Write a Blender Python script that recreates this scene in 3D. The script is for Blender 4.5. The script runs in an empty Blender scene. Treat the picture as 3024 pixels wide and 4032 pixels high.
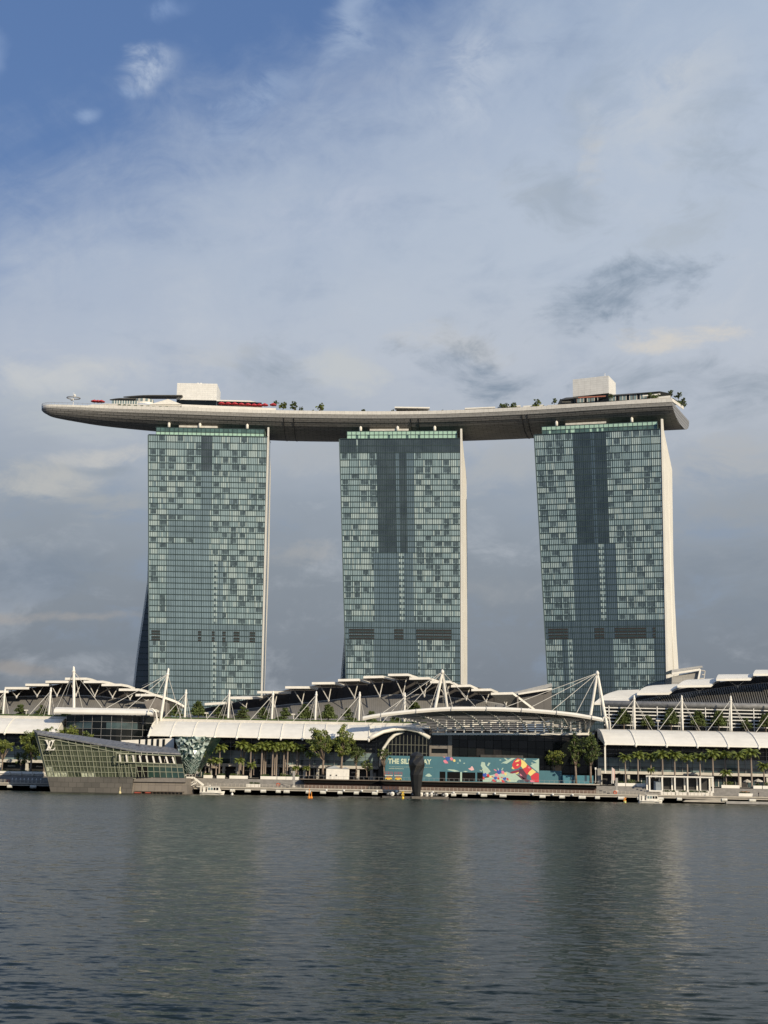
import bpy, math, random
import numpy as np
from mathutils import Vector
rnd = random.Random(7)
scene = bpy.context.scene
COL = scene.collection
R = math.radians

# ---------------------------------------------------------------- camera
F_PX, PITCH, ROLL, CAM_H = 5200.0, R(11.5), R(1.1), 6.1
cd = bpy.data.cameras.new("camera")
cam = bpy.data.objects.new("camera", cd)
COL.objects.link(cam)
cd.sensor_fit = 'VERTICAL'
cd.sensor_height = 36.0
cd.sensor_width = 27.0
cd.lens = F_PX / 4032.0 * 36.0
cd.clip_start = 0.5
cd.clip_end = 20000
cam.location = (0, 0, CAM_H)
cam.rotation_mode = 'XYZ'
from mathutils import Matrix
cam.matrix_world = Matrix.Translation((0, 0, CAM_H)) @ Matrix.Rotation(R(90) + PITCH, 4, 'X') @ Matrix.Rotation(ROLL, 4, 'Z')
scene.camera = cam


def ray(px, py):
    u = (px - 1512) / F_PX
    v = (2016 - py) / F_PX
    c, s = math.cos(ROLL), math.sin(ROLL)
    x = u * c - v * s
    y = u * s + v * c
    return (x, math.cos(PITCH) - y * math.sin(PITCH), math.sin(PITCH) + y * math.cos(PITCH))


def P(px, py, Y):
    """the point of the place seen at that pixel of the photograph, at depth Y metres"""
    r = ray(px, py)
    t = Y / r[1]
    return Vector((r[0] * t, Y, CAM_H + r[2] * t))


def PX(px, Y, py=3000):
    return P(px, py, Y).x


# ---------------------------------------------------------------- light
SUN_AZ, SUN_EL = R(37), R(25)      # azimuth measured from -Y (behind the camera) to the right
sd = bpy.data.lights.new("sun", 'SUN')
sd.energy = 4.3
sd.angle = R(0.53)
sd.color = (1.0, 0.86, 0.65)
sun = bpy.data.objects.new("sun", sd)
COL.objects.link(sun)
sdir = Vector((math.sin(SUN_AZ) * math.cos(SUN_EL), -math.cos(SUN_AZ) * math.cos(SUN_EL), math.sin(SUN_EL)))
sun.rotation_mode = 'QUATERNION'
sun.rotation_quaternion = sdir.to_track_quat('Z', 'Y')
scene.view_settings.view_transform = 'Standard'
scene.view_settings.look = 'None'
scene.view_settings.exposure = 0.0
scene.view_settings.gamma = 1.0
scene.view_settings.use_curve_mapping = False
scene.cycles.max_bounces = 6
scene.cycles.diffuse_bounces = 2
scene.cycles.glossy_bounces = 3
scene.cycles.transparent_max_bounces = 4
scene.cycles.caustics_reflective = False
scene.cycles.caustics_refractive = False

# ---------------------------------------------------------------- sky
world = bpy.data.worlds.new("World")
scene.world = world
world.use_nodes = True
WT = world.node_tree
WT.nodes.clear()
SKY_STRENGTH = 0.1


class S:
    """a float socket with arithmetic"""
    def __init__(self, tree, sock):
        self.t, self.s = tree, sock

    def _m(self, op, *args, clamp=False):
        n = self.t.nodes.new('ShaderNodeMath')
        n.operation = op
        n.use_clamp = clamp
        for i, a in enumerate((self,) + args):
            if isinstance(a, S):
                self.t.links.new(a.s, n.inputs[i])
            else:
                n.inputs[i].default_value = a
        return S(self.t, n.outputs[0])

    def __add__(self, o): return self._m('ADD', o)
    __radd__ = __add__
    def __sub__(self, o): return self._m('SUBTRACT', o)
    def __rsub__(self, o): return (self * -1.0) + o
    def __mul__(self, o): return self._m('MULTIPLY', o)
    __rmul__ = __mul__
    def __truediv__(self, o): return self._m('DIVIDE', o)
    def clamp(self): return self._m('ADD', 0.0, clamp=True)
    def max(self, o): return self._m('MAXIMUM', o)
    def pow(self, o): return self._m('POWER', o)

    def smooth(self, lo, hi):
        n = self.t.nodes.new('ShaderNodeMapRange')
        n.interpolation_type = 'SMOOTHSTEP'
        self.t.links.new(self.s, n.inputs[0])
        n.inputs[1].default_value = lo
        n.inputs[2].default_value = hi
        n.inputs[3].default_value = 0.0
        n.inputs[4].default_value = 1.0
        return S(self.t, n.outputs[0])


def comb(t, x, y, z):
    n = t.nodes.new('ShaderNodeCombineXYZ')
    for i, a in enumerate((x, y, z)):
        if isinstance(a, S):
            t.links.new(a.s, n.inputs[i])
        else:
            n.inputs[i].default_value = a
    return n.outputs[0]


def noise(t, vec, scale, detail=4.0, rough=0.55, dist=0.0):
    n = t.nodes.new('ShaderNodeTexNoise')
    t.links.new(vec, n.inputs['Vector'])
    n.inputs['Scale'].default_value = scale
    n.inputs['Detail'].default_value = detail
    n.inputs['Roughness'].default_value = rough
    n.inputs['Distortion'].default_value = dist
    return S(t, n.outputs['Fac'])


def mixc(t, fac, a, b):
    n = t.nodes.new('ShaderNodeMix')
    n.data_type = 'RGBA'
    if isinstance(fac, S):
        t.links.new(fac.s, n.inputs['Factor'])
    else:
        n.inputs['Factor'].default_value = fac
    for key, v in ((6, a), (7, b)):
        if isinstance(v, tuple):
            n.inputs[key].default_value = (v[0], v[1], v[2], 1)
        else:
            t.links.new(v, n.inputs[key])
    return n.outputs[2]


def lin(r, g, b, k=1.0):
    """sRGB 0-255 to linear, times k"""
    f = lambda c: (c / 255 / 12.92) if c / 255 <= 0.04045 else ((c / 255 + 0.055) / 1.055) ** 2.4
    return (f(r) * k, f(g) * k, f(b) * k)


def build_sky():
    t = WT
    tc = t.nodes.new('ShaderNodeTexCoord')
    sep = t.nodes.new('ShaderNodeSeparateXYZ')
    t.links.new(tc.outputs['Generated'], sep.inputs[0])
    x, y, z = (S(t, sep.outputs[i]) for i in range(3))
    az = x._m('ARCTAN2', y)                 # 0 straight over the towers
    el = z._m('ARCSINE')
    K = 1.0 / SKY_STRENGTH

    def ae(px, py):
        r = ray(px, py)
        n = math.sqrt(sum(c * c for c in r))
        return math.atan2(r[0], r[1]), math.asin(r[2] / n)

    nis = t.nodes.new('ShaderNodeTexSky')
    nis.sky_type = 'NISHITA'
    nis.sun_disc = False
    nis.sun_elevation = SUN_EL
    nis.sun_rotation = math.pi - SUN_AZ
    nis.altitude = 0
    nis.air_density = 1.0
    nis.dust_density = 0.6
    nis.ozone_density = 2.0
    blue = mixc(t, 0.65, nis.outputs[0], lin(92, 124, 178, K))

    va = comb(t, az, el * 1.6, 0.0)
    vb = comb(t, az * 1.0 + el * 0.7, el * 1.5 - az * 0.6, 3.7)     # wisps that lean up to the right
    vc = comb(t, az, el * 2.4, 9.1)
    w1 = noise(t, va, 7.0, 4, 0.6)
    w2 = noise(t, vb, 4.5, 6, 0.6, 0.4)
    fine = noise(t, vb, 16.0, 7, 0.66, 0.7)
    low = noise(t, vc, 9.0, 7, 0.60, 0.6)
    curl = noise(t, comb(t, az, el * 1.7, 31.0), 26.0, 6, 0.62, 1.1)
    rag = (noise(t, comb(t, az - el * 0.35, el * 1.9, 47.0), 13.0, 9, 0.66, 0.7) - 0.5) * 3.0 + 0.5

    def blob(px, py, rx, ry, rot=0.0, warp=0.05, soft=(1.0, 0.15)):
        a0, e0 = ae(px, py)
        da = (az - a0) + (w1 - 0.5) * warp + (fine - 0.5) * warp * 0.7
        de = (el - e0) + (w2 - 0.5) * warp + (low - 0.5) * warp * 0.7
        c, s = math.cos(rot), math.sin(rot)
        u = (da * c + de * s) / (rx / F_PX)
        v = (de * c - da * s) / (ry / F_PX)
        d = (u * u + v * v).pow(0.5)
        n = t.nodes.new('ShaderNodeMapRange')
        n.interpolation_type = 'SMOOTHSTEP'
        t.links.new(d.s, n.inputs[0])
        n.inputs[1].default_value = soft[0]
        n.inputs[2].default_value = soft[1]
        n.inputs[3].default_value = 0.0
        n.inputs[4].default_value = 1.0
        return S(t, n.outputs[0])

    # the cloud sheet: colour by height above the skyline
    rampn = t.nodes.new('ShaderNodeValToRGB')
    t.links.new((el * (1.0 / 0.62) + (w1 - 0.5) * 0.12).s, rampn.inputs[0])
    stops = [(0.02, lin(115, 124, 134)), (0.12, lin(124, 132, 142)), (0.24, lin(138, 147, 157)), (0.33, lin(152, 162, 174)),
             (0.41, lin(172, 180, 191)), (0.50, lin(184, 192, 204)), (0.62, lin(182, 193, 208)), (0.80, lin(178, 191, 209)), (1.0, lin(172, 188, 208))]
    cr = rampn.color_ramp
    while len(cr.elements) > 1:
        cr.elements.remove(cr.elements[-1])
    cr.elements[0].position = stops[0][0]
    cr.elements[0].color = (*stops[0][1], 1)
    for p, c in stops[1:]:
        e = cr.elements.new(p)
        e.color = (*c, 1)
    sc = t.nodes.new('ShaderNodeVectorMath')
    sc.operation = 'SCALE'
    t.links.new(rampn.outputs[0], sc.inputs[0])
    sc.inputs['Scale'].default_value = K
    sheet = sc.outputs[0]
    # brighter and darker billows in the sheet, stronger low down
    lowm = el.smooth(0.36, 0.12)
    mott = (w2 - 0.5) * 0.9 + (low - 0.5) * 1.0 + (fine - 0.5) * 0.35
    mott = mott + (rag - 0.5) * 0.30
    sheet = mixc(t, (mott.smooth(0.03, 0.40) * (lowm * 0.10 + 0.26)).clamp(), sheet, lin(200, 205, 212, K))
    sheet = mixc(t, ((mott * -1.0).smooth(0.03, 0.42) * (lowm * 0.32 + 0.24)).clamp(), sheet, lin(136, 154, 178, K))

    # where the blue shows: upper left, above a diagonal
    a0, e0 = ae(-60, 800)
    a1, e1 = ae(1760, -60)
    L = math.hypot(a1 - a0, e1 - e0)
    nx, ny = (e1 - e0) / L, -(a1 - a0) / L          # points to lower right
    d = (az - a0) * nx + (el - e0) * ny + (w2 - 0.5) * 0.17 + (fine - 0.5) * 0.075
    veil = d.smooth(-0.050, 0.085) * 0.75 + d.smooth(0.03, 0.20) * 0.25
    front = y.smooth(-0.2, 0.3)
    back = noise(t, comb(t, x * 1.0, y * 1.0, z * 1.6), 2.2, 5, 0.6).smooth(0.42, 0.66)
    cover = veil * front + back * (front * -1.0 + 1.0) * 0.8
    col = mixc(t, cover, blue, sheet)

    def add(col, mask, rgb, k):
        return mixc(t, (mask * k).clamp(), col, lin(*rgb, K))
    fb = fine.smooth(0.34, 0.60)
    cb = curl.smooth(0.36, 0.62)
    for b, rgb, k in [
        ((600, 255, 170, 105, 0.35, 0.045, (1.0, 0.0)), (190, 203, 221), 0.85),
        ((520, 340, 80, 34, 0.2, 0.03, (1.0, 0.0)), (152, 174, 207), 0.6),
        ((340, 450, 70, 46, 0.3, 0.03, (1.0, 0.0)), (152, 174, 207), 0.65),
        ((650, 20, 150, 60, 0.2, 0.04, (1.0, 0.0)), (142, 166, 205), 0.5),
        ((-20, 190, 70, 110, 0.2, 0.04, (1.0, 0.0)), (150, 172, 208), 0.6),
        ((1420, 90, 300, 110, 0.5, 0.07, (1.0, 0.0)), (172, 189, 213), 0.6),
        ((1000, 420, 330, 90, 0.6, 0.08, (1.0, 0.0)), (160, 180, 209), 0.5),
        ((2640, 400, 520, 300, 0.4, 0.10, (1.0, 0.0)), (192, 199, 208), 0.75),
        ((1900, 330, 420, 230, 0.5, 0.10, (1.0, 0.0)), (188, 198, 213), 0.7),
        ((1300, 860, 600, 160, 0.12, 0.10, (1.0, 0.0)), (187, 196, 212), 0.5),
    ]:
        col = add(col, blob(*b) * (fb * 0.8 + 0.2), rgb, k)
    # grey-blue clouds in front of the sheet, and the paler lips of others
    for b, rgb, k in [
        ((2200, 770, 260, 150, -0.5, 0.10, (1.0, 0.1)), (146, 160, 180), 0.6),
        ((2340, 430, 130, 330, -0.3, 0.12, (1.0, 0.0)), (150, 166, 189), 0.55),
        ((2350, 600, 90, 160, -0.2, 0.08, (1.0, 0.0)), (198, 199, 203), 0.5),
        ((2850, 620, 260, 220, 0.2, 0.12, (1.0, 0.0)), (150, 165, 186), 0.6),
        ((2750, 860, 330, 120, 0.3, 0.10, (1.0, 0.0)), (166, 177, 193), 0.5),
        ((2680, 1310, 330, 52, 0.10, 0.05, (1.0, 0.1)), (210, 206, 204), 1.0),
        ((2420, 1200, 420, 130, 0.40, 0.11, (1.0, 0.1)), (122, 140, 165), 1.0),
        ((2700, 1480, 500, 150, 0.05, 0.09, (1.0, 0.0)), (132, 147, 168), 0.8),
        ((1830, 1385, 300, 60, -0.22, 0.06, (1.0, 0.0)), (196, 199, 207), 0.8),
        ((1880, 1480, 360, 120, -0.16, 0.09, (1.0, 0.15)), (120, 138, 163), 1.0),
        ((1330, 1480, 260, 90, 0.0, 0.08, (1.0, 0.0)), (192, 197, 205), 0.8),
        ((1040, 1490, 220, 170, -0.5, 0.10, (1.0, 0.05)), (143, 157, 178), 0.85),
        ((820, 1420, 300, 90, 0.1, 0.08, (1.0, 0.0)), (188, 193, 203), 0.6),
        ((200, 1470, 460, 90, 0.1, 0.07, (1.0, 0.0)), (196, 200, 208), 0.85),
        ((330, 1620, 520, 110, 0.0, 0.08, (1.0, 0.0)), (178, 186, 197), 0.7),
        ((420, 1800, 290, 52, 0.10, 0.05, (1.0, 0.1)), (194, 195, 199), 0.95),
        ((420, 1860, 240, 32, 0.05, 0.05, (1.0, 0.1)), (140, 153, 172), 0.8),
        ((170, 1905, 330, 95, 0.10, 0.07, (1.0, 0.0)), (180, 183, 189), 1.0),
        ((430, 2010, 230, 60, 0.1, 0.06, (1.0, 0.0)), (162, 168, 178), 0.8),
        ((130, 2230, 330, 150, 0.0, 0.07, (1.0, 0.0)), (117, 133, 158), 0.6),
        ((250, 2425, 470, 28, 0.02, 0.035, (1.0, 0.2)), (162, 160, 164), 0.85),
        ((330, 2510, 430, 70, -0.05, 0.03, (1.0, 0.1)), (122, 134, 152), 0.7),
        ((30, 2610, 240, 32, -0.12, 0.03, (1.0, 0.2)), (152, 148, 150), 0.8),
        ((1170, 2180, 210, 44, 0.20, 0.06, (1.0, 0.0)), (160, 164, 173), 0.8),
        ((1200, 1800, 200, 90, 0.2, 0.08, (1.0, 0.0)), (172, 178, 189), 0.6),
        ((1960, 1850, 280, 130, 0.2, 0.08, (1.0, 0.0)), (170, 176, 187), 0.8),
        ((1990, 2330, 190, 64, 0.15, 0.06, (1.0, 0.0)), (152, 158, 169), 0.6),
        ((2860, 1830, 320, 120, 0.15, 0.08, (1.0, 0.0)), (175, 179, 188), 0.8),
        ((2820, 2060, 350, 110, 0.1, 0.08, (1.0, 0.0)), (155, 161, 172), 0.7),
        ((2880, 2330, 330, 180, 0.0, 0.07, (1.0, 0.0)), (122, 135, 156), 0.6),
    ]:
        b = (b[0], b[1], b[2] * 1.75, b[3] * 1.75, b[4], b[5] * 0.7, (1.0, 0.0))
        bl = blob(*b)
        m_ = (rag * 0.80 + curl * 0.5 + low * 0.3 + bl * 1.0 - 1.14).smooth(0.0, 0.95) * bl.smooth(0.02, 0.35)
        col = add(col, m_, (rgb[0] + 2, rgb[1] + 1, rgb[2] - 5), k * (0.85 if rgb[0] < 160 else 1.0))
    # ground colour under the horizon
    col = mixc(t, z.smooth(-0.02, -0.10), col, (0.3, 0.33, 0.33))
    bg = t.nodes.new('ShaderNodeBackground')
    bg.inputs['Strength'].default_value = SKY_STRENGTH
    t.links.new(col, bg.inputs[0])
    out = t.nodes.new('ShaderNodeOutputWorld')
    t.links.new(bg.outputs[0], out.inputs[0])


build_sky()
try:
    world.cycles.sampling_method = 'MANUAL'
    world.cycles.sample_map_resolution = 512
except Exception:
    pass

# ---------------------------------------------------------------- materials
MATS = {}


def mat(name, col, rough=0.6, metal=0.0, spec=0.5, var=0.10, vscale=0.6, coat=0.0, bump=0.0, bscale=6.0, stretch=None, trans=0.0):
    if name in MATS:
        return MATS[name]
    m = bpy.data.materials.new(name)
    m.use_nodes = True
    t = m.node_tree
    b = t.nodes['Principled BSDF']
    b.inputs['Roughness'].default_value = rough
    b.inputs['Metallic'].default_value = metal
    b.inputs['Specular IOR Level'].default_value = spec
    if coat:
        b.inputs['Coat Weight'].default_value = coat
        b.inputs['Coat Roughness'].default_value = 0.03
    tc = t.nodes.new('ShaderNodeTexCoord')
    vec = tc.outputs['Object']
    if stretch:
        mp = t.nodes.new('ShaderNodeMapping')
        mp.inputs['Scale'].default_value = stretch
        t.links.new(vec, mp.inputs[0])
        vec = mp.outputs[0]
    n = noise(t, vec, vscale, 5, 0.6)
    lo = tuple(c * (1 - var) for c in col)
    hi = tuple(min(1, c * (1 + var)) for c in col)
    c = mixc(t, n.smooth(0.3, 0.7), lo, hi)
    t.links.new(c, b.inputs['Base Color'])
    if bump:
        bn = noise(t, tc.outputs['Object'], bscale, 4, 0.6)
        bp = t.nodes.new('ShaderNodeBump')
        bp.inputs['Strength'].default_value = bump
        bp.inputs['Distance'].default_value = 0.1
        t.links.new(bn.s, bp.inputs['Height'])
        t.links.new(bp.outputs[0], b.inputs['Normal'])
    if trans:
        out = [x for x in t.nodes if x.type == 'OUTPUT_MATERIAL'][0]
        tr = t.nodes.new('ShaderNodeBsdfTranslucent')
        t.links.new(c, tr.inputs[0])
        mx = t.nodes.new('ShaderNodeMixShader')
        mx.inputs[0].default_value = trans
        t.links.new(b.outputs[0], mx.inputs[1])
        t.links.new(tr.outputs[0], mx.inputs[2])
        t.links.new(mx.outputs[0], out.inputs[0])
    MATS[name] = m
    return m


def brick_mat(name, c1, c2, mortar, bw, bh, ms, rough=0.6, metal=0.0, uv=False, offset=0.5, spec=0.5, axes='XZ'):
    """slabs, tiles or panels with joints, laid out in metres"""
    m = bpy.data.materials.new(name)
    m.use_nodes = True
    t = m.node_tree
    b = t.nodes['Principled BSDF']
    b.inputs['Roughness'].default_value = rough
    b.inputs['Metallic'].default_value = metal
    b.inputs['Specular IOR Level'].default_value = spec
    tc = t.nodes.new('ShaderNodeTexCoord')
    if uv:
        vec = tc.outputs['UV']
    else:
        sp = t.nodes.new('ShaderNodeSeparateXYZ')
        t.links.new(tc.outputs['Object'], sp.inputs[0])
        i, j = 'XYZ'.index(axes[0]), 'XYZ'.index(axes[1])
        vec = comb(t, S(t, sp.outputs[i]), S(t, sp.outputs[j]), 0.0)
    br = t.nodes.new('ShaderNodeTexBrick')
    t.links.new(vec, br.inputs['Vector'])
    br.offset = offset
    br.inputs['Color1'].default_value = (*c1, 1)
    br.inputs['Color2'].default_value = (*c2, 1)
    br.inputs['Mortar'].default_value = (*mortar, 1)
    br.inputs['Scale'].default_value = 1.0
    br.inputs['Brick Width'].default_value = bw
    br.inputs['Row Height'].default_value = bh
    br.inputs['Mortar Size'].default_value = ms
    n = noise(t, tc.outputs['Object'], 0.5, 5, 0.6)
    mx = t.nodes.new('ShaderNodeMix')
    mx.data_type = 'RGBA'
    mx.blend_type = 'MULTIPLY'
    mx.inputs['Factor'].default_value = 0.35
    t.links.new(br.outputs['Color'], mx.inputs[6])
    g = mixc(t, n.smooth(0.3, 0.7), (0.7, 0.7, 0.7), (1, 1, 1))
    t.links.new(g, mx.inputs[7])
    t.links.new(mx.outputs[2], b.inputs['Base Color'])
    MATS[name] = m
    return m


white = mat('white_paint', (0.82, 0.79, 0.71), 0.45, var=0.05)
membrane = mat('white_roof_membrane', (0.78, 0.755, 0.68), 0.55, var=0.05, vscale=0.25)
cream = mat('cream_cladding', (0.80, 0.77, 0.68), 0.6, var=0.05, vscale=0.12)
offwhite = mat('weathered_white', (0.60, 0.57, 0.50), 0.6, var=0.15)
concrete = mat('concrete', (0.34, 0.33, 0.31), 0.8, var=0.15, bump=0.2)
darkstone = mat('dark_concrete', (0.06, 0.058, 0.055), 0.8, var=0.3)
brownstone = mat('brown_grey_stone', (0.20, 0.18, 0.16), 0.7, var=0.12)
timber = mat('weathered_timber', (0.16, 0.13, 0.10), 0.75, var=0.25, vscale=1.5, stretch=(0.2, 3, 1))
browntimber = mat('brown_timber_rail', (0.10, 0.05, 0.035), 0.7, var=0.3)
black = mat('black_void', (0.008, 0.008, 0.008), 0.9, spec=0.1, var=0.1)
steel = mat('grey_steel', (0.38, 0.38, 0.37), 0.4, metal=0.3)
cablem = mat('pale_cable', (0.60, 0.58, 0.52), 0.5)
darkmetal = mat('dark_metal', (0.05, 0.05, 0.05), 0.45, metal=0.3)
glassdark = mat('dark_glass', (0.007, 0.009, 0.009), 0.12, spec=0.3, var=0.3, vscale=0.15)
glassteal = mat('teal_glass', (0.19, 0.255, 0.255), 0.12, spec=0.6, var=0.15, vscale=0.2)
mull = mat('green_grey_mullion', (0.036, 0.062, 0.062), 0.5, metal=0.2)
greyroof = brick_mat('grey_standing_seam_roof', (0.235, 0.23, 0.22), (0.25, 0.245, 0.235), (0.19, 0.185, 0.18), 0.9, 200, 0.10, 0.55, 0.2, offset=0.0)
mesh_dark = mat('dark_clerestory_mesh', (0.035, 0.031, 0.029), 0.6, var=0.35, vscale=0.3)
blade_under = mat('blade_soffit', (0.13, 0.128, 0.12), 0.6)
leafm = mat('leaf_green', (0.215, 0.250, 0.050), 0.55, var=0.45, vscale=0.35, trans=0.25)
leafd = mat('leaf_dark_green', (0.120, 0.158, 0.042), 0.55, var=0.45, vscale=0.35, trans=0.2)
leafs = mat('leaf_deep_green', (0.062, 0.090, 0.026), 0.6, var=0.4, vscale=0.35, trans=0.15)  # deepest leaf green, for clumps picked at random
palmleaf = mat('palm_green', (0.185, 0.225, 0.048), 0.5, var=0.5, vscale=0.5, trans=0.2)
bark = mat('bark', (0.22, 0.17, 0.13), 0.85, var=0.25, vscale=1.0)
palmbark = mat('palm_bark', (0.27, 0.22, 0.18), 0.85, var=0.25, vscale=0.8)
hedgem = mat('hedge_green', (0.045, 0.075, 0.018), 0.7, var=0.5, vscale=0.8)
orange = mat('orange_paint', (0.72, 0.26, 0.03), 0.45)
yellow = mat('yellow_paint', (0.75, 0.50, 0.05), 0.45)
red = mat('red_paint', (0.50, 0.03, 0.035), 0.5)
teal = mat('teal_hoarding', (0.055, 0.165, 0.205), 0.55, var=0.06, vscale=0.3)
charcoal = mat('charcoal_facets', (0.018, 0.0185, 0.0185), 0.42, var=0.2, vscale=0.4)


# ---------------------------------------------------------------- helpers
class MB:
    """collects faces in world metres; build() links them as ONE mesh object"""
    def __init__(self):
        self.v, self.f, self.m, self.uv = [], [], [], None

    def face(self, pts, m=0):
        i = len(self.v)
        self.v.extend([tuple(p) for p in pts])
        self.f.append(tuple(range(i, i + len(pts))))
        self.m.append(m)
        return self

    def box(self, x0, x1, y0, y1, z0, z1, m=0):
        c = [(x, y, z) for z in (z0, z1) for y in (y0, y1) for x in (x0, x1)]
        i = len(self.v)
        self.v.extend(c)
        for q in ((0, 2, 3, 1), (4, 5, 7, 6), (0, 1, 5, 4), (2, 6, 7, 3), (0, 4, 6, 2), (1, 3, 7, 5)):
            self.f.append(tuple(i + k for k in q))
            self.m.append(m)
        return self

    def prism(self, pts, d, m=0, mside=None):
        """polygon pts extruded along vector d"""
        n = len(pts)
        i = len(self.v)
        d = Vector(d)
        self.v.extend([tuple(p) for p in pts])
        self.v.extend([tuple(Vector(p) + d) for p in pts])
        self.f.append(tuple(range(i, i + n)))
        self.m.append(m)
        self.f.append(tuple(range(i + 2 * n - 1, i + n - 1, -1)))
        self.m.append(m)
        for k in range(n):
            self.f.append((i + k, i + n + k, i + n + (k + 1) % n, i + (k + 1) % n))
            self.m.append(m if mside is None else mside)
        return self

    def loft(self, rings, m=0, closed=True, caps=True):
        n = len(rings[0])
        i = len(self.v)
        for r in rings:
            self.v.extend([tuple(p) for p in r])
        for a in range(len(rings) - 1):
            for k in range(n if closed else n - 1):
                k2 = (k + 1) % n
                self.f.append((i + a * n + k, i + a * n + k2, i + (a + 1) * n + k2, i + (a + 1) * n + k))
                self.m.append(m)
        if caps and closed:
            self.f.append(tuple(range(i + n - 1, i - 1, -1)))
            self.m.append(m)
            j = i + (len(rings) - 1) * n
            self.f.append(tuple(range(j, j + n)))
            self.m.append(m)
        return self

    def tube(self, p0, p1, r0, r1=None, n=8, m=0):
        return self.path([p0, p1], [r0, r0 if r1 is None else r1], n, m)

    def path(self, pts, rad, n=8, m=0):
        pts = [Vector(p) for p in pts]
        if not isinstance(rad, (list, tuple)):
            rad = [rad] * len(pts)
        rings = []
        for k, p in enumerate(pts):
            d = (pts[min(k + 1, len(pts) - 1)] - pts[max(k - 1, 0)]).normalized()
            a = Vector((0, 0, 1)) if abs(d.z) < 0.9 else Vector((0, 1, 0))
            u = d.cross(a).normalized()
            w = d.cross(u)
            rings.append([p + (u * math.cos(2 * math.pi * q / n) + w * math.sin(2 * math.pi * q / n)) * rad[k] for q in range(n)])
        return self.loft(rings, m)

    def bar(self, p0, p1, w, h, m=0):
        """square bar from p0 to p1"""
        p0, p1 = Vector(p0), Vector(p1)
        d = (p1 - p0).normalized()
        a = Vector((0, 0, 1)) if abs(d.z) < 0.9 else Vector((0, 1, 0))
        u = d.cross(a).normalized() * (w / 2)
        v = d.cross(u.normalized()) * (h / 2)
        return self.loft([[p + u + v, p - u + v, p - u - v, p + u - v] for p in (p0, p1)], m)

    def build(self, name, mats, parent=None, smooth=False, origin=None):
        me = bpy.data.meshes.new(name)
        o = bpy.data.objects.new(name, me)
        COL.objects.link(o)
        off = Vector((0, 0, 0))
        if parent is not None:
            off = ORG[parent.name]
            o.parent = parent
            ORG[o.name] = off
        elif origin is not None:
            off = Vector(origin)
            o.location = off
            ORG[o.name] = off
        else:
            ORG[o.name] = off
        if off.length:
            vs = [(a - off.x, b - off.y, c - off.z) for a, b, c in self.v]
        else:
            vs = self.v
        me.from_pydata(vs, [], self.f)
        mats = mats if isinstance(mats, (list, tuple)) else [mats]
        for x in mats:
            me.materials.append(x)
        if len(mats) > 1:
            me.polygons.foreach_set('material_index', self.m)
        if self.uv:
            uvl = me.uv_layers.new(name='UV')
            flat = []
            for f in self.f:
                for k in f:
                    flat.extend(self.uv[k])
            uvl.data.foreach_set('uv', flat)
        if smooth:
            me.polygons.foreach_set('use_smooth', [True] * len(self.f))
        me.update()
        return o


ORG = {}


def tag(o, label=None, cat=None, group=None, kind=None):
    if label:
        o['label'] = label
    if cat:
        o['category'] = cat
    if group:
        o['group'] = group
    if kind:
        o['kind'] = kind
    return o


def thing(name, label, cat, loc=(0, 0, 0), group=None):
    o = bpy.data.objects.new(name, None)
    COL.objects.link(o)
    o.location = loc
    o.empty_display_size = 1
    ORG[o.name] = Vector(loc)
    return tag(o, label, cat, group)


def copy_tree(o, parent=None):
    c = o.copy()
    COL.objects.link(c)
    if parent is not None:
        c.parent = parent
    for ch in list(o.children):
        copy_tree(ch, c)
    return c


def lerp(a, b, t):
    return a + (b - a) * t


ORD = ['first', 'second', 'third', 'fourth', 'fifth', 'sixth', 'seventh', 'eighth', 'ninth', 'tenth', 'eleventh', 'twelfth', 'thirteenth',
       'fourteenth', 'fifteenth', 'sixteenth', 'seventeenth', 'eighteenth', 'nineteenth', 'twentieth', 'twenty-first', 'twenty-second', 'twenty-third']

# ================================================================ SETTING
SHORE = 520.0       # the sea wall under the boardwalk
PROM = 6.2          # promenade level
LOWZ = 2.9          # lower boardwalk level


SLX, SLY, SLB = 0.27, 0.50, 0.066      # wavelet slopes across, along, and their lean


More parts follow.
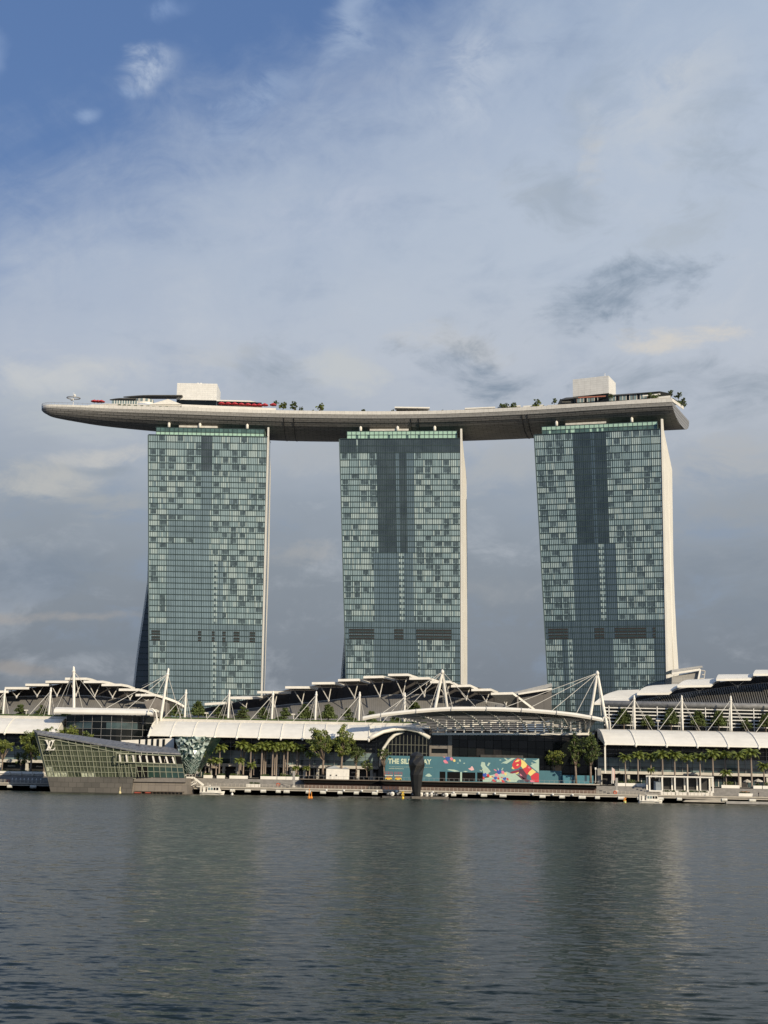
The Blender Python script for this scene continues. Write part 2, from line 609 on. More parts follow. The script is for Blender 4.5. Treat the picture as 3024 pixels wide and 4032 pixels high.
def make_water():
    m = bpy.data.materials.new('water')
    m.use_nodes = True
    t = m.node_tree
    b = t.nodes['Principled BSDF']
    b.inputs['Base Color'].default_value = (0.011, 0.017, 0.011, 1)
    b.inputs['IOR'].default_value = 1.333
    b.inputs['Specular Tint'].default_value = (1.0, 0.985, 0.92, 1)
    b.inputs['Specular IOR Level'].default_value = 0.235      # reflections weakened to render the water darker
    tc = t.nodes.new('ShaderNodeTexCoord')
    sp = t.nodes.new('ShaderNodeSeparateXYZ')
    t.links.new(tc.outputs['Object'], sp.inputs[0])
    t.links.new((S(t, sp.outputs[1]).smooth(25.0, 260.0) * 0.10 + 0.10).s, b.inputs['Roughness'])      # ripples finer than the mesh, out on the bay
    mp = t.nodes.new('ShaderNodeMapping')
    mp.inputs['Scale'].default_value = (0.42, 1.0, 1.0)
    mp.inputs['Rotation'].default_value = (0, 0, R(-8))
    t.links.new(tc.outputs['Object'], mp.inputs[0])
    # wavelets too small for the mesh: slopes from two noise fields, a little steeper on the side that faces the near bank
    gust = noise(t, mp.outputs[0], 0.02, 3, 0.6).smooth(0.25, 0.75) * 0.7 + 0.65
    acc = None
    for scl, k in ((1.5, 0.8), (4.0, 0.8), (10.0, 0.55)):
        nn = t.nodes.new('ShaderNodeTexNoise')
        t.links.new(mp.outputs[0], nn.inputs['Vector'])
        nn.inputs['Scale'].default_value = scl
        nn.inputs['Detail'].default_value = 2
        s2 = t.nodes.new('ShaderNodeSeparateColor')
        t.links.new(nn.outputs['Color'], s2.inputs[0])
        p = ((S(t, s2.outputs[0]) - 0.5) * k, (S(t, s2.outputs[1]) - 0.5) * k)
        acc = p if acc is None else (acc[0] + p[0], acc[1] + p[1])
    off = comb(t, acc[0] * gust * SLX, acc[1] * gust * SLY - SLB, 0.0)
    gn = t.nodes.new('ShaderNodeNewGeometry')
    ad = t.nodes.new('ShaderNodeVectorMath')
    t.links.new(gn.outputs['Normal'], ad.inputs[0])
    t.links.new(off, ad.inputs[1])
    nm = t.nodes.new('ShaderNodeVectorMath')
    nm.operation = 'NORMALIZE'
    t.links.new(ad.outputs[0], nm.inputs[0])
    t.links.new(nm.outputs[0], b.inputs['Normal'])
    # rows are spaced by their height in the view from the far bank; fan of columns
    dl = np.concatenate([np.linspace(0.26, 0.045, 430), np.linspace(0.045, CAM_H / 540.0, 60)[1:]])
    ys = CAM_H / dl
    ys = np.concatenate([[-400.0, 5.0], ys])
    cols = np.concatenate([[-30, -3, -0.8], np.linspace(-0.40, 0.40, 400), [0.8, 3, 30]])
    X = np.outer(np.maximum(ys, 20.0), cols)
    Y = np.repeat(ys[:, None], len(cols), 1)
    sx = np.gradient(X, axis=1)
    sy = np.gradient(Y, axis=0)
    Z = np.zeros_like(X)
    g = np.random.RandomState(5)
    for k in range(110):
        lam = 0.28 * (1.5 / 0.28) ** g.rand()
        th = R(-96) + g.randn() * 0.36
        kx, ky = math.cos(th) * 2 * math.pi / lam, math.sin(th) * 2 * math.pi / lam
        amp = 0.0013 * lam ** 0.85 * (0.5 + g.rand())
        fade = np.clip(lam / (2.2 * np.maximum(np.abs(sx) * abs(math.cos(th)), np.abs(sy) * abs(math.sin(th)))) - 1.0, 0, 1)
        ph = kx * X + ky * Y + g.rand() * 6.28
        Z += amp * fade * (np.sin(ph) + 0.25 * np.cos(2 * ph))
    gx = 0.5 + 0.5 * np.sin(X * 0.031 + 1.3 * np.sin(Y * 0.017)) * np.sin(Y * 0.043 + 0.8 * np.sin(X * 0.02))
    Z *= 0.45 + 1.1 * gx ** 1.5
    Z[:2] = 0
    Z[:, :3] = 0
    Z[:, -3:] = 0
    nr, nc = X.shape
    vs = np.stack([X, Y, Z], -1).reshape(-1, 3)
    idx = np.arange(nr * nc).reshape(nr, nc)
    f = np.stack([idx[:-1, :-1], idx[:-1, 1:], idx[1:, 1:], idx[1:, :-1]], -1).reshape(-1, 4)
    me = bpy.data.meshes.new('water')
    me.vertices.add(len(vs))
    me.vertices.foreach_set('co', vs.astype('f4').ravel())
    me.loops.add(f.size)
    me.loops.foreach_set('vertex_index', f.astype('i4').ravel())
    me.polygons.add(len(f))
    me.polygons.foreach_set('loop_start', np.arange(0, f.size, 4, dtype='i4'))
    me.polygons.foreach_set('use_smooth', np.ones(len(f), dtype=bool))
    me.update(calc_edges=True)
    me.materials.append(m)
    o = bpy.data.objects.new('water', me)
    COL.objects.link(o)
    tag(o, kind='structure')


make_water()
paving = mat('paving', (0.13, 0.125, 0.115), 0.8, var=0.15)
gb = MB()
gb.face([(-6000, SHORE + .6, PROM), (6000, SHORE + .6, PROM), (6000, 9000, PROM), (-6000, 9000, PROM)])
gb.face([(-6000, SHORE + .6, -3), (6000, SHORE + .6, -3), (6000, SHORE + .6, PROM), (-6000, SHORE + .6, PROM)], 1)  # sea wall face coloured black for the shade under the boardwalk
tag(gb.build('ground', [paving, black]), kind='structure')

# ================================================================ TOWERS
pale = [mat('curtain_pale', (0.29, 0.395, 0.41), 0.7, var=0.12, vscale=0.5, coat=0.7, stretch=(3, 3, .15)),
        mat('curtain_grey', (0.24, 0.34, 0.358), 0.7, var=0.12, vscale=0.5, coat=0.7, stretch=(3, 3, .15)),
        mat('curtain_light', (0.40, 0.50, 0.49), 0.7, var=0.12, vscale=0.5, coat=0.7, stretch=(3, 3, .15)),
        mat('room_dark', (0.104, 0.142, 0.148), 0.25, var=0.4, vscale=0.4, coat=0.7)]


def tower(name, label, TL, TR, bl_px, br_px, Yb, N, nrow_tall, rooms, glass_col, dark_col, core, lit, mech, backs, seed):
    """TL, TR top corners of the bay-side facade; bl_px, br_px a lower point of each edge in the photograph"""
    g = random.Random(seed)
    BL, BR = P(*bl_px, TL.y + 0.0), P(*br_px, TR.y + 0.0)
    ztop = (TL.z + TR.z) / 2
    root = thing(name, label, 'hotel tower', ((TL.x + TR.x) / 2, (TL.y + TR.y) / 2 + 12, PROM), 'three glass hotel towers')

    def L(z):
        return Vector((lerp(BL.x, TL.x, (z - BL.z) / (TL.z - BL.z)), TL.y, z))

    def Rr(z):
        return Vector((lerp(BR.x, TR.x, (z - BR.z) / (TR.z - BR.z)), TR.y, z))
    nrm = Vector((TR.y - TL.y, -(TR.x - TL.x), 0)).normalized()      # towards the bay

    def Q(s, z, d=0.0):
        return L(z) * (1 - s) + Rr(z) * s + nrm * d
    # row heights
    zs = [ztop]
    while zs[-1] > 12:
        zs.append(zs[-1] - (3.75 if len(zs) <= nrow_tall else 2.93))
    gm = mat('tower_glass_' + str(seed), glass_col, 0.06, spec=0.8, var=0.18, vscale=0.06, coat=0.3)  # base tint per tower stands in for the differing sky each would reflect
    dm = mat('tower_core_glass_' + str(seed), dark_col, 0.08, spec=0.7, var=0.3, vscale=0.1)
    mats = pale + [gm, dm, mull]
    for r in range(len(zs) - 1):
        z1, z0 = zs[r], zs[r + 1]
        zc = (z0 + z1) / 2
        b = MB()
        fr = (ztop - zc) / (ztop - 12)
        plain = any(abs(zc - mz) < 2.95 * h for mz, h in mech)
        # what stands behind each pane
        kinds = []
        state = {}
        for i in range(N):
            s = (i + .5) / N
            zone = rooms(s, fr, zc)
            k = 4
            if zone == 'room' and not plain:
                unit = int(i / 5)
                if unit not in state:
                    q = g.random()
                    wide = 1 if g.random() < .8 else 2
                    state[unit] = ('shut', g.randrange(3), 0) if q < .62 else (('part', g.choice((0, 0, 2)), wide) if q < .96 else ('open', 0, 0))
                st, tone, wide = state[unit]
                pos = i - unit * 5
                if st == 'shut':
                    k = tone if g.random() < .75 else g.randrange(3)
                elif st == 'open':
                    k = 3 if pos not in (0,) else 0
                else:
                    k = 3 if abs(pos - 2) <= wide else tone
                    if wide == 2 and pos in (0,):
                        k = tone
            elif zone == 'dark':
                k = 5
            elif zone == 'lit' and not plain:
                k = 2 if (g.random() < .35) else 3
                if int(s * 1000) % 2:
                    k = 0
            kinds.append(k)
        zlo = z0 + 0.46
        for i in range(N):
            s0, s1 = i / N, (i + 1) / N
            j = [g.uniform(-.012, .012) for _ in range(4)]
            k = kinds[i]
            if rooms((i + .5) / N, fr, zc) == 'lit' and not plain and k != 4:
                zm = lerp(zlo, z1, .42)
                b.face([Q(s0, zlo, j[0]), Q(s1, zlo, j[1]), Q(s1, zm), Q(s0, zm)], 3 if i % 2 else 0)
                b.face([Q(s0, zm, .01), Q(s1, zm, .01), Q(s1, z1, j[2]), Q(s0, z1, j[3])], 2 if i % 3 else 0)
                continue
            if k == 3 and g.random() < .8:
                zm = lerp(zlo, z1, .16)
                b.face([Q(s0, zlo), Q(s1, zlo), Q(s1, zm), Q(s0, zm)], 1)
                b.face([Q(s0, zm, j[0]), Q(s1, zm, j[1]), Q(s1, z1, j[2]), Q(s0, z1, j[3])], k)
                continue
            b.face([Q(s0, zlo, j[0]), Q(s1, zlo, j[1]), Q(s1, z1, j[2]), Q(s0, z1, j[3])], k)
        # the dark line at each slab
        b.face([Q(0, z0, .10), Q(1, z0, .10), Q(1, zlo, .10), Q(0, zlo, .10)], 6)
        b.face([Q(0, zlo, .10), Q(1, zlo, .10), Q(1, zlo, 0), Q(0, zlo, 0)], 6)
        b.build('window_row', mats, root)
        for mz, h in mech:
            if abs(zc - mz) < 1.5:
                for a0, a1 in core['louvres']:
                    lv = MB()
                    for q in range(2):
                        za, zb = lerp(z0, z1, .08 + .5 * q), lerp(z0, z1, .08 + .5 * q + .25)
                        lv.face([Q(a0, za, .16), Q(a1, za, .16), Q(a1, zb, .16), Q(a0, zb, .16)], 0)
                    lv.face([Q(a0, lerp(z0, z1, .42), .2), Q(a1, lerp(z0, z1, .42), .2), Q(a1, lerp(z0, z1, .58), .2), Q(a0, lerp(z0, z1, .58), .2)], 1)
                    lv.build('plant_louvre', [mat('louvre_brown', (.024, .022, .021), .8), mull], root)
    zb = zs[-1]
    mb = MB()
    for i in range(N + 1):
        s = i / N
        big = i % 5 == 0
        w = (0.24 if big else 0.15) / 2
        d = .22 if big else .14
        a0, a1 = Q(s, zb), Q(s, ztop)
        u = (Q(1, ztop) - Q(0, ztop)).normalized() * w
        n2 = nrm * d
        mb.face([a0 - u + n2, a0 + u + n2, a1 + u + n2, a1 - u + n2])
        mb.face([a0 + u + n2, a0 + u, a1 + u, a1 + u + n2])
        mb.face([a0 - u, a0 - u + n2, a1 - u + n2, a1 - u])
    mb.build('mullion', mull, root)
    # the front slab's body behind its glass, roof, cream end walls
    body = MB()
    ring = lambda z: [Q(0.002, z, -.3), Q(.998, z, -.3), Q(.998, z, -11), Q(0.002, z, -11)]
    body.loft([ring(PROM), ring(ztop - .2)], 0)
    body.build('slab_body', [mat('tower_side_glass', (0.03, 0.055, 0.065), 0.12, spec=.6, var=.3)], root)
    prof = lambda s, du, z, d: Q(s, z, d) + (Q(1, z) - Q(0, z)).normalized() * du
    ew = MB()
    pts = [prof(0, -.45, z, d) for z, d in [(zb, .3), (zb, -11.5), (ztop, -11.5), (ztop, .3)]]
    ew.prism(pts, (Q(1, ztop) - Q(0, ztop)).normalized() * .4)
    ew.build('end_wall', mat('shaded_side', (0.10, 0.14, 0.145), .5), root)  # left end coloured darker, as the side turned from the sun
    # rear slab, which splays away from the front one towards the ground
    Yr = Yb
    lpts = [P(px, py, Yr + (TL.y - TR.y) * .5) for px, py in backs['left']]
    rpts = [P(px, py, Yr + 12 - (TL.y - TR.y) * .5) for px, py in backs['right']]
    zz = sorted({p.z for p in lpts} | {p.z for p in rpts})

    def at(pts, z):
        pts = sorted(pts, key=lambda p: p.z)
        for a, c in zip(pts, pts[1:]):
            if a.z <= z <= c.z:
                return lerp(a, c, (z - a.z) / max(1e-6, c.z - a.z))
        a, c = (pts[0], pts[1]) if z < pts[0].z else (pts[-2], pts[-1])
        return lerp(a, c, (z - a.z) / (c.z - a.z))
    zz = [PROM] + [z for z in zz if PROM < z < ztop - 3] + [ztop - 3]
    rs = MB()
    wl = MB()
    rings, le, re_ = [], [], []
    for z in zz:
        a, c = at(lpts, z), at(rpts, z)
        a = Vector((a.x + .5, a.y, z))
        c = Vector((c.x - .5, c.y, z))
        f_ = Rr(z)
        cf = Vector((lerp(f_.x, c.x, .6) - 1.2, lerp(f_.y, c.y, .6), z))
        cb_ = Vector((min(c.x - 1.2, c.x * (c.y - 1) / c.y), c.y - .5, z))
        rings.append([Vector((a.x, a.y, z)), cf, cb_, Vector((min(a.x + 8, cb_.x - 1), cb_.y + .5, z))])
    rs.loft(rings, 0)
    rs.build('rear_slab', [mat('rear_glass', (0.018, 0.034, 0.048), 0.10, spec=.6, var=.3, vscale=.15)], root)
    for k in range(len(zz) - 1):
        r0, r1 = rings[k], rings[k + 1]
        ex = Vector((.9, 0, 0))
        wl.loft([[r0[0] - ex, r0[0], r0[3], r0[3] - ex], [r1[0] - ex, r1[0], r1[3], r1[3] - ex]])
    wl.build('rear_end_wall', cream, root)
    # the bay end: two cream leaves from the front edge to the rear edge, parting towards the ground
    zq = [zb, 40, 60, 80, 100, ztop - 60, ztop - 25, ztop - 14]

    def endp(t, z):
        f = Q(1, z, .5)
        f.x += .05
        r_ = at(rpts, z)
        return lerp(f, r_, t)

    def gap(z):
        return .06 * min(1, max(0, (88 - z) / 30))
    topz = lambda t: ztop + (5.2 if t < .02 else 5.4 if t < .10 else lerp(.5, -4.0, (t - .1) / .3) if t < .4 else lerp(-4.0, -12.0, (t - .4) / .6))
    ww = Vector((-.9, .2, 0))
    for lo, hi, nm in ((0, .49, 'end_wall'), (.51, 1.0, 'rear_end_wall')):
        w_ = MB()
        a_ = (lambda z: lo) if lo == 0 else (lambda z: lo + gap(z))
        b_ = (lambda z: hi - gap(z)) if lo == 0 else (lambda z: hi)
        edge = [endp(b_(z), z) for z in zq if z < topz(hi) - 1]
        tt = [0, .05, .10, .101, .2, .3, .4, .49] if lo == 0 else [.51, .6, .7, .8, .9, 1.0]
        cap = [endp(t, topz(t)) for t in reversed(tt)]
        back = [endp(a_(z), z) for z in reversed(zq) if z < topz(lo) - 1]
        w_.prism(edge + cap + back, ww)
        w_.build(nm, cream, root)
    # floor lines on the rear slab's exposed glass
    fl = MB()
    z = ztop - 12
    while z > 12:
        a, c = at(lpts, z), at(rpts, z)
        f_ = Rr(z)
        cf = Vector((lerp(f_.x, c.x, .6) - 1.2, lerp(f_.y, c.y, .6), z))
        a = Vector((a.x + .6, a.y - .12, z))
        fl.bar(a, lerp(a, cf + Vector((0, -.12, 0)), .4), .3, .35)
        z -= 2.93
    if backs.get('lines'):
        fl.build('rear_floor_line', mull, root)
    # sky lobby crown: recessed green glass box, its roof plant and posts
    cr = core['crown']
    mint = mat('crown_mint_glass', (0.40, 0.60, 0.47), 0.2, spec=.6, var=.1, coat=.4)
    mintd = mat('crown_deep_glass', (0.085, 0.15, 0.135), 0.12, spec=.6, var=.3, vscale=.3)
    cb = MB()
    zt = ztop + 4.9
    zmid = ztop + (2.9 if cr != 'dark' else 2.6)
    up, lo = (0, 1) if cr != 'dark' else (1, 0)
    for i in range(48):
        s0, s1 = lerp(.055, .957, i / 48), lerp(.055, .957, (i + 1) / 48)
        k = lo if cr == 'dark' else (lo if g.random() < (.85 if cr == 'band' else .1) else 0)
        cb.face([Q(s0, ztop, -2.5), Q(s1, ztop, -2.5), Q(s1, zmid, -2.5), Q(s0, zmid, -2.5)], k)
        cb.face([Q(s0, zmid, -2.5), Q(s1, zmid, -2.5), Q(s1, zt, -2.5), Q(s0, zt, -2.5)], up)
    for s in (.055, .957):
        cb.face([Q(s, ztop, -2.5), Q(s, zt, -2.5), Q(s, zt, -10), Q(s, ztop, -10)], 0)
    cb.face([Q(.055, zt, -2.5), Q(.957, zt, -2.5), Q(.957, zt, -10), Q(.055, zt, -10)], 1)
    c = cb.build('sky_lobby', [mint, mintd], root)
    ml = MB()
    for i in range(0, 25):
        s = lerp(.055, .957, i / 24)
        p = Q(s, ztop, -2.4)
        ml.box(p.x - .08, p.x + .08, p.y - .1, p.y + .1, ztop, zt)
    for z in (ztop + .1, zmid, zt):
        ml.bar(Q(.05, z, -2.38), Q(.962, z, -2.38), .2, .22)
    ml.build('lobby_mullion', mull, c)
    pb = MB()
    a, c2 = Q(.24, zt, -5), Q(.56, zt, -5)
    pb.prism([a, c2, c2 + Vector((0, 5, 0)), a + Vector((0, 5, 0))], (0, 0, 1.9))
    pb.build('roof_plant_box', offwhite, root)
    for s in core['posts']:
        p = Q(s, zt, -4.4)
        MB().path([p, p + Vector((0, 0, 2.6)), p + Vector((0, 0, 3.2))], [.75, .75, .3], 10).build('roof_post', cream, root, smooth=True)
    rf = MB()
    rf.face([Q(0, ztop, .3), Q(1, ztop, .3), Q(1, ztop, -12), Q(0, ztop, -12)])
    rf.build('roof', concrete, root)
    rl = MB()
    rl.bar(Q(0, ztop + .15, .25), Q(1, ztop + .15, .25), .3, .35)
    rl.build('roof_edge', mull, root)
    return root


def zone1(s, fr, z):
    if fr < .11:
        return 'room' if s < .44 or s > .53 else 'dark'
    if fr < .23:
        return 'room' if (s < .44 or s > .53) and not (g1.random() < .04) else 'glass'
    if fr < .40:
        if s < .17 or s > .52:
            return 'room'
        return 'glass' if (int(fr * 300) % 3) or s > .40 else 'room'
    if s < .155 or s > .635 + (fr - .4) * .02:
        if z < 77 and (s < .03 or s > .92):
            return 'glass'
        return 'room'
    return 'lit' if .545 < s < .585 else 'glass'


g1 = random.Random(3)


def zone2(s, fr, z):
    if fr < .045:
        return 'dark' if not (.135 < s < .15) else 'room'
    if fr < .36:
        if s < .30 or s > .605:
            return 'room'
        return 'dark' if s < .45 or .48 < s < .55 else 'glass'
    if z < 74:
        if s > .94 or s < .02:
            return 'glass'
        return 'room' if s < .235 or s > .66 else ('lit' if .615 < s < .65 else 'glass')
    if s < .265 or s > .59:
        return 'room'
    return 'lit' if .475 < s < .51 else 'glass'


def zone3(s, fr, z):
    if fr < .34:
        if s < .30 or s > .56:
            return 'room'
        return 'glass' if .44 < s < .475 else 'dark'
    if z < 76:
        if s < .14:
            return 'room'
        if .185 < s < .225:
            return 'lit'
        return 'room' if .565 < s < .90 else 'glass'
    if s < .265 or s > .60:
        return 'room'
    return 'lit' if .475 < s < .51 else 'glass'


T1L, T1R = P(585, 1711, 663), P(1059, 1723, 663)
T2L, T2R = P(1338, 1732, 663), P(1819, 1725, 657)
T3L, T3R = P(2105, 1717, 648), P(2610, 1686, 632)
tower('hotel_tower', 'glass hotel tower under the tapering deck tip, its dark rear slab splaying out left', T1L, T1R, (589, 2716), (1034, 2716), 677, 66, 5,
      zone1, (0.20, 0.275, 0.300), (0.075, 0.095, 0.105), dict(louvres=[(.02, .095), (.425, .45), (.545, .57), (.64, .665), (.735, .785), (.875, .925)], crown='dark', posts=(.157, .415, .81)),
      None, [(78.2, 1.0), (74.9, .5)], dict(left=[(586, 2150), (583, 2290), (567, 2400), (552, 2500), (538, 2600), (527, 2700)], right=[(1067, 1800), (1060, 2200), (1043, 2700)], lines=True), 11)
tower('hotel_tower', 'middle one of the three glass hotel towers, with two dark floors at its top', T2L, T2R, (1363, 2625), (1821, 2698), 684, 66, 5,
      zone2, (0.135, 0.190, 0.213), (0.060, 0.080, 0.086), dict(louvres=[(.035, .25), (.42, .50), (.61, .91)], crown='mint', posts=(.165, .47, .775)),
      None, [(81.0, 1.0), (77.8, .5)], dict(left=[(1362, 2200), (1362, 2430), (1356, 2540), (1345, 2660)], right=[(1836, 1800), (1840, 2200), (1840, 2690)], lines=True), 12)
tower('hotel_tower', 'glass hotel tower under the blunt deck end, showing a broad cream end wall', T3L, T3R, (2164, 2789), (2631, 2689), 664, 66, 5,
      zone3, (0.080, 0.114, 0.132), (0.043, 0.060, 0.066), dict(louvres=[(.025, .19), (.41, .49), (.575, .83), (.885, .91)], crown='band', posts=(.17, .76)),
      None, [(81.3, 1.0), (78.0, .5)], dict(left=[(2125, 1800), (2170, 2700)], right=[(2646, 1800), (2651, 2200), (2660, 2450), (2672, 2640)]), 13)

# ================================================================ ROOF DECK
DECKZ = 193.0
EDGE = [(-179.5, 664.5), (-177.8, 662.0), (-173.5, 660.4), (-160, 660.6), (-143, 662.2), (-116, 663.2), (-88, 664.6), (-57, 665.6), (-16.5, 664.8), (17, 662.0),
        (41, 657.9), (62.5, 653.0), (82, 647.8), (110.5, 638.9), (141.8, 630.5)]
HALF = [1.0, 4.5, 8.5, 13.5, 19, 26, 33, 38, 38, 38, 38, 38, 38, 38, 38]
DEPTH = [.12, .34, .54, .72, .84, .94, 1, 1.03, 1.04, 1.04, 1.04, 1.04, 1.03, 1.0, .97]


def spline(vals, n):
    """Catmull-Rom through vals, n steps per span"""
    out = []
    a = [np.array(v, dtype=float) for v in vals]
    for k in range(len(a) - 1):
        p0, p1, p2, p3 = a[max(k - 1, 0)], a[k], a[k + 1], a[min(k + 2, len(a) - 1)]
        for i in range(n):
            t = i / n
            out.append(.5 * ((2 * p1) + (-p0 + p2) * t + (2 * p0 - 5 * p1 + 4 * p2 - p3) * t * t + (-p0 + 3 * p1 - 3 * p2 + p3) * t ** 3))
    out.append(a[-1])
    return out


E2 = spline([(x, y, h, d) for (x, y), h, d in zip(EDGE, HALF, DEPTH)], 6)
# section across the deck: (fraction across, drop below the deck)
SEC = [(0.0, 0.0), (.014, 2.0), (.022, 2.1), (.052, 3.7), (.062, 3.8), (.11, 5.4), (.12, 5.5), (.19, 6.8), (.30, 8.1), (.42, 8.6), (.5, 8.7), (.6, 8.5), (.75, 7.2), (.9, 5.0), (1, 2.0), (1, 0)]


def deck_frame(k):
    x, y, w, d = E2[k]
    a, b = E2[max(k - 1, 0)], E2[min(k + 1, len(E2) - 1)]
    tx, ty = b[0] - a[0], b[1] - a[1]
    L = math.hypot(tx, ty)
    nx, ny = -ty / L, tx / L
    if k < 18:         # at the tip the sections stay square to the deck's axis
        q = k / 18
        nx, ny = lerp(0.0, nx, q), lerp(1.0, ny, q)
    return x, y, nx, ny, w, d


def deck_pt(k, c, z):
    x, y, nx, ny, w, d = deck_frame(k)
    return Vector((x + nx * w * c, y + ny * w * c, DECKZ + z))


deck = thing('roof_deck', 'long boat shaped grey deck carried across the tops of all three hotel towers', 'roof deck', (0, 680, 183))
hull = MB()
hull.uv = []
hullm = brick_mat('hull_panels', (0.215, 0.21, 0.20), (0.18, 0.176, 0.168), (0.06, 0.06, 0.058), 4.2, 1.25, 0.11, 0.55, 0.1, uv=True)
arc = 0.0
rows = []
for k in range(len(E2)):
    x, y, nx, ny, w, d = deck_frame(k)
    if k:
        arc += math.hypot(x - E2[k - 1][0], y - E2[k - 1][1])
    girth = 0
    prev = None
    row = []
    for c, dz in SEC:
        p = Vector((x + nx * w * c, y + ny * w * c, DECKZ - dz * d))
        if prev is not None:
            girth += (p - prev).length
        prev = p
        if k == len(E2) - 1:
            p = p + Vector((ny, -nx, 0)) * (7.0 * c)          # the blunt end is cut askew
        row.append((p, (arc, girth)))
    rows.append(row)
for row in rows:
    for p, uv in row:
        hull.v.append(tuple(p))
        hull.uv.append(uv)
ns = len(SEC)
for k in range(len(rows) - 1):
    for j in range(ns - 1):
        a = k * ns + j
        hull.f.append((a, a + ns, a + ns + 1, a + 1))
        hull.m.append(1 if j == 0 else 0)  # top band gets paler panels, painting in the sun it catches
hull.build('hull', [hullm, brick_mat('hull_sunlit_panels', (0.40, 0.39, 0.365), (0.36, 0.352, 0.33), (0.20, 0.20, 0.19), 3.0, 1.0, 0.08, .55, .1, uv=True)], deck)
# blunt stern: a curved, ribbed end
stern = MB()
last = len(E2) - 1
x, y, nx, ny, w, d = deck_frame(last)
ax, ay = ny, -nx
st = []
for j, (c, dz) in enumerate(SEC):
    st.append(rows[last][j][0])
bul = []
for j, (c, dz) in enumerate(SEC):
    k = math.sin(math.pi * min(1, max(0, c))) * .9
    bul.append(st[j] + Vector((ax * k, ay * k, 0)))
n = len(SEC)
for j in range(n - 1):
    stern.face([st[j], st[j + 1], bul[j + 1], bul[j]])
sternm = brick_mat('stern_louvres', (0.27, 0.27, 0.265), (0.25, 0.25, 0.245), (0.08, 0.08, 0.08), 400, 1.7, 0.16, .5, .1, offset=0.0, axes='XZ')
stern.face(bul)
stern.build('stern_panel', sternm, deck)
top = MB()
for k in range(len(rows) - 1):
    top.face([deck_pt(k, 0.02, -.6), deck_pt(k + 1, 0.02, -.6), deck_pt(k + 1, 0.98, -.6), deck_pt(k, 0.98, -.6)])
top.build('deck_floor', offwhite, deck)
for c0 in (-.004, 0.99):
    par = MB()
    for k in range(len(rows) - 1):
        h = 1.7 if k > 20 else .95
        h2 = 1.7 if k + 1 > 20 else .95
        a, b_ = deck_pt(k, c0, 0), deck_pt(k + 1, c0, 0)
        a2, b2 = deck_pt(k, c0 + .012, 0), deck_pt(k + 1, c0 + .012, 0)
        up0, up1 = Vector((0, 0, h)), Vector((0, 0, h2))
        par.face([a - Vector((0, 0, .15)), b_ - Vector((0, 0, .15)), b_ + up1, a + up0])
        par.face([a + up0, b_ + up1, b2 + up1, a2 + up0])
        par.face([a2, b2, b2 + up1, a2 + up0])
    par.build('parapet', MATS.get('parapet_panels') or brick_mat('parapet_panels', (0.72, 0.70, 0.64), (0.68, 0.66, 0.605), (0.45, 0.44, 0.40), 2.4, 30, .06, .55, 0, offset=0), deck)
for kk in (42.6, 43.4, 53.2, 54.0, 68.2, 69.1):
    k = int(kk)
    t_ = kk - k
    jb = MB()
    for j in range(1, ns - 3):
        p0 = lerp(rows[k][j][0], rows[k + 1][j][0], t_) + Vector((0, -.12, -.1))
        p1 = lerp(rows[k][j + 1][0], rows[k + 1][j + 1][0], t_) + Vector((0, -.12, -.1))
        jb.bar(p0, p1, .28, .28)
    jb.build('expansion_joint', darkmetal, deck)
rail = MB()
for k in range(0, 34):
    a, b_ = deck_pt(k, .01, 2.1), deck_pt(k + 1, .01, 2.1)
    rail.tube(a, b_, .06, n=4)
    rail.tube(deck_pt(k, .01, .6), a, .06, n=4)
rail.build('deck_railing', steel, deck)

# ================================================================ THINGS ON THE ROOF DECK
tilew = brick_mat('white_tile_cladding', (0.82, 0.81, 0.76), (0.79, 0.78, 0.73), (0.60, 0.59, 0.55), 3.0, 1.15, .05, .5, 0, offset=0)
DT = DECKZ - .6


def lift_box(label, x0, x1, ztop_px, Yf, depth, skew):
    """white lift-motor house: x0,x1 px at its top front edge"""
    a, b = P(x0[0], x0[1], Yf), P(x1[0], x1[1], Yf + skew)
    root = thing('lift_motor_house', label, 'lift house', ((a.x + b.x) / 2, Yf + depth / 2, DT), 'white lift houses on the roof deck')
    m = MB()
    z1 = (a.z + b.z) / 2
    zb = z1 - ztop_px
    d = Vector((b.x - a.x, b.y - a.y, 0)).normalized()
    n = Vector((-d.y, d.x, 0)) * depth
    q = [Vector((a.x, a.y, zb)), Vector((b.x, b.y, zb)), Vector((b.x, b.y, zb)) + n, Vector((a.x, a.y, zb)) + n]
    m.prism(q, (0, 0, ztop_px))
    m.build('tiled_walls', tilew, root)
    m = MB()
    q2 = [p + Vector((0, .6, 0)) for p in q]
    q2 = [Vector((p.x, p.y, DT)) for p in q2]
    m.prism(q2, (0, 0, zb - DT))
    m.build('base_storey', glassdark, root)
    return root, z1, q


lb, z1, q = lift_box('plain white lift house near the tip of the deck, carrying two white domes', (698, 1508), (855, 1511), 9.3, 684, 16, 0)
for px in (779, 791):
    p = P(px, 1508, 690)
    m = MB()
    m.path([(p.x, 690, z1), (p.x, 690, z1 + .9)], [.5, .5], 10)
    m.path([(p.x, 690, z1 + .9), (p.x, 690, z1 + 1.3), (p.x, 690, z1 + 1.9), (p.x, 690, z1 + 2.2)], [.75, .95, .7, .1], 10)
    m.build('dome_aerial', white, lb, smooth=True)
lb, z1, q = lift_box('plain white lift house above the dark roofed restaurant at the blunt end', (2255, 1491), (2396, 1482), 9.3, 656, 14, -8)
MB().tube((q[1].x - 1.5, q[1].y + 2, z1), (q[1].x - 1.5, q[1].y + 2, z1 + 1.8), .15).build('aerial', white, lb)

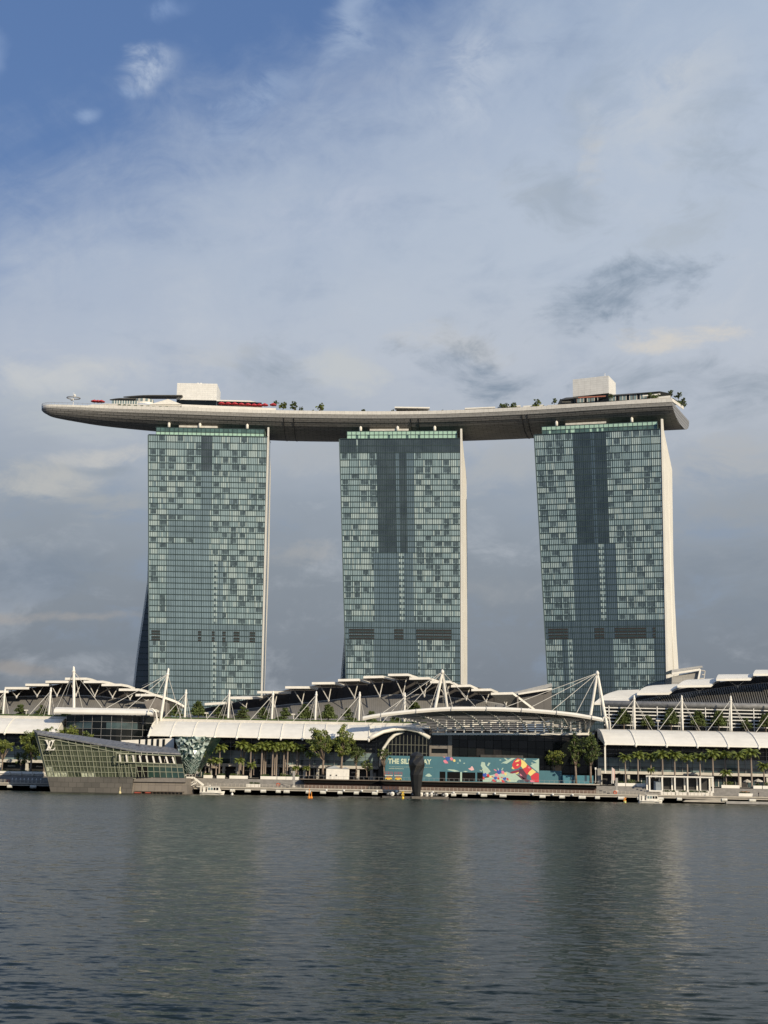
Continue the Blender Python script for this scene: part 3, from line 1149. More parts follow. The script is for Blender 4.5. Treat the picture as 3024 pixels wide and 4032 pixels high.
# observation end: mast with a ring
p = P(287, 1604, 668)
root = thing('ring_mast', 'thin white mast ringed by a small hoop near the tip of the deck', 'mast', (p.x, 668, DT))
pt = P(287, 1545, 668)
MB().path([(p.x, 668, DT), (p.x, 668, pt.z)], [.18, .08], 8).build('pole', white, root)
zr = P(287, 1567, 668).z
m = MB()
m.path([(p.x + 3.4 * math.cos(a), 668 + 3.4 * math.sin(a), zr + .25 * math.sin(a)) for a in [2 * math.pi * k / 28 for k in range(29)]], .28, 6)
m.build('ring', steel, root, smooth=True)
m = MB()
for a in (0, 1.57, 3.14, 4.71):
    m.tube((p.x, 668, zr), (p.x + 3.4 * math.cos(a), 668 + 3.4 * math.sin(a), zr), .08, n=4)
m.build('spoke', steel, root)
for dx, dz in ((.7, 1.2), (-.7, -1.2)):
    MB().path([(p.x + dx, 667.3, zr + dz - .7), (p.x + dx, 667.3, zr + dz), (p.x + dx, 667.3, zr + dz + .7)], [.2, .75, .2], 10).build('dish', white, root, smooth=True)

# dark oval-roofed bar, curved bay, terrace wall and tent near the tip
root = thing('deck_bar', 'low bar with a dark curved roof and glazed front beside a white tent', 'bar', (P(520, 1600, 672).x, 676, DT))


def roof_blade(x0, x1, ytop, ybot, Y, depth, m_, name, parent, thick=.5, nose=.5):
    """a lens-shaped roof: px span, top and bottom rows in the photograph"""
    b = MB()
    n = 14
    rings = []
    for i in range(n + 1):
        t = i / n
        px = lerp(x0, x1, t)
        k = max(.04, min(1, math.sin(math.pi * min(t / max(nose, .01) * .5, .5))))
        zt = P(px, ytop, Y).z
        zb = P(px, ybot, Y).z
        zt = lerp(zb, zt, k)
        X = P(px, ybot, Y).x
        rings.append([(X, Y - depth * .5 * k, zb), (X, Y - depth * .52 * k, zb + thick), (X, Y, max(zt, zb + thick)), (X, Y + depth * .5 * k, zb + thick), (X, Y + depth * .5 * k, zb)])
    b.loft(rings)
    return b.build(name, m_, parent)


darkroof = mat('dark_bronze_roof', (0.10, 0.098, 0.085), .5, metal=.3, var=.2)
roof_blade(486, 720, 1559, 1565, 684, 6, darkroof, 'roof', root)
roof_blade(432, 538, 1572, 1576, 678, 5, darkroof, 'lower_roof', root)
m = MB()
for i in range(10):
    xa, xb = P(440 + i * 10, 1590, 674).x, P(449 + i * 10, 1590, 674).x
    m.box(xa, xb, 674, 674.2, P(490, 1592, 674).z, P(490, 1578, 674).z, 0)
    m.box(xb, xb + .35, 673.8, 674.2, P(490, 1592, 674).z, P(490, 1578, 674).z, 1)
m.build('glazed_front', [glassteal, white], root)
m = MB()
c = P(563, 1585, 676)
for z0, z1, mi, rr in ((P(563, 1590, 676).z, P(563, 1582, 676).z, 0, 5.0), (P(563, 1582, 676).z, P(563, 1570, 676).z, 1, 4.9)):
    ringa = [(c.x + rr * 1.05 * math.cos(a), 679 - rr * .8 * math.sin(a)) for a in [math.pi * k / 12 for k in range(13)]]
    for k in range(12):
        (xa, ya), (xb, yb) = ringa[k], ringa[k + 1]
        m.face([(xa, ya, z0), (xb, yb, z0), (xb, yb, z1), (xa, ya, z1)], mi if k % 2 == 0 or mi == 0 else 2)
m.build('curved_bay', [white, glassteal, offwhite], root)
root = thing('terrace_wall', 'stepped white terrace wall pierced by a row of small dark planting niches', 'terrace wall', (P(520, 1600, 668).x, 668, DT))
m = MB()
pts = [P(300, 1603, 668.5), P(720, 1618, 669.5), P(720, 1600, 669.5), P(610, 1594, 669.5), P(500, 1590, 669.5), P(412, 1589, 668.5), P(370, 1597, 668.5)]
m.prism(pts, (0, 2.5, 0))
m.build('wall', offwhite, root)
for i, px in enumerate((470, 489, 508, 533, 558, 582, 604, 631, 656)):
    p = P(px, lerp(1597, 1606, i / 8.0), 668.2)
    MB().path([(p.x - .9, p.y, p.z - .6), (p.x - .4, p.y, p.z + .2), (p.x + .5, p.y, p.z + .35), (p.x + 1.1, p.y, p.z - .5)], [.15, .65, .6, .2], 6).build('planting_niche', hedgem, root)
root = thing('event_tent', 'broad low white tent on the roof deck beside the lift house', 'tent', (P(650, 1590, 672).x, 674, DT))
m = MB()
a, b_, c = P(590, 1592, 671), P(662, 1571, 671), P(716, 1592, 671)
m.prism([a, c, b_], (0, 9, 0))
m.build('tent_roof', white, root)
a0 = P(590, 1603, 671.3)
m = MB().prism([Vector((a.x + .4, 671.3, a0.z - 1)), Vector((c.x - .4, 671.3, a0.z - 1)), Vector((c.x - .4, 671.3, c.z)), Vector((a.x + .4, 671.3, a.z))], (0, 8, 0))
m.build('tent_wall', offwhite, root)

# long white wing with red parasols right of the first lift house
root = thing('deck_restaurant', 'long low white roof deck restaurant under a slim pale roof beside red parasols', 'restaurant', (P(970, 1600, 674).x, 678, DT))
m = MB()
m.prism([P(715, 1592, 668), P(1086, 1607, 669.5), P(1086, 1618, 669.5), P(715, 1607, 668)], (0, 6, 0))
m.build('white_wall', white, root)
m = MB()
m.prism([P(853, 1574, 676), P(985, 1577, 676), P(1008, 1583, 676), P(853, 1579, 676)], (0, 8, 0))
m.build('roof', white, root)
m = MB()
m.prism([P(853, 1594, 677), P(1030, 1600, 677), P(1030, 1585, 677), P(853, 1579, 677)], (0, 5, 0))
m.build('glazed_front', glassdark, root)


def parasol_at(name, label, px, py, Y, w, h, m_, group, zb):
    p = P(px, py, Y)
    root = thing(name, label, 'parasol', (p.x, Y, zb), group)
    b = MB()
    n = 8
    for k in range(n):
        a0, a1 = 2 * math.pi * k / n + .2, 2 * math.pi * (k + 1) / n + .2
        b.face([(p.x + w * math.cos(a0), Y + w * math.sin(a0), p.z - h), (p.x + w * math.cos(a1), Y + w * math.sin(a1), p.z - h), (p.x, Y, p.z)])
        b.face([(p.x + w * math.cos(a0), Y + w * math.sin(a0), p.z - h - .35), (p.x + w * math.cos(a1), Y + w * math.sin(a1), p.z - h - .35),
                (p.x + w * math.cos(a1), Y + w * math.sin(a1), p.z - h), (p.x + w * math.cos(a0), Y + w * math.sin(a0), p.z - h)])
    b.build('canopy', m_, root)
    MB().tube((p.x, Y, zb), (p.x, Y, p.z), .07, n=6).build('pole', steel, root)


G = 'red parasols on the roof deck'
for i, (px, py) in enumerate([(873, 1581), (899, 1582), (925, 1583), (951, 1585), (977, 1586), (1001, 1588), (1022, 1588), (1043, 1587), (1076, 1586)]):
    parasol_at('parasol', ('%s red parasol counting from the lift house along the slim white roof' % ORD[i]) if i < 7 else
               ('red parasol standing alone beside the last white wall' if i == 7 else 'red parasol at the end of the row, next to the deck trees'), px, py, 673, 1.9, 1.0, red, G, DT)
for i, (px, py) in enumerate([(372, 1573), (386, 1574), (400, 1574)]):
    parasol_at('parasol', '%s red parasol of the three on the terrace near the tip of the deck' % ['outermost', 'middle', 'innermost'][i], px, py, 675, 1.9, .9, red, G, DT)

# pool side shelters: low white slabs along the deck edge
for i, (x0, x1, y) in enumerate([(1490 + 64, 1494 + 198, 1606), (1830, 1950, 1611), (1960, 2050, 1606), (2060, 2140, 1603)]):
    Y = 668 - max(0, (x0 - 1500)) * .022
    a, b_ = P(x0, y, Y), P(x1, y + (2 if i == 0 else -5), Y - (.5 if i == 0 else 2.5))
    root = thing('pool_shelter', ['flat white pool shelter over the middle tower', 'low white slab shelter right of the middle tower', 'low white slab shelter beside dark bushes', 'low white slab shelter near the feathery deck tree'][i],
                 'shelter', ((a.x + b_.x) / 2, Y, DT), 'low white shelters on the deck')
    MB().prism([a, b_, b_ + Vector((0, 4, 0)), a + Vector((0, 4, 0))], (0, 0, .7)).build('roof_slab', white, root)
    m = MB()
    for t in (.05, .35, .65, .95):
        p = lerp(a, b_, t)
        m.box(p.x - .15, p.x + .15, p.y + .6, p.y + .9, DT, p.z)
    m.build('posts', darkmetal, root)
    o = MB().prism([Vector((a.x + 1, a.y + 3, DT)), Vector((b_.x - 1, b_.y + 3, DT)), Vector((b_.x - 1, b_.y + 3, b_.z)), Vector((a.x + 1, a.y + 3, a.z))], (0, .3, 0)).build('back_wall', glassdark, root)

# restaurant at the blunt end
root = thing('deck_restaurant', 'dark roofed restaurant with glazed bays at the blunt end of the deck', 'restaurant', (P(2430, 1570, 650).x, 650, DT))
m = MB()
A = [P(2206, 1570, 655), P(2230, 1562, 654), P(2260, 1560, 653), P(2480, 1546, 647), P(2600, 1537, 643), P(2640, 1545, 643), P(2650, 1552, 643)]
B = [P(2206, 1570, 655), P(2214, 1575, 654), P(2260, 1568, 653), P(2480, 1553, 647), P(2600, 1541, 643), P(2640, 1549, 643), P(2650, 1553, 643)]
rings = [[b, b + Vector((0, 11, 0)), a + Vector((0, 11, 0)), a + Vector((0, 1.5, 0))] for a, b in zip(A, B)]
m.loft(rings)
m.build('roof', darkroof, root)
m = MB()
m.loft([[P(2212, 1584, 655), P(2212, 1584, 662), P(2212, 1574, 662), P(2212, 1574, 655)], [P(2256, 1584, 655), P(2256, 1584, 662), P(2256, 1572, 662), P(2256, 1572, 655)]])
m.build('dark_drum', darkroof, root)
m = MB()
for i in range(24):
    t0, t1 = i / 24, (i + .8) / 24
    f = lambda t, top: P(lerp(2258, 2592, t), lerp(1586, 1569, t) if not top else lerp(1567, 1543, t), lerp(653.5, 645, t))
    m.face([f(t0, 0), f(t1, 0), f(t1, 1), f(t0, 1)], 0 if i % 3 else 1)
    m.face([f(t1, 0) - Vector((0, .1, 0)), f(t1 + .2 / 24, 0) - Vector((0, .1, 0)), f(t1 + .2 / 24, 1) - Vector((0, .1, 0)), f(t1, 1) - Vector((0, .1, 0))], 2 if i % 4 else 3)
m.build('glazed_front', [glassteal, glassdark, offwhite, browntimber], root)
for x0, x1, y0, y1 in ((2276, 2385, 1566, 1560), (2445, 2480, 1557, 1553), (2492, 2525, 1553, 1550)):
    MB().bar(P(x0, y0, 649), P(x1, y1, 648), .5, .6).build('awning', mat('rust_awning', (.30, .10, .06), .6), root)
m = MB()
m.bar(P(2530, 1559, 644.5), P(2600, 1552, 643.5), .4, .6)
m.bar(P(2560, 1571, 643), P(2640, 1562, 640), .5, 1.2)
m.build('balcony_edge', white, root)
root = thing('upper_parapet', 'stepped white parapet wall round the blunt end of the deck', 'parapet', (P(2400, 1590, 645).x, 645, DT))
m = MB()
m.prism([P(2156, 1595, 648.5), P(2380, 1583, 640.5), P(2640, 1564, 632.3), P(2640, 1583, 632.3), P(2380, 1596, 640.5), P(2156, 1611, 648.5)], (0, 1.2, 0))
m.build('wall', offwhite, root)
m = MB()
for i in range(8):
    t0, t1 = i / 8, (i + .9) / 8
    f = lambda t, y: P(lerp(2642, 2692, t), lerp(1565, 1600, t) + y, lerp(633, 650, t))
    m.prism([f(t0, 0), f(t1, 0), f(t1, 12), f(t0, 12)], (.2, .6, 0))
m.build('stern_balustrade', white, root)

# ================================================================ PODIUM
louv = mat('white_louvre', (0.70, 0.69, 0.65), .5)
slabm = mat('pale_slab_edge', (0.60, 0.57, 0.51), .65, var=.1)
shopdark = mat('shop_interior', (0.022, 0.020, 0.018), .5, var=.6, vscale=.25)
greenwin = mat('green_grey_glazing', (0.045, 0.075, 0.078), .1, spec=.7, var=.35, vscale=.2)


def awning(root, x0, x1, nseg, lend=0, rend=0):
    """the white vaulted roof along a mall front: profile rises from the eave at Y 530 to the terrace at Y 546"""
    prof = [(530.0, 21.7), (530.1, 22.3), (532.0, 23.6), (535.0, 25.3), (538.5, 26.8), (542, 27.8), (546, 28.3)]
    m = MB()
    N = 24
    rings = []
    for i in range(N + 1):
        x = lerp(x0, x1, i / N)
        rings.append([(x, y, z) for y, z in prof])
    for a, b in zip(rings, rings[1:]):
        for j in range(len(prof) - 1):
            m.face([a[j], b[j], b[j + 1], a[j + 1]], 0)
        # soffit
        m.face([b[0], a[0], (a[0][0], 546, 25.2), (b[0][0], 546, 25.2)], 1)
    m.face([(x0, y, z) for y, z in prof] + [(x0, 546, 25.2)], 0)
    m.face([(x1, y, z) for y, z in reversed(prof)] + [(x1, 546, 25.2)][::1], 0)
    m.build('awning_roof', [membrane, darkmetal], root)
    for i in range(nseg + 1):
        x = lerp(x0 + .3, x1 - .3, i / nseg)
        MB().path([(x, y - .12, z + .12) for y, z in prof], .20, 6).build('awning_rib', white, root)
        MB().path([(x, 529.8, 22.2), (x, 529.8, 21.6), (x, 529.8, 21.0)], [.35, .55, .25], 8).build('eave_bracket', white, root)


def front(root, x0, x1, Y0=545.0, cols=9):
    """the shop front below the awning"""
    W = x1 - x0
    m = MB()
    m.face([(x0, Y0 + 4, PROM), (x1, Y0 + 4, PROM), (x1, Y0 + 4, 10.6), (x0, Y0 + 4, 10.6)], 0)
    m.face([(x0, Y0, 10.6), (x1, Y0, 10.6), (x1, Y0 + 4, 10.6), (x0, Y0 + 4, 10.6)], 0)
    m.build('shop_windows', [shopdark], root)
    m = MB()
    g = random.Random(int(x0 * 7))
    x = x0 + .5
    while x < x1 - 2:
        w = g.uniform(1.0, 3.2)
        q = g.random()
        if q < .30:
            MB().box(x, x + w, Y0 + 3.7, Y0 + 3.9, PROM, 9.2, 0).box(x + w * .45, x + w * .55, Y0 + 3.6, Y0 + 3.9, PROM, 9.2, 1).build('shop_door', [greenwin, offwhite], root)
        elif q < .5:
            MB().box(x, x + .35, Y0 + 3.5, Y0 + 3.9, PROM, 10.5).build('shop_pillar', offwhite, root)
        elif q < .72:
            MB().box(x, x + w * 1.4, Y0 + 3.5, Y0 + 3.8, 8.9, 9.4).build('shop_sign_band', offwhite, root)
        x += w + g.uniform(.4, 2.0)
    for i in range(cols):
        x = lerp(x0 + 1, x1 - 1, i / (cols - 1))
        MB().box(x - .55, x + .55, Y0 + .3, Y0 + 1.4, PROM, 10.6).build('column', offwhite, root)
    MB().box(x0, x1, Y0 - .3, Y0 + .5, 10.6, 11.75).build('slab_edge', slabm, root)
    m = MB()
    n = int(W / 4.2)
    g = random.Random(int(x0))
    for i in range(n):
        xa, xb = lerp(x0, x1, i / n), lerp(x0, x1, (i + 1) / n) - .12
        m.face([(xa, Y0 + .8, 11.75), (xb, Y0 + .8, 11.75), (xb, Y0 + .8, 13.6), (xa, Y0 + .8, 13.6)], 0 if g.random() < .75 else 1)
        m.face([(xa, Y0 + .6, 13.7), (xb, Y0 + .6, 13.7), (xb, Y0 + .6, 15.2), (xa, Y0 + .6, 15.2)], 1)
        m.face([(xa, Y0 + .6, 15.28), (xb, Y0 + .6, 15.28), (xb, Y0 + .6, 16.9), (xa, Y0 + .6, 16.9)], 1)
        m.face([(xa, Y0 + 1.4, 17.0), (xb, Y0 + 1.4, 17.0), (xb, Y0 + 1.4, 25.2), (xa, Y0 + 1.4, 25.2)], 2)
    m.build('glazing', [greenwin, glassteal, glassdark], root)
    m = MB()
    for z in (17.0, 18.6, 20.2, 21.8, 23.4):
        m.box(x0, x1, Y0 + 1.15, Y0 + 1.3, z, z + .12)
    for i in range(0, n, 2):
        x = lerp(x0, x1, i / n)
        m.box(x - .08, x + .08, Y0 + .3, Y0 + .45, 11.75, 25)
    m.build('glazing_bar', steel, root)
    m = MB()
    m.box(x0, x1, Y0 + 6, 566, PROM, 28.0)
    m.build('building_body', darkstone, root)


def terrace(root, x0, x1, z=28.3):
    m = MB()
    m.box(x0, x1, 546.0, 546.8, 27.9, 29.3, 0)
    m.box(x0, x1, 546.8, 566, 27.6, 28.3, 1)
    m.build('terrace_wall', [slabm, concrete], root)
    MB().box(x0, x1, 547.2, 549.2, 28.3, 30.0).build('terrace_hedge', hedgem, root)


def roof_slope(root, top_px, yb_px, Yt, Yb, x_ends=None):
    """the grey seamed roof: top edge in the photograph, leaning back from Yb to Yt"""
    m = MB()
    tp = [P(px, py, Yt) for px, py in top_px]
    for a, b in zip(tp, tp[1:]):
        a0 = Vector((a.x, Yb, 27))
        b0 = Vector((b.x, Yb, 27))
        for j in range(6):
            t0, t1 = j / 6, (j + 1) / 6
            fy = lambda t: t ** 1.25
            q = lambda lo, hi, t: Vector((hi.x, lerp(Yb, Yt, fy(t)), lerp(27, hi.z, t)))
            m.face([q(a0, a, t0), q(b0, b, t0), q(b0, b, t1), q(a0, a, t1)], 0)
    m.build('seamed_roof', greyroof, root, smooth=True)
    m = MB()
    for a, b in zip(tp, tp[1:]):
        m.bar(a - Vector((0, .1, 0)), b - Vector((0, .1, 0)), .5, .35)
    m.build('roof_edge_trim', steel, root)
    return tp


def blade(root, a, b, c, Y, Yc, th=1.0, curve=None, m_=None):
    """flat white roof blade: near edge a-b, far right corner c (pixels), Y near and far"""
    A, B = P(*a, Y), P(*b, Y)
    if curve:
        edge = [B] + [P(px, py, yy) for px, py, yy in curve]
    else:
        edge = [B, P(*c, Yc)]
    m = MB()
    for k in range(len(edge) - 1):
        e0, e1 = edge[k], edge[k + 1]
        a0 = A + (e0 - B)
        a1 = A + (e1 - B)
        if k == 0:
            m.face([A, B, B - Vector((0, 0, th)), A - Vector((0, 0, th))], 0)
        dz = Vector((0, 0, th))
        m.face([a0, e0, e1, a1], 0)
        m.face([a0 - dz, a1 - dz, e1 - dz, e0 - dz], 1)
        m.face([e0, e0 - dz, e1 - dz, e1], 0)
        m.face([a0, a1, a1 - dz, a0 - dz], 0)
    e1 = edge[-1]
    a1 = A + (e1 - B)
    m.face([a1, e1, e1 - dz, a1 - dz], 0)
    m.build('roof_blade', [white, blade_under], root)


def vstrut(root, px, py, l, r, Yn, Yt):
    n = P(px, py, Yn)
    m = MB()
    m.tube(n, P(*l, Yt), .22, n=6)
    m.tube(n, P(*r, Yt), .22, n=6)
    m.path([n + Vector((0, 0, -.6)), n, n + Vector((0, 0, .6))], [.2, .45, .2], 8)
    m.build('v_strut', offwhite, root)


def clerestory(root, tp, topline, Y):
    """dark recessed band between the seamed roof and the blades"""
    m = MB()
    for (a, b) in zip(topline, topline[1:]):
        A, B = P(*a, Y), P(*b, Y)
        m.face([(A.x, Y, 27), (B.x, Y, 27), B, A], 0)
    for k in range(int((topline[-1][0] - topline[0][0]) / 62)):
        px = topline[0][0] + 30 + 62 * k
        for (a, b) in zip(topline, topline[1:]):
            if a[0] <= px < b[0]:
                py = lerp(a[1], b[1], (px - a[0]) / (b[0] - a[0]))
                q = P(px, py, Y - .1)
                m.tube((q.x, Y - .1, 30), q, .12, n=4, m=1)
    m.build('clerestory', [mesh_dark, darkmetal], root)


# ---- left mall
XL0, XL1 = -230.0, PX(225, 530, 2870)
mall = thing('mall_building', 'left waterfront mall under a row of stepped white roof blades, behind the glass pavilion', 'shopping mall', (-150, 560, PROM), 'malls along the waterfront')
awning(mall, XL0, XL1, 5)
front(mall, XL0, PX(640, 545), cols=14)
terrace(mall, XL0, PX(262, 546, 2835))
MB().box(PX(262, 550, 2835), PX(690, 552, 2835), 552, 566, 27.6, 28.3).build('terrace_deck', concrete, mall)
tp = roof_slope(mall, [(-420, 2790), (-200, 2765), (0, 2746), (100, 2742), (225, 2738), (300, 2738), (400, 2742), (500, 2756), (560, 2766), (618, 2776)], 2830, 578, 562)
clerestory(mall, tp, [(-420, 2760), (-200, 2735), (30, 2725), (120, 2708), (210, 2698), (300, 2684), (390, 2684), (480, 2700), (540, 2716), (618, 2745)], 580)
MB().prism([P(566, 2762, 563), P(618, 2748, 563), P(650, 2765, 563), P(650, 2842, 563), P(600, 2842, 563)], (0, 16, 0)).build('gable_wall', brownstone, mall)
for a, b, c, cur in [((-150, 2733), (-48, 2733), None, [(-46, 2735, 580)]), ((-70, 2719), (34, 2719), None, [(36, 2722, 580)]), ((19, 2705), (115, 2705), None, [(117, 2709, 580)]), ((100, 2692), (193, 2692), None, [(196, 2696, 580)]),
                     ((179, 2680), (270, 2680), None, [(273, 2685, 580)]), ((256, 2668), (342, 2668), None, [(362, 2672, 574), (382, 2679, 582)]), ((329, 2680), (405, 2680), None, [(428, 2684, 574), (455, 2692, 582)]),
                     ((400, 2692), (478, 2692), None, [(505, 2697, 574), (532, 2707, 582)]), ((468, 2711), (545, 2711), None, [(575, 2717, 574), (610, 2732, 582)]), ((534, 2732), (612, 2732), None, [(650, 2743, 572), (690, 2757, 574), (733, 2781, 576)])]:
    blade(mall, a, b, c, 566, 580, 1.0, cur)
for px, py, l, r in [(65, 2744, (41, 2716), (88, 2716)), (146, 2740, (121, 2702), (170, 2702)), (224, 2739, (197, 2690), (248, 2690)), (299, 2738, (273, 2678), (323, 2679)), (373, 2741, (348, 2690), (396, 2690)),
                     (443, 2745, (418, 2702), (467, 2702)), (512, 2752, (486, 2720), (531, 2720)), (577, 2762, (556, 2742), (596, 2742)), (-20, 2748, (-44, 2730), (4, 2730))]:
    vstrut(mall, px, py, l, r, 566, 572)

# ---- glass drum between the left mall and the centre mall, with its own white roof
drum = thing('glass_atrium', 'dark glass atrium drum under a long white rounded roof, behind the pavilion', 'atrium', (PX(410, 545), 545, PROM))
m = MB()
N = 18
xa, xb = PX(262, 540, 2830), PX(606, 540, 2830)
za, zb_ = P(430, 2818, 540).z, 10.6
bulge = lambda t: 541 - 7.5 * math.sin(math.pi * t)
g = random.Random(4)
for lv in range(7):
    z0, z1 = lerp(zb_, za, lv / 7), lerp(zb_, za, (lv + 1) / 7)
    for i in range(N):
        t0, t1 = i / N, (i + 1) / N
        ins = .6 * lv / 7
        m.face([(lerp(xa, xb, t0), bulge(t0) - ins, z0), (lerp(xa, xb, t1), bulge(t1) - ins, z0), (lerp(xa, xb, t1), bulge(t1) - ins, z1), (lerp(xa, xb, t0), bulge(t0) - ins, z1)], 1 if (lv == 5 and g.random() < .6) else 0)
m.face([(lerp(xa, xb, t), bulge(t), za) for t in [i / N for i in range(N + 1)]] + [(xb, 556, za), (xa, 556, za)], 0)
m.build('glass_drum', [glassdark, greenwin], drum)
m = MB()
for lv in range(1, 7):
    z = lerp(zb_, za, lv / 7)
    m.path([(lerp(xa, xb, t), bulge(t) - .75, z) for t in [i / N for i in range(N + 1)]], .09, 4)
for i in range(0, N + 1, 2):
    t = i / N
    m.tube((lerp(xa, xb, t), bulge(t) - .1, zb_), (lerp(xa, xb, t), bulge(t) - .75, za), .08, n=4)
m.build('drum_mullion', steel, drum)
m = MB()
L0, L1 = P(217, 2804, 534), P(606, 2804, 534)
zt = (L0.z + L1.z) / 2 + .6
prof = [(531.6, -1.6), (531.4, -1.0), (532.4, .2), (534.5, 1.0), (540, 1.2), (552, .8), (552, .3), (534, .1), (532.4, -1.5)]
m.loft([[(L0.x, y, zt + z) for y, z in prof], [(L1.x, y, zt + z) for y, z in prof]])
m.build('rounded_roof', membrane, drum)
e = P(580, 2800, 531)
m = MB()
m.path([(e.x, 531, zt - 1.2), (e.x + .6, 531, zt + .6), (e.x + 2.0, 531, zt + .9), (e.x + 3.4, 531, zt - .4), (e.x + 4.0, 531, zt - 3), (e.x + 4.0, 531, zt - 5)], .35, 6)
m.build('roof_end_curl', white, drum)

# ---- centre mall
XC0, XC1 = PX(582, 530, 2895), PX(1455, 530, 2905)
mall = thing('mall_building', 'central waterfront mall with the widest arc of white roof blades, between the two other malls', 'shopping mall', (-20, 560, PROM), 'malls along the waterfront')
awning(mall, XC0, XC1, 10)
front(mall, PX(660, 545), PX(1685, 545), cols=20)
terrace(mall, PX(610, 546, 2840), PX(1680, 546, 2865))
tp = roof_slope(mall, [(690, 2830), (770, 2808), (850, 2800), (940, 2795), (1080, 2780), (1190, 2768), (1300, 2757), (1400, 2745), (1500, 2738), (1580, 2735), (1650, 2735), (1720, 2739), (1800, 2749), (1880, 2757), (1950, 2768), (2042, 2784)], 2845, 582, 562)
clerestory(mall, tp, [(800, 2790), (912, 2768), (1020, 2742), (1130, 2716), (1240, 2700), (1340, 2684), (1440, 2672), (1540, 2664), (1640, 2664), (1720, 2674), (1800, 2692), (1880, 2706), (1950, 2722), (2040, 2742)], 585)
MB().prism([P(2036, 2742, 566), P(2042, 2742, 566), P(2042, 2790, 566), P(2036, 2790, 566)], (0, 19, 0)).build('gable_wall', brownstone, mall)
for a, b, c in [((806, 2768), (890, 2763), (917, 2762)), ((907, 2743), (985, 2744), (1035, 2741)), ((1013, 2721), (1080, 2721), (1146, 2723)), ((1123, 2702), (1216, 2702), (1252, 2708)), ((1228, 2686), (1315, 2685), (1356, 2695)),
                ((1331, 2674), (1413, 2672), (1457, 2685)), ((1431, 2662), (1508, 2660), (1554, 2674)), ((1528, 2653), (1607, 2652), (1646, 2665)), ((1612, 2667), (1689, 2666), (1728, 2680)), ((1694, 2681), (1771, 2680), (1803, 2694)),
                ((1776, 2697), (1851, 2695), (1882, 2709)), ((1856, 2712), (1933, 2711), (1962, 2723)), ((1933, 2727), (2019, 2725), (2111, 2794))]:
    blade(mall, a, b, c, 566, 583 if c[0] != 2111 else 572, 1.0)
for px, py, l, r in [(968, 2786, (930, 2752), (976, 2750)), (1080, 2782, (1044, 2729), (1092, 2728)), (1189, 2768, (1153, 2710), (1201, 2710)), (1294, 2758, (1258, 2694), (1306, 2693)), (1396, 2748, (1358, 2682), (1411, 2682)), (1495, 2742, (1459, 2672), (1510, 2673)),
                     (1587, 2738, (1553, 2663), (1601, 2664)), (1671, 2740, (1640, 2676), (1683, 2677)), (1756, 2747, (1722, 2692), (1770, 2692)), (1836, 2753, (1800, 2706), (1850, 2707)), (1914, 2763, (1886, 2721), (1929, 2722)), (1992, 2774, (1963, 2736), (2007, 2736))]:
    vstrut(mall, px, py, l, r, 567, 573)
# the great white arch and vaulted end of the centre mall
m = MB()
m.path([P(1455, 2908, 530.2), P(1478, 2896, 531.5), P(1508, 2882, 533), P(1555, 2872, 536), P(1600, 2869, 538), P(1645, 2878, 540), P(1690, 2905, 542)], [.9, .8, .75, .75, .8, .85, .9], 8)
m.build('end_arch', white, mall, smooth=True)
m = MB()
m.path([P(1497, 3018, 538), P(1500, 2985, 538), P(1512, 2945, 538), P(1532, 2912, 538.5), P(1556, 2892, 539), P(1590, 2880, 540)], [.55, .6, .65, .7, .7, .6], 8)
m.build('inner_arch', white, mall, smooth=True)
m = MB()
pts = [(1455, 2906, 530.4), (1478, 2894, 531.7), (1508, 2880, 533.2), (1555, 2870, 536.2), (1600, 2867, 538.2), (1645, 2876, 540.2), (1690, 2903, 542.2)]
for (a, b) in zip(pts, pts[1:]):
    A, B = P(*a), P(*b)
    m.face([A, B, (B.x, 547, 28.6), (A.x, 547, 28.6)])
m.build('end_vault', membrane, mall)
m = MB()
for i in range(11):
    px = 1530 + i * 15
    top = P(px, 2884 + abs(px - 1600) * .12, 541.5)
    m.box(top.x - .07, top.x + .07, 541.2, 541.5, PROM, top.z)
for z in (14.0, 17.2, 20.4):
    m.box(PX(1505, 541), PX(1682, 541), 541.1, 541.25, z, z + .14)
m.build('arch_mullion', mat('arch_mullion_shaded', (.20, .20, .16), .5), mall)  # tone darkened to paint in the canopy's shade
MB().face([(PX(1490, 542.5), 542.5, PROM), (PX(1690, 542.5), 542.5, PROM), (PX(1690, 542.5), 542.5, 27), (PX(1490, 542.5), 542.5, 27)]).build('arch_glass', glassdark, mall)

# ---- right mall
XR0, XR1 = PX(2379, 530, 2925), 260.0
mall = thing('mall_building', 'right waterfront mall with a ribbed grey roof and white louvred upper glazing', 'shopping mall', (150, 560, PROM), 'malls along the waterfront')
awning(mall, XR0, XR1, 14)
front(mall, XR0, XR1, cols=16)
MB().box(XR0 + .1, XR0 + .7, 530.5, 531.1, 10.6, 21.9).build('corner_post', white, mall)
MB().box(XR0 - 1, XR0 + .5, 541, 546, PROM, 12.6).build('corner_pier', concrete, mall)
m = MB()
m.box(XR0, XR1, 546, 552, 27.6, 28.5)
m.build('terrace_deck', concrete, mall)
gx0 = PX(2378, 556, 2830)
m = MB()
zt_ = P(2600, 2788, 556).z
m.face([(gx0, 556, 28.5), (XR1, 556, 28.5), (XR1, 556, zt_), (gx0, 556, zt_)])
m.build('upper_glazing', glassdark, mall)
m = MB()
for k in range(6):
    z = lerp(30.4, zt_ - .5, k / 5.0)
    m.box(gx0, XR1, 555.2, 555.6, z, z + .42)
for i in range(20):
    x = gx0 + 2 + i * 10.05
    m.box(x - .18, x + .18, 555.0, 555.3, 28.5, zt_ + .8)
m.build('louvre_screen', louv, mall)
m = MB()
zc = zt_ + 1.4
m.path([(gx0 - 1, 556, zc), (XR1, 556, zc)], 1.35, 14)
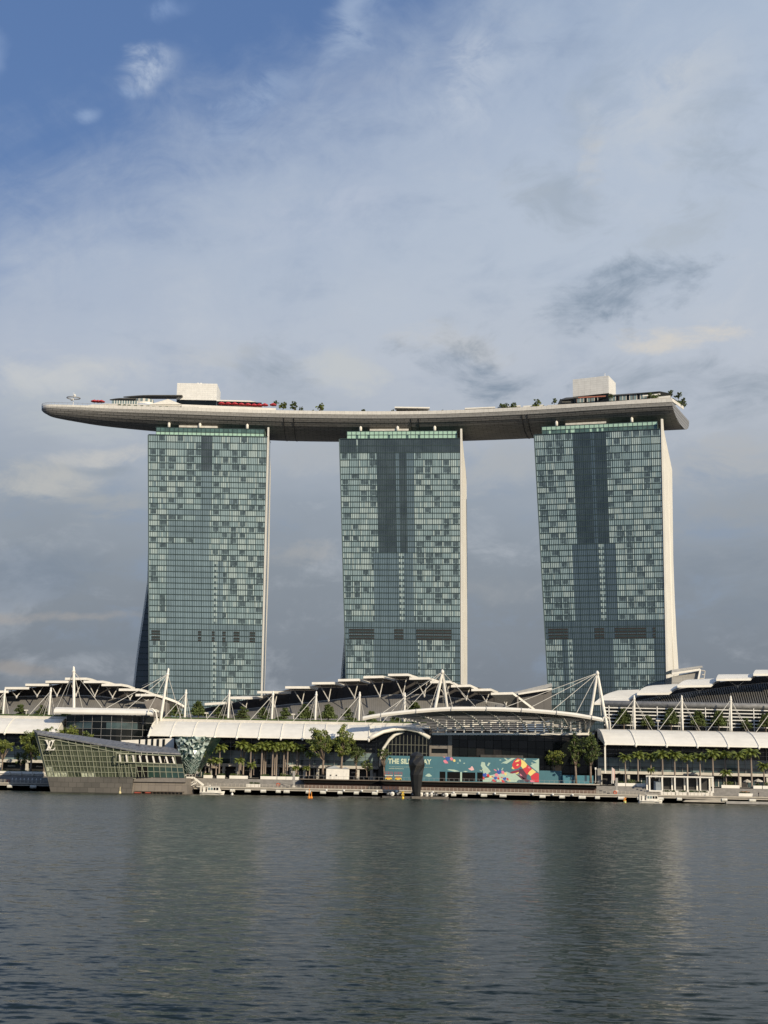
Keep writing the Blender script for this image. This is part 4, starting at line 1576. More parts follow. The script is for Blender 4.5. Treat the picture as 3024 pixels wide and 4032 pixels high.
m.build('roof_gutter_tube', mat('dull_metal_tube', (0.30, 0.295, 0.28), .55, metal=.2, var=.2), mall, smooth=True)
ribm = mat('ribbed_grey_roof', (0.20, 0.195, 0.185), .55, metal=.2)
m = MB()
topl = [(2380, 2782), (2440, 2771), (2500, 2760), (2640, 2736), (2760, 2719), (2870, 2704), (3024, 2688), (3200, 2672), (3500, 2652)]
tps = [P(px, py, 580) for px, py in topl]
xs = gx0
while xs < XR1:
    for a, b in zip(tps, tps[1:]):
        xx = xs * 1.03
        if a.x <= xx < b.x:
            z = lerp(a.z, b.z, (xx - a.x) / (b.x - a.x))
            B0, B1 = Vector((xs, 556.5, zc + 1.1)), Vector((xs + .62, 556.5, zc + 1.1))
            T0, T1 = Vector((xx, 580, z)), Vector((xx + .62, 580, z))
            m.face([B0, B1, T1, T0])
            m.bar(B0 + Vector((.3, 0, .08)), T0 + Vector((.3, 0, .08)), .20, .18)
            break
    xs += .98
m.build('ribbed_roof', ribm, mall)
m = MB()
for a, b in zip(tps, tps[1:]):
    m.bar(a, b, .5, .4)
m.build('roof_edge_trim', steel, mall)
clerestory(mall, tps, [(2450, 2768), (2520, 2742), (2680, 2712), (2830, 2686), (2980, 2664), (3200, 2645), (3500, 2630)], 584)
for F0, F1, F2, B0, B1 in [((2340, 2767), (2461, 2766), (2524, 2734), (2434, 2718), (2516, 2715)), ((2508, 2729), (2634, 2727), (2685, 2703), (2574, 2698), (2667, 2693)), ((2667, 2699), (2799, 2697), (2838, 2680), (2729, 2675), (2822, 2671)),
                           ((2820, 2673), (2955, 2671), (2982, 2658), (2838, 2657), (2962, 2655)), ((2966, 2653), (3100, 2652), (3120, 2640), (2985, 2640), (3105, 2638)), ((3110, 2635), (3240, 2634), (3260, 2622), (3125, 2622), (3240, 2620))]:
    f0, f1, f2 = P(*F0, 560), P(*F1, 560), P(*F2, 574)
    b0, b1 = P(*B0, 580), P(*B1, 580)
    m = MB()
    nn = 8
    rows_ = []
    for k in range(nn + 1):
        t = k / nn
        lift = math.sin(math.pi * t) * 1.3 * (1 - t * .5)
        a = lerp(f0, b0, t) + Vector((0, 0, lift))
        e = lerp(f1, f2, min(1, t * 1.5)) if t < .67 else lerp(f2, b1, (t - .67) / .33)
        e = e + Vector((0, 0, lift * .6))
        rows_.append((a, e))
    th = Vector((0, 0, .9))
    for (a, e), (a2, e2) in zip(rows_, rows_[1:]):
        m.face([a, e, e2, a2], 0)
        m.face([a - th, a2 - th, e2 - th, e - th], 1)
        m.face([e, e - th, e2 - th, e2], 0)
        m.face([a, a2, a2 - th, a - th], 0)
    a, e = rows_[0]
    m.face([a, a - th, e - th, e], 0)
    m.build('roof_shell', [membrane, darkmetal], mall)
for px, py, l, r in [(2596, 2745, (2568, 2730), (2618, 2729)), (2754, 2722, (2720, 2700), (2782, 2699)), (2905, 2703, (2862, 2676), (2938, 2674)), (3050, 2690, (3008, 2656), (3080, 2654))]:
    vstrut(mall, px, py, l, r, 565, 574)

# ---- event plaza building under the bowed canopy
hall = thing('plaza_building', 'grey stone and dark glass building under the bowed louvred canopy, behind the teal hoarding', 'building', (50, 556, PROM))
bx0, bx1 = PX(1683, 550, 2940), PX(2345, 550, 2940)
ztop = P(1900, 2878, 550).z
MB().box(bx0, bx1, 551, 575, PROM, ztop).build('building_body', darkstone, hall)
m = MB()
g = random.Random(9)
ncol = 17
for i in range(ncol):
    xa, xb = lerp(PX(1775, 550, 2940), bx1, i / ncol), lerp(PX(1775, 550, 2940), bx1, (i + 1) / ncol)
    for lv in range(5):
        z0, z1 = lerp(10.5, ztop - .5, lv / 5), lerp(10.5, ztop - .5, (lv + 1) / 5)
        d = g.uniform(-.05, .05)
        m.face([(xa, 549.6 + d, z0), (xb - .15, 549.6 - d, z0), (xb - .15, 549.6 - d, z1 - .12), (xa, 549.6 + d, z1 - .12)], 0 if g.random() < .7 else 1)
m.build('curtain_wall', [glassdark, mat('smoky_glass', (.022, .020, .018), .15, spec=.35, var=.4, vscale=.3)], hall)
for x0, x1, z0, z1 in [(1683, 1698, 0, 1), (1763, 1779, 0, 1)]:
    MB().box(PX(x0, 549), PX(x1, 549), 548.6, 551, PROM, ztop).build('stone_pier', brownstone, hall)
m = MB()
for y0, y1 in ((2880, 2897), (2933, 2948), (2966, 2990)):
    MB().box(PX(1698, 549), PX(1763, 549), 548.8, 551, P(1730, y1, 549).z, P(1730, y0, 549).z).build('stone_lintel', brownstone, hall)
for px in (1893, 1917, 1940):
    MB().box(PX(px, 549), PX(px + 10, 549), 548.9, 550.5, PROM, 15.3).build('stone_pier', brownstone, hall)
MB().box(PX(1892, 549), PX(2060, 549), 548.9, 550.5, 15.3, 17.3).build('stone_lintel', darkstone, hall)  # darker than the other lintels, with shade put into its colour
MB().box(PX(1700, 549.5), PX(1765, 549.5), 549.5, 551, P(1730, 2966, 549).z, P(1730, 2897, 549).z).build('recessed_window', glassdark, hall)
m = MB()
for i in range(18):
    x = lerp(bx0 + 4, bx1 - 3, i / 17)
    m.box(x - .3, x + .3, 548.3, 549.3, ztop - 1.2, ztop + 4.2)
pts = [(1700, 2880), (1800, 2868), (1900, 2846), (2000, 2838), (2120, 2845), (2200, 2858), (2290, 2876)]
pp = [P(px, py, 550) for px, py in pts]
for a, b in zip(pp, pp[1:]):
    m.bar(a, b, .8, 1.1)
m.bar(P(1700, 2890, 548.4), P(2340, 2890, 548.4), .8, .9)
m.build('white_gallery_frame', white, hall)
m = MB()
m.box(PX(2345, 552), PX(2384, 552), 548, 575, PROM, 24)
m.face([(PX(2345, 547.9), 547.9, 12), (PX(2384, 547.9), 547.9, 12), (PX(2384, 547.9), 547.9, 23), (PX(2345, 547.9), 547.9, 23)])
m.build('side_block', darkstone, hall)

canopy = thing('bowed_canopy', 'big bowed plaza canopy with a white leading edge and curved sunlit louvre ribs', 'canopy', (45, 540, 28))
EDG = [(1428, 2823), (1470, 2815), (1530, 2806), (1600, 2798), (1680, 2791), (1760, 2786), (1850, 2785), (1950, 2786), (2050, 2790), (2150, 2797), (2250, 2807), (2330, 2820), (2375, 2829)]
near = spline([tuple(P(px, py + 6, 526)) for px, py in EDG], 3)
FAR = [(1690, 2872), (1770, 2880), (1850, 2882), (1950, 2882), (2050, 2882), (2150, 2882), (2250, 2880), (2320, 2880)]
far = [P(px, py, 552) for px, py in FAR]


def near_at(x):
    for a, b in zip(near, near[1:]):
        if a[0] <= x <= b[0]:
            return Vector(lerp(a, b, (x - a[0]) / (b[0] - a[0])))
    return Vector(near[0] if x < near[0][0] else near[-1])


m = MB()
for a, b in zip(near, near[1:]):
    A, B = Vector(a), Vector(b)
    prof = [(0, -.75), (-.25, 0), (.3, .75), (2.5, .95), (6.5, .35), (6.5, -.1), (2.4, .1), (.7, -.75)]
    m.loft([[A + Vector((0, y, z)) for y, z in prof], [B + Vector((0, y, z)) for y, z in prof]])
m.build('leading_edge', membrane, canopy)
m = MB()
for i in range(7):
    px = lerp(1500, 2330, i / 6)
    q = near_at(PX(px, 526, 2800))
    m.path([q + Vector((0, -.4, -.8)), q + Vector((0, -.45, 0)), q + Vector((0, .2, .85)), q + Vector((0, 2.5, 1.05))], .16, 5)
m.build('edge_joint', steel, canopy)


def can_pt(t, s):
    """t along the far edge, s from the near edge (0) to the far edge (1)"""
    k = t * (len(far) - 1)
    i = min(int(k), len(far) - 2)
    F = lerp(far[i], far[i + 1], k - i)
    Nn = near_at(lerp(PX(1500, 526, 2800), PX(2368, 526, 2820), t ** .93))
    q = lerp(Nn, F, s)
    q.z += math.sin(math.pi * s) * 1.6
    return q


m = MB()
for i in range(24):
    t0, t1 = i / 24, (i + 1) / 24
    for j in range(4):
        s0, s1 = .08 + j * .08, .08 + (j + 1) * .08
        q = [can_pt(t0, s0), can_pt(t1, s0), can_pt(t1, s1), can_pt(t0, s1)]
        m.face(q)
        m.face([p - Vector((0, 0, .3)) for p in reversed(q)])
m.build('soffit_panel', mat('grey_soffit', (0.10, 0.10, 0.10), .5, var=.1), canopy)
for i in range(9):
    t = lerp(.03, .97, i / 8)
    m = MB()
    m.path([can_pt(t - .07 * (1 - s), s) if t - .07 * (1 - s) > 0 else can_pt(0, s) for s in [.02 + .98 * k / 10 for k in range(11)]], .36, 6)
    m.build('canopy_rib', white, canopy)
for j in range(10):
    s = lerp(.44, .98, j / 9)
    m = MB()
    for i in range(24):
        a, b = can_pt(i / 24, s), can_pt((i + 1) / 24, s)
        m.loft([[a + Vector((0, -.32, .12)), a + Vector((0, .32, -.12)), a + Vector((0, .32, -.24)), a + Vector((0, -.32, .0))],
                [b + Vector((0, -.32, .12)), b + Vector((0, .32, -.12)), b + Vector((0, .32, -.24)), b + Vector((0, -.32, .0))]])
    m.build('louvre_blade', mat('grey_louvre', (.12, .12, .118), .5), canopy)
c = P(2372, 2832, 526)
m = MB()
m.path([c + Vector((0, 0, -.8)), c + Vector((.4, 0, .6)), c + Vector((1.4, 0, 1.1)), c + Vector((2.6, .5, .4)), c + Vector((3.2, 1, -1.4)), c + Vector((3.2, 1.4, -4.0))], .32, 6)
m.build('end_curl', white, canopy)

# ---- grey blocks behind the malls
root = thing('background_building', 'plain grey concrete block with a sloping pale roof edge, left of the right hotel tower', 'building', (PX(2100, 615, 2750), 620, PROM))
m = MB()
q = [P(2018, 2742, 612), P(2172, 2706, 612), P(2172, 2830, 612), P(2018, 2830, 612)]
m.prism(q, (0, 18, 0))
m.build('wall', brick_mat('concrete_panels', (0.17, 0.16, 0.15), (0.14, 0.135, 0.13), (0.10, .1, .1), 9, 14, .12, .8), root)
m = MB()
m.bar(P(2010, 2736, 611), P(2172, 2697, 611), 2, 1.6)
m.build('roof_band', steel, root)
m = MB()
m.bar(P(2040, 2733, 609.5), P(2172, 2712, 609.5), 1.4, .8)
m.build('pale_edge', white, root)
root = thing('background_building', 'small pale block with a tilted flat roof beside the cream tower wall', 'building', (PX(2710, 612, 2690), 615, PROM))
m = MB()
m.prism([P(2645, 2665, 612), P(2752, 2642, 612), P(2748, 2720, 612), P(2645, 2740, 612)], (0, 14, 0))
m.build('wall', brick_mat('pale_panels', (0.34, 0.33, 0.31), (0.40, 0.39, 0.36), (0.25, .25, .24), 5, 2.6, .1, .7), root)
m = MB()
m.prism([P(2645, 2637, 611), P(2764, 2621, 611), P(2768, 2628, 611), P(2645, 2648, 611)], (0, 15, 0))
m.build('tilted_roof', steel, root)
m = MB()
m.bar(P(2645, 2653, 610.6), P(2757, 2636, 610.6), .8, 1.0)
m.bar(P(2757, 2636, 610.6), P(2749, 2676, 610.6), .8, 1.0)
m.build('white_edge', white, root)
m = MB()
for a, b in (((2762, 2640), (2776, 2642)), ((2755, 2672), (2772, 2672)), ((2776, 2642), (2772, 2672)), ((2764, 2656), (2774, 2658))):
    m.tube(P(*a, 612), P(*b, 612), .25, n=5)
m.build('service_ladder', offwhite, root)

# ================================================================ CABLE MASTS
G = 'white cable masts along the mall roofs'


def mast(label, top, foot, Y, r, cables, tilt=0.0, Yt=None, group=G):
    a, b = P(*foot, Y), P(*top, Yt or Y)
    b.x = lerp(b.x, a.x, 0)
    root = thing('cable_mast', label, 'mast', (a.x, a.y, a.z - .3), group)
    d = (b - a)
    MB().path([a - Vector((0, 0, .5)), a + d * .08, a + d * .9, a + d * .97, b], [r * .9, r, r * .85, r * .75, r * .25], 10).build('pole', white, root, smooth=True)
    q = a + d * .88
    MB().path([q - d.normalized() * .6, q, q + d.normalized() * .6], [r * .85, r * 1.2, r * .85], 8).build('collar', white, root)
    for i, (x, y, yy, rr) in enumerate(cables):
        MB().tube(q, P(x, y, yy), rr * .72, n=5).build('cable', cablem, root)
    return root


def small_mast(label, top, foot, dirs='L'):
    x, y = foot
    c = [(x - 98, y + 2, 547, .20), (x - 46, y - 2, 551, .12), (x - 36, y - 1, 553, .12), (x + 30, y + 2, 547, .12), (x + 14, y - 2, 553, .12), (x - 24, y + 5, 546.5, .10)]
    if dirs == 'R':
        c = [(x - 98, y + 4, 546.5, .18), (x + 70, y + 2, 547, .13), (x + 58, y, 552, .10), (x - 10, y + 4, 547, .10), (x - 18, y + 3, 547, .10)]
    return mast(label, top, foot, 548.5, .46, c)


for i, (t, f) in enumerate([((20, 2711), (10, 2836)), ((201, 2706), (190, 2838))]):
    small_mast(['short mast at the far left of the photo, before the left mall', 'short mast between a terrace tree and the tall mast over the atrium'][i], t, f)
for i, (t, f) in enumerate([((733, 2714), (726, 2844)), ((904, 2716), (897, 2846)), ((1076, 2720), (1069, 2849)), ((1246, 2721), (1240, 2852)), ((1417, 2723), (1412, 2854)), ((1594, 2726), (1592, 2856))]):
    small_mast('%s short mast, counting from the pavilion end, on the central mall terrace' % ORD[i], t, f)
for i, (t, f) in enumerate([((2497, 2736), (2499, 2873)), ((2684, 2737), (2688, 2877)), ((2877, 2739), (2880, 2880)), ((3066, 2742), (3071, 2884))]):
    small_mast(['mast on the right mall closest to the bowed canopy', 'mast before the second roof shell of the right mall', 'mast before the third roof shell of the right mall', 'mast at the far right edge of the photo'][i], t, f, 'R')
mast('tall upright mast standing on the white roof of the glass atrium', (290, 2623), (291, 2792), 538, .60,
     [(200, 2838, 546, .16), (245, 2790, 548, .14), (325, 2790, 540, .13), (402, 2786, 540, .15), (268, 2700, 560, .10), (318, 2668, 562, .10)])
mast('tall leaning mast at the left end of the central mall', (664, 2630), (631, 2842), 546, .58,
     [(410, 2793, 536, .15), (500, 2793, 536, .15), (585, 2796, 536, .13), (715, 2838, 547, .14), (655, 2838, 552, .10), (560, 2700, 566, .12)])


def aframe(label, apex, f1, f2, Y, Yf2, cables):
    a = P(*apex, Y)
    b, c = P(*f1, Y), P(*f2, Yf2)
    root = thing('leaning_mast', label, 'mast', (b.x, Y, b.z), 'two legged masts over the bowed canopy')
    for e in (b, c):
        MB().path([e, lerp(e, a, .1), lerp(e, a, .9), a], [.45, .62, .55, .42], 10).build('leg', white, root, smooth=True)
    MB().path([a + Vector((0, 0, -1)), a, a + Vector((0, 0, .9))], [.6, .8, .3], 8).build('apex_cap', white, root, smooth=True)
    for x, y, yy, rr in cables:
        MB().tube(a, P(x, y, yy), rr * .75, n=5).build('cable', cablem, root)


aframe('two legged mast over the left part of the bowed canopy', (1742, 2645), (1711, 2800), (1762, 2800), 535, 540,
       [(1508, 2806, 530, .15), (1600, 2797, 530, .15), (1693, 2789, 530, .13), (1782, 2784, 530, .13), (1874, 2784, 530, .13), (1585, 2742, 560, .1), (1745, 2780, 545, .12)])
aframe('two legged mast at the right end of the bowed canopy', (2352, 2650), (2315, 2880), (2392, 2870), 536, 534,
       [(1985, 2786, 529, .15), (2080, 2790, 529, .15), (2175, 2797, 529, .15), (2270, 2808, 529, .15), (2368, 2818, 533, .12)])
# lamp posts on the terraces
for i, (px, yt, yb, lab) in enumerate([(103, 2799, 2834, 'beside the leftmost terrace tree'), (813, 2810, 2842, 'between the first two terrace masts of the central mall'), (1155, 2815, 2848, 'in the middle of the central mall terrace'), (1498, 2820, 2854, 'near the left tip of the bowed canopy'), (2591, 2840, 2876, 'on the right mall terrace')]):
    a, b = P(px, yb, 549.8), P(px, yt, 549.8)
    root = thing('terrace_lamp', 'small white T-shaped lamp post ' + lab, 'lamp post', a, 'lamp posts on the mall terraces')
    MB().tube(a, b, .14, n=6).build('post', white, root)
    MB().box(b.x - .8, b.x + .8, b.y - .3, b.y + .3, b.z - .05, b.z + .5).build('lamp_head', offwhite, root)

# ================================================================ CRYSTAL PAVILION ON THE WATER
YP = 482.0
pav = thing('glass_pavilion', 'faceted green glass pavilion with a white interlaced letter emblem, rising from the water', 'pavilion', (-97, 490, 0))
pavglass = mat('pavilion_green_glass', (0.080, 0.094, 0.060), .12, spec=.7, var=.25, vscale=.25, coat=.4)
pavdark = mat('pavilion_dark_glass', (0.035, 0.048, 0.030), .1, spec=.7, var=.3, vscale=.3)
pavbright = mat('pavilion_display', (0.42, 0.45, 0.34), .5, var=.5, vscale=1.3)
pavframe = mat('pavilion_pale_frame', (0.27, 0.285, 0.205), .5, var=.1)
pavside = mat('pavilion_deep_green_glass', (0.022, 0.050, 0.036), .1, spec=.7, var=.3, vscale=.3)
slate = mat('slate_roof', (0.155, 0.160, 0.175), .5, metal=.1, var=.3, vscale=.8, stretch=(2.5, .2, .2))
zw = .0
F00, F01 = P(190, 3058, YP), P(148, 2888, YP - 3.5)         # left edge, foot and head (the glass leans out)
F10, F11 = P(535, 3060, YP), P(535, 2957, YP - 1.5)
F20, F21 = P(728, 3063, YP + 3), P(711, 2966, YP + 4)


def fq(s, t, d=0.0):
    """point of the main leaning facade: s along, t up"""
    return lerp(lerp(F00, F10, s), lerp(F01, F11, s), t) + Vector((0, -d, 0))


def ftop(s):
    return 1.0


m = MB()
NC = 13
zrow = [lerp(F00.z, 17.4, k / 6.0) for k in range(7)]
g = random.Random(21)
for i in range(NC):
    for r in range(9):
        s0, s1 = i / NC, (i + 1) / NC

        def tz(s, z):
            zb, zt = lerp(F00.z, F10.z, s), lerp(F01.z, F11.z, s)
            return min(1, max(0, (z - zb) / (zt - zb)))
        zl, zh = F00.z + r * 1.85, F00.z + (r + 1) * 1.85
        ta, tb, tc_, td = tz(s0, zl), tz(s1, zl), tz(s1, zh), tz(s0, zh)
        if max(tc_, td) - min(ta, tb) < .02 or (ta >= 1 and tb >= 1):
            continue
        topmost = td >= .985 or tc_ >= .985 or tz((s0 + s1) / 2, zh + .8) >= 1
        k = 1 if topmost else 0
        if r == 0 and i in (0, 1, 2, 4, 5, 6):
            k = 2 if i != 4 else 1
        if r == 1 and i in (0,):
            k = 2
        m.face([fq(s0, ta), fq(s1, tb), fq(s1, tc_), fq(s0, td)], k)
m.build('glass_facade', [pavglass, pavdark, pavbright], pav)
m = MB()
for i in range(NC + 1):
    s = i / NC
    m.bar(fq(s, 0, .15), fq(s, 1, .15), .25, .30)
    if i < NC:
        m.tube(fq((i + .55) / NC, 0, .10), fq((i + .25) / NC, .80, .10), .09, n=4)
for r in range(0, 9):
    z = F00.z + r * 1.85
    sm = 1.0
    zt0, zt1 = F01.z, F11.z
    if z > zt1:
        sm = max(0.02, (zt0 - z) / (zt0 - zt1))
    if z < zt0:
        m.bar(fq(0, (z - F00.z) / (zt0 - F00.z), .18), fq(sm, min(1, (z - lerp(F00.z, F10.z, sm)) / max(.1, lerp(zt0, zt1, sm) - lerp(F00.z, F10.z, sm))), .18), .2, .2)
m.bar(fq(0, .935, .2), fq(1, .80, .2), .26, .26)
m.bar(fq(0, 1, .2), fq(1, 1, .2), .4, .4)
m.build('facade_frame', pavframe, pav)
m = MB()
m.prism([P(132, 2874, YP - 3), fq(0, 1, .1), fq(0, 0, .1), P(183, 3058, YP)], (0, 1.2, 0))
m.build('corner_fin', pavframe, pav)
m = MB()
m.face([P(132, 2874, YP - 3), P(183, 3058, YP), P(225, 3058, YP + 28), P(200, 2885, YP + 28)])
m.build('left_glass', pavside, pav)
# right half: projecting box with tall white fins behind glass, deep green glass below
gq = lambda s, t: lerp(lerp(F10, F20, s), lerp(F11, F21, s), t)
m = MB()
for i in range(8):
    s0, s1 = i / 8, (i + 1) / 8 - .008
    m.face([gq(s0, .0), gq(s1, .0), gq(s1, .22), gq(s0, .22)], 0 if i > 1 else 1)
    m.face([gq(s0, .23), gq(s1, .23), gq(s1, .42), gq(s0, .42)], 0 if i > 1 else 1)
    m.face([gq(s0, .43), gq(s1, .43), gq(s1, .56), gq(s0, .56)], 2)
    m.face([gq(s0, .56), gq(s1, .56), gq(s1, .88), gq(s0, .88)], 1)
    m.face([gq(s0, .89), gq(s1, .89), gq(s1, 1), gq(s0, 1)], 0)
m.build('side_glass', [pavside, black, pavglass], pav)
m = MB()
for i in range(9):
    s = lerp(-.34, .82, i / 8)
    a, b = gq(s, .57), gq(s, .86)
    m = MB()
    m.prism([a + Vector((-.1, -.3, 0)), a + Vector((.5, -.3, 0)), b + Vector((.2, -.3, -.4)), b + Vector((-.25, -.3, 0)), b + Vector((-.4, -.3, -.5))], (0, .25, 0))
    m.build('white_fin', white, pav)
m = MB()
a, b, c, d = gq(-.42, .555), gq(.86, .555), gq(.86, .885), gq(-.42, .885)
off = Vector((0, -.45, 0))
for p, q in ((a, b), (b, c), (c, d), (d, a)):
    m.bar(p + off, q + off, .28, .28)
for i in range(9):
    m.bar(gq(i / 8, 0) + Vector((0, -.15, 0)), gq(i / 8, .56) + Vector((0, -.15, 0)), .2, .2)
for i in range(5):
    m.tube(gq(-.30 + i * .12, 0) + Vector((0, -.25, 0)), gq(-.36 + i * .12, .5) + Vector((0, -.25, 0)), .14, n=4)
for t in (.225, .425, .89):
    m.bar(gq(0, t) + Vector((0, -.1, 0)), gq(1, t) + Vector((0, -.1, 0)), .16, .16)
m.build('side_frame', pavframe, pav)
m = MB()
m.face([F20, F21, P(690, 2948, YP + 26), P(742, 3060, YP + 26)])
m.build('right_glass', pavside, pav)
m = MB()
Rf = [P(131, 2873, YP - 3.8), P(146, 2887, YP - 4.2), P(400, 2931, YP - 2.6), P(535, 2956, YP - 2.0), P(712, 2966, YP + 3.4), P(686, 2945, YP + 22), P(620, 2938, YP + 19), P(466, 2918, YP + 14), P(300, 2894, YP + 9)]
m.face(Rf[:4] + [Rf[7], Rf[8]])
m.face([Rf[3], Rf[4], Rf[5], Rf[6], Rf[7]])
for a, b in zip(Rf[1:5], Rf[2:5]):
    m.face([a - Vector((0, 0, .5)), b - Vector((0, 0, .5)), b, a])
m.build('slate_roof', slate, pav)
m = MB()
for i in range(9):
    t = i / 9
    p = lerp(P(480, 2925, YP + 8), P(672, 2951, YP + 12), t)
    if i % 2:
        m.box(p.x - .6, p.x + .6, p.y - .5, p.y + .5, p.z, p.z + .5)
m.build('roof_hatch', slate, pav)
plinth = brick_mat('stone_plinth', (0.150, 0.140, 0.125), (0.105, 0.100, 0.09), (0.06, 0.058, 0.052), 2.75, 1.75, .06, .7)
plinth2 = brick_mat('tan_stone_plinth', (0.235, 0.205, 0.170), (0.20, 0.175, 0.15), (0.12, 0.105, 0.09), 2.4, 3.0, .05, .7, offset=0)
m = MB()
A0, A1 = P(186, 3059, YP - .4), P(203, 3114, YP + .6)
B0, B1 = P(524, 3061, YP - .4), P(516, 3118, YP + .6)
A1.z = B1.z = -1.0
m.prism([A0, B0, B1, A1], (0, 20, 0))
m.build('stone_base', plinth, pav)
m = MB()
C0, C1 = P(733, 3064, YP + 2.5), P(738, 3118, YP + 2.5)
C1.z = -1.0
D0 = Vector((B0.x, YP + 1.6, B0.z))
D1 = Vector((B1.x, YP + 1.6, -1))
m.prism([D0, C0, C1, D1], (0, 20, 0))
m.build('stone_base_inset', plinth2, pav)
MB().prism([D0 + Vector((0, -.7, 0)), C0 + Vector((0, -.7, 0)), C0 + Vector((0, -.7, -1.5)), D0 + Vector((0, -.7, -1.5))], (0, 1.2, 0)).build('base_cornice', brownstone, pav)
m = MB()
m.box(PX(530, 481, 3110), PX(722, 481, 3110), 479.5, 484, .75, .95)
for i in range(14):
    x = lerp(PX(530, 481, 3110), PX(722, 481, 3110), i / 13)
    m.box(x - .12, x + .12, 479.8, 480.1, -1, .8)
m.build('landing_stage', timber, pav)
m = MB()
m.box(PX(533, 481, 3110), PX(557, 481, 3110), 479.4, 480.2, .15, .55)
m.box(PX(575, 481, 3110), PX(597, 481, 3110), 479.4, 480.2, .2, .6)
m.build('moored_float', mat('faded_red', (.34, .07, .04), .6), pav)
# the emblem: interlaced serif letters
m = MB()


def ebar(x0, y0, x1, y1, w):
    a, b = P(x0, y0, YP - 3.7), P(x1, y1, YP - 3.7)
    m.bar(a, b, .22, w)


def epoly(pts):
    m.prism([P(x, y, YP - 3.8) for x, y in pts], (0, .25, 0))


epoly([(176, 2914), (189, 2914), (189, 2916), (187, 2917), (199, 2944), (206, 2925), (203, 2917), (200, 2916), (200, 2914), (216, 2914), (216, 2916), (213, 2917), (199, 2949), (195, 2949), (180, 2917), (176, 2916)])
m2 = m
m = MB()
m.prism([P(x, y, YP - 4.1) for x, y in [(192, 2917), (201, 2917), (201, 2919), (199, 2920), (190, 2951), (208, 2951), (214, 2945), (217, 2943), (213, 2954), (180, 2954), (180, 2952), (184, 2951), (194, 2920), (192, 2919)]], (0, .25, 0))
m.v += m2.v
n0 = len(m.v) - len(m2.v)
m.f += [tuple(i + n0 for i in f) for f in m2.f]
m.m += m2.m
m.build('emblem', white, pav)

# second faceted crystal and the white annex behind
root = thing('white_annex', 'low white building with narrow dark windows seen over the pavilion roof', 'building', (PX(600, 508), 510, 2.9))
a, b = P(478, 2915, 507), P(686, 2907, 507)
MB().prism([a, b, Vector((b.x, 507, 2.9)), Vector((a.x, 507, 2.9))], (0, 9, 0)).build('wall', white, root)
for px, w in ((550, 5), (577, 8), (600, 8), (622, 9), (645, 9)):
    p = P(px, 2922, 506.9)
    MB().box(p.x - w * .05, p.x + w * .05, 506.75, 507.1, p.z - 1.6, p.z + 1.1).build('window', glassdark, root)
root = thing('crystal_pavilion', 'glittering faceted glass crystal that narrows downwards, right of the pavilion', 'pavilion', (PX(760, 503), 506, 2.9))
m = MB()
g = random.Random(8)
TLc, TRc, BRc, BLc = P(686, 2899, 501), P(833, 2903, 501), P(770, 3046, 504), P(728, 3046, 504)
NX, NY = 12, 13
grid = {}
for j in range(NY + 1):
    for i in range(NX + 1):
        s, t = i / NX, j / NY
        q = lerp(lerp(TLc, TRc, s), lerp(BLc, BRc, s), t)
        jit = 0 if i in (0, NX) else .8
        up = t < .68
        q = q + Vector((g.uniform(-.45, .45) * (jit > 0), g.uniform(-1, 1) * (.75 if up else .12) - 2.2 * math.sin(math.pi * s), g.uniform(-.3, .3) * (jit > 0)))
        grid[i, j] = q
for j in range(NY):
    for i in range(NX):
        a, b, c, d = grid[i, j], grid[i + 1, j], grid[i + 1, j + 1], grid[i, j + 1]
        k = 0 if j < NY * .66 else 1  # pale and dark facets mixed at random to paint the glitter
        if g.random() < .5:
            m.face([a, b, c], (k if g.random() < .55 else (2 if k == 0 else 1)))
            m.face([a, c, d], (1 if g.random() < .5 else k))
        else:
            m.face([a, b, d], (k if g.random() < .55 else (2 if k == 0 else 1)))
            m.face([b, c, d], (1 if g.random() < .5 else k))
m.build('faceted_glass', [mat('crystal_glint_glass', (.42, .50, .46), .25, var=.4, vscale=.8), mat('crystal_low_glass', (.055, .095, .085), .1, spec=.8, var=.3),
                          mat('crystal_deep_glass', (.03, .06, .055), .1, spec=.8, var=.3)], root)
m = MB()
for j in range(int(NY * .66), NY):
    for i in range(0, NX, 2):
        m.tube(grid[i, j] + Vector((0, -.15, 0)), grid[min(NX, i + 1 + (j % 2)), j + 1] + Vector((0, -.15, 0)), .14, n=4)
        m.tube(grid[min(NX, i + 2), j] + Vector((0, -.15, 0)), grid[i + (j % 2), j + 1] + Vector((0, -.15, 0)), .12, n=4)
m.build('lattice_frame', mat('pale_green_frame', (.27, .33, .30), .5), root)
m = MB()
m.face([TLc, TRc, TRc + Vector((2, 14, 0)), TLc + Vector((-2, 14, 0))])
m.face([TRc, TRc + Vector((2, 14, 0)), BRc + Vector((0, 10, 0)), BRc])
m.face([TLc, TLc + Vector((-2, 14, 0)), BLc + Vector((0, 10, 0)), BLc])
m.build('rear_glass', pavside, root)

# ================================================================ BOARDWALK AND PROMENADE
bwhite = mat('boardwalk_pale_edge', (0.42, 0.385, 0.325), .7, var=.2, vscale=1.2, stretch=(.3, 1, 3))
capm = mat('pile_cap_white', (0.66, 0.64, 0.56), .7, var=.2)
globe = mat('white_globe', (0.82, 0.82, 0.78), .4)


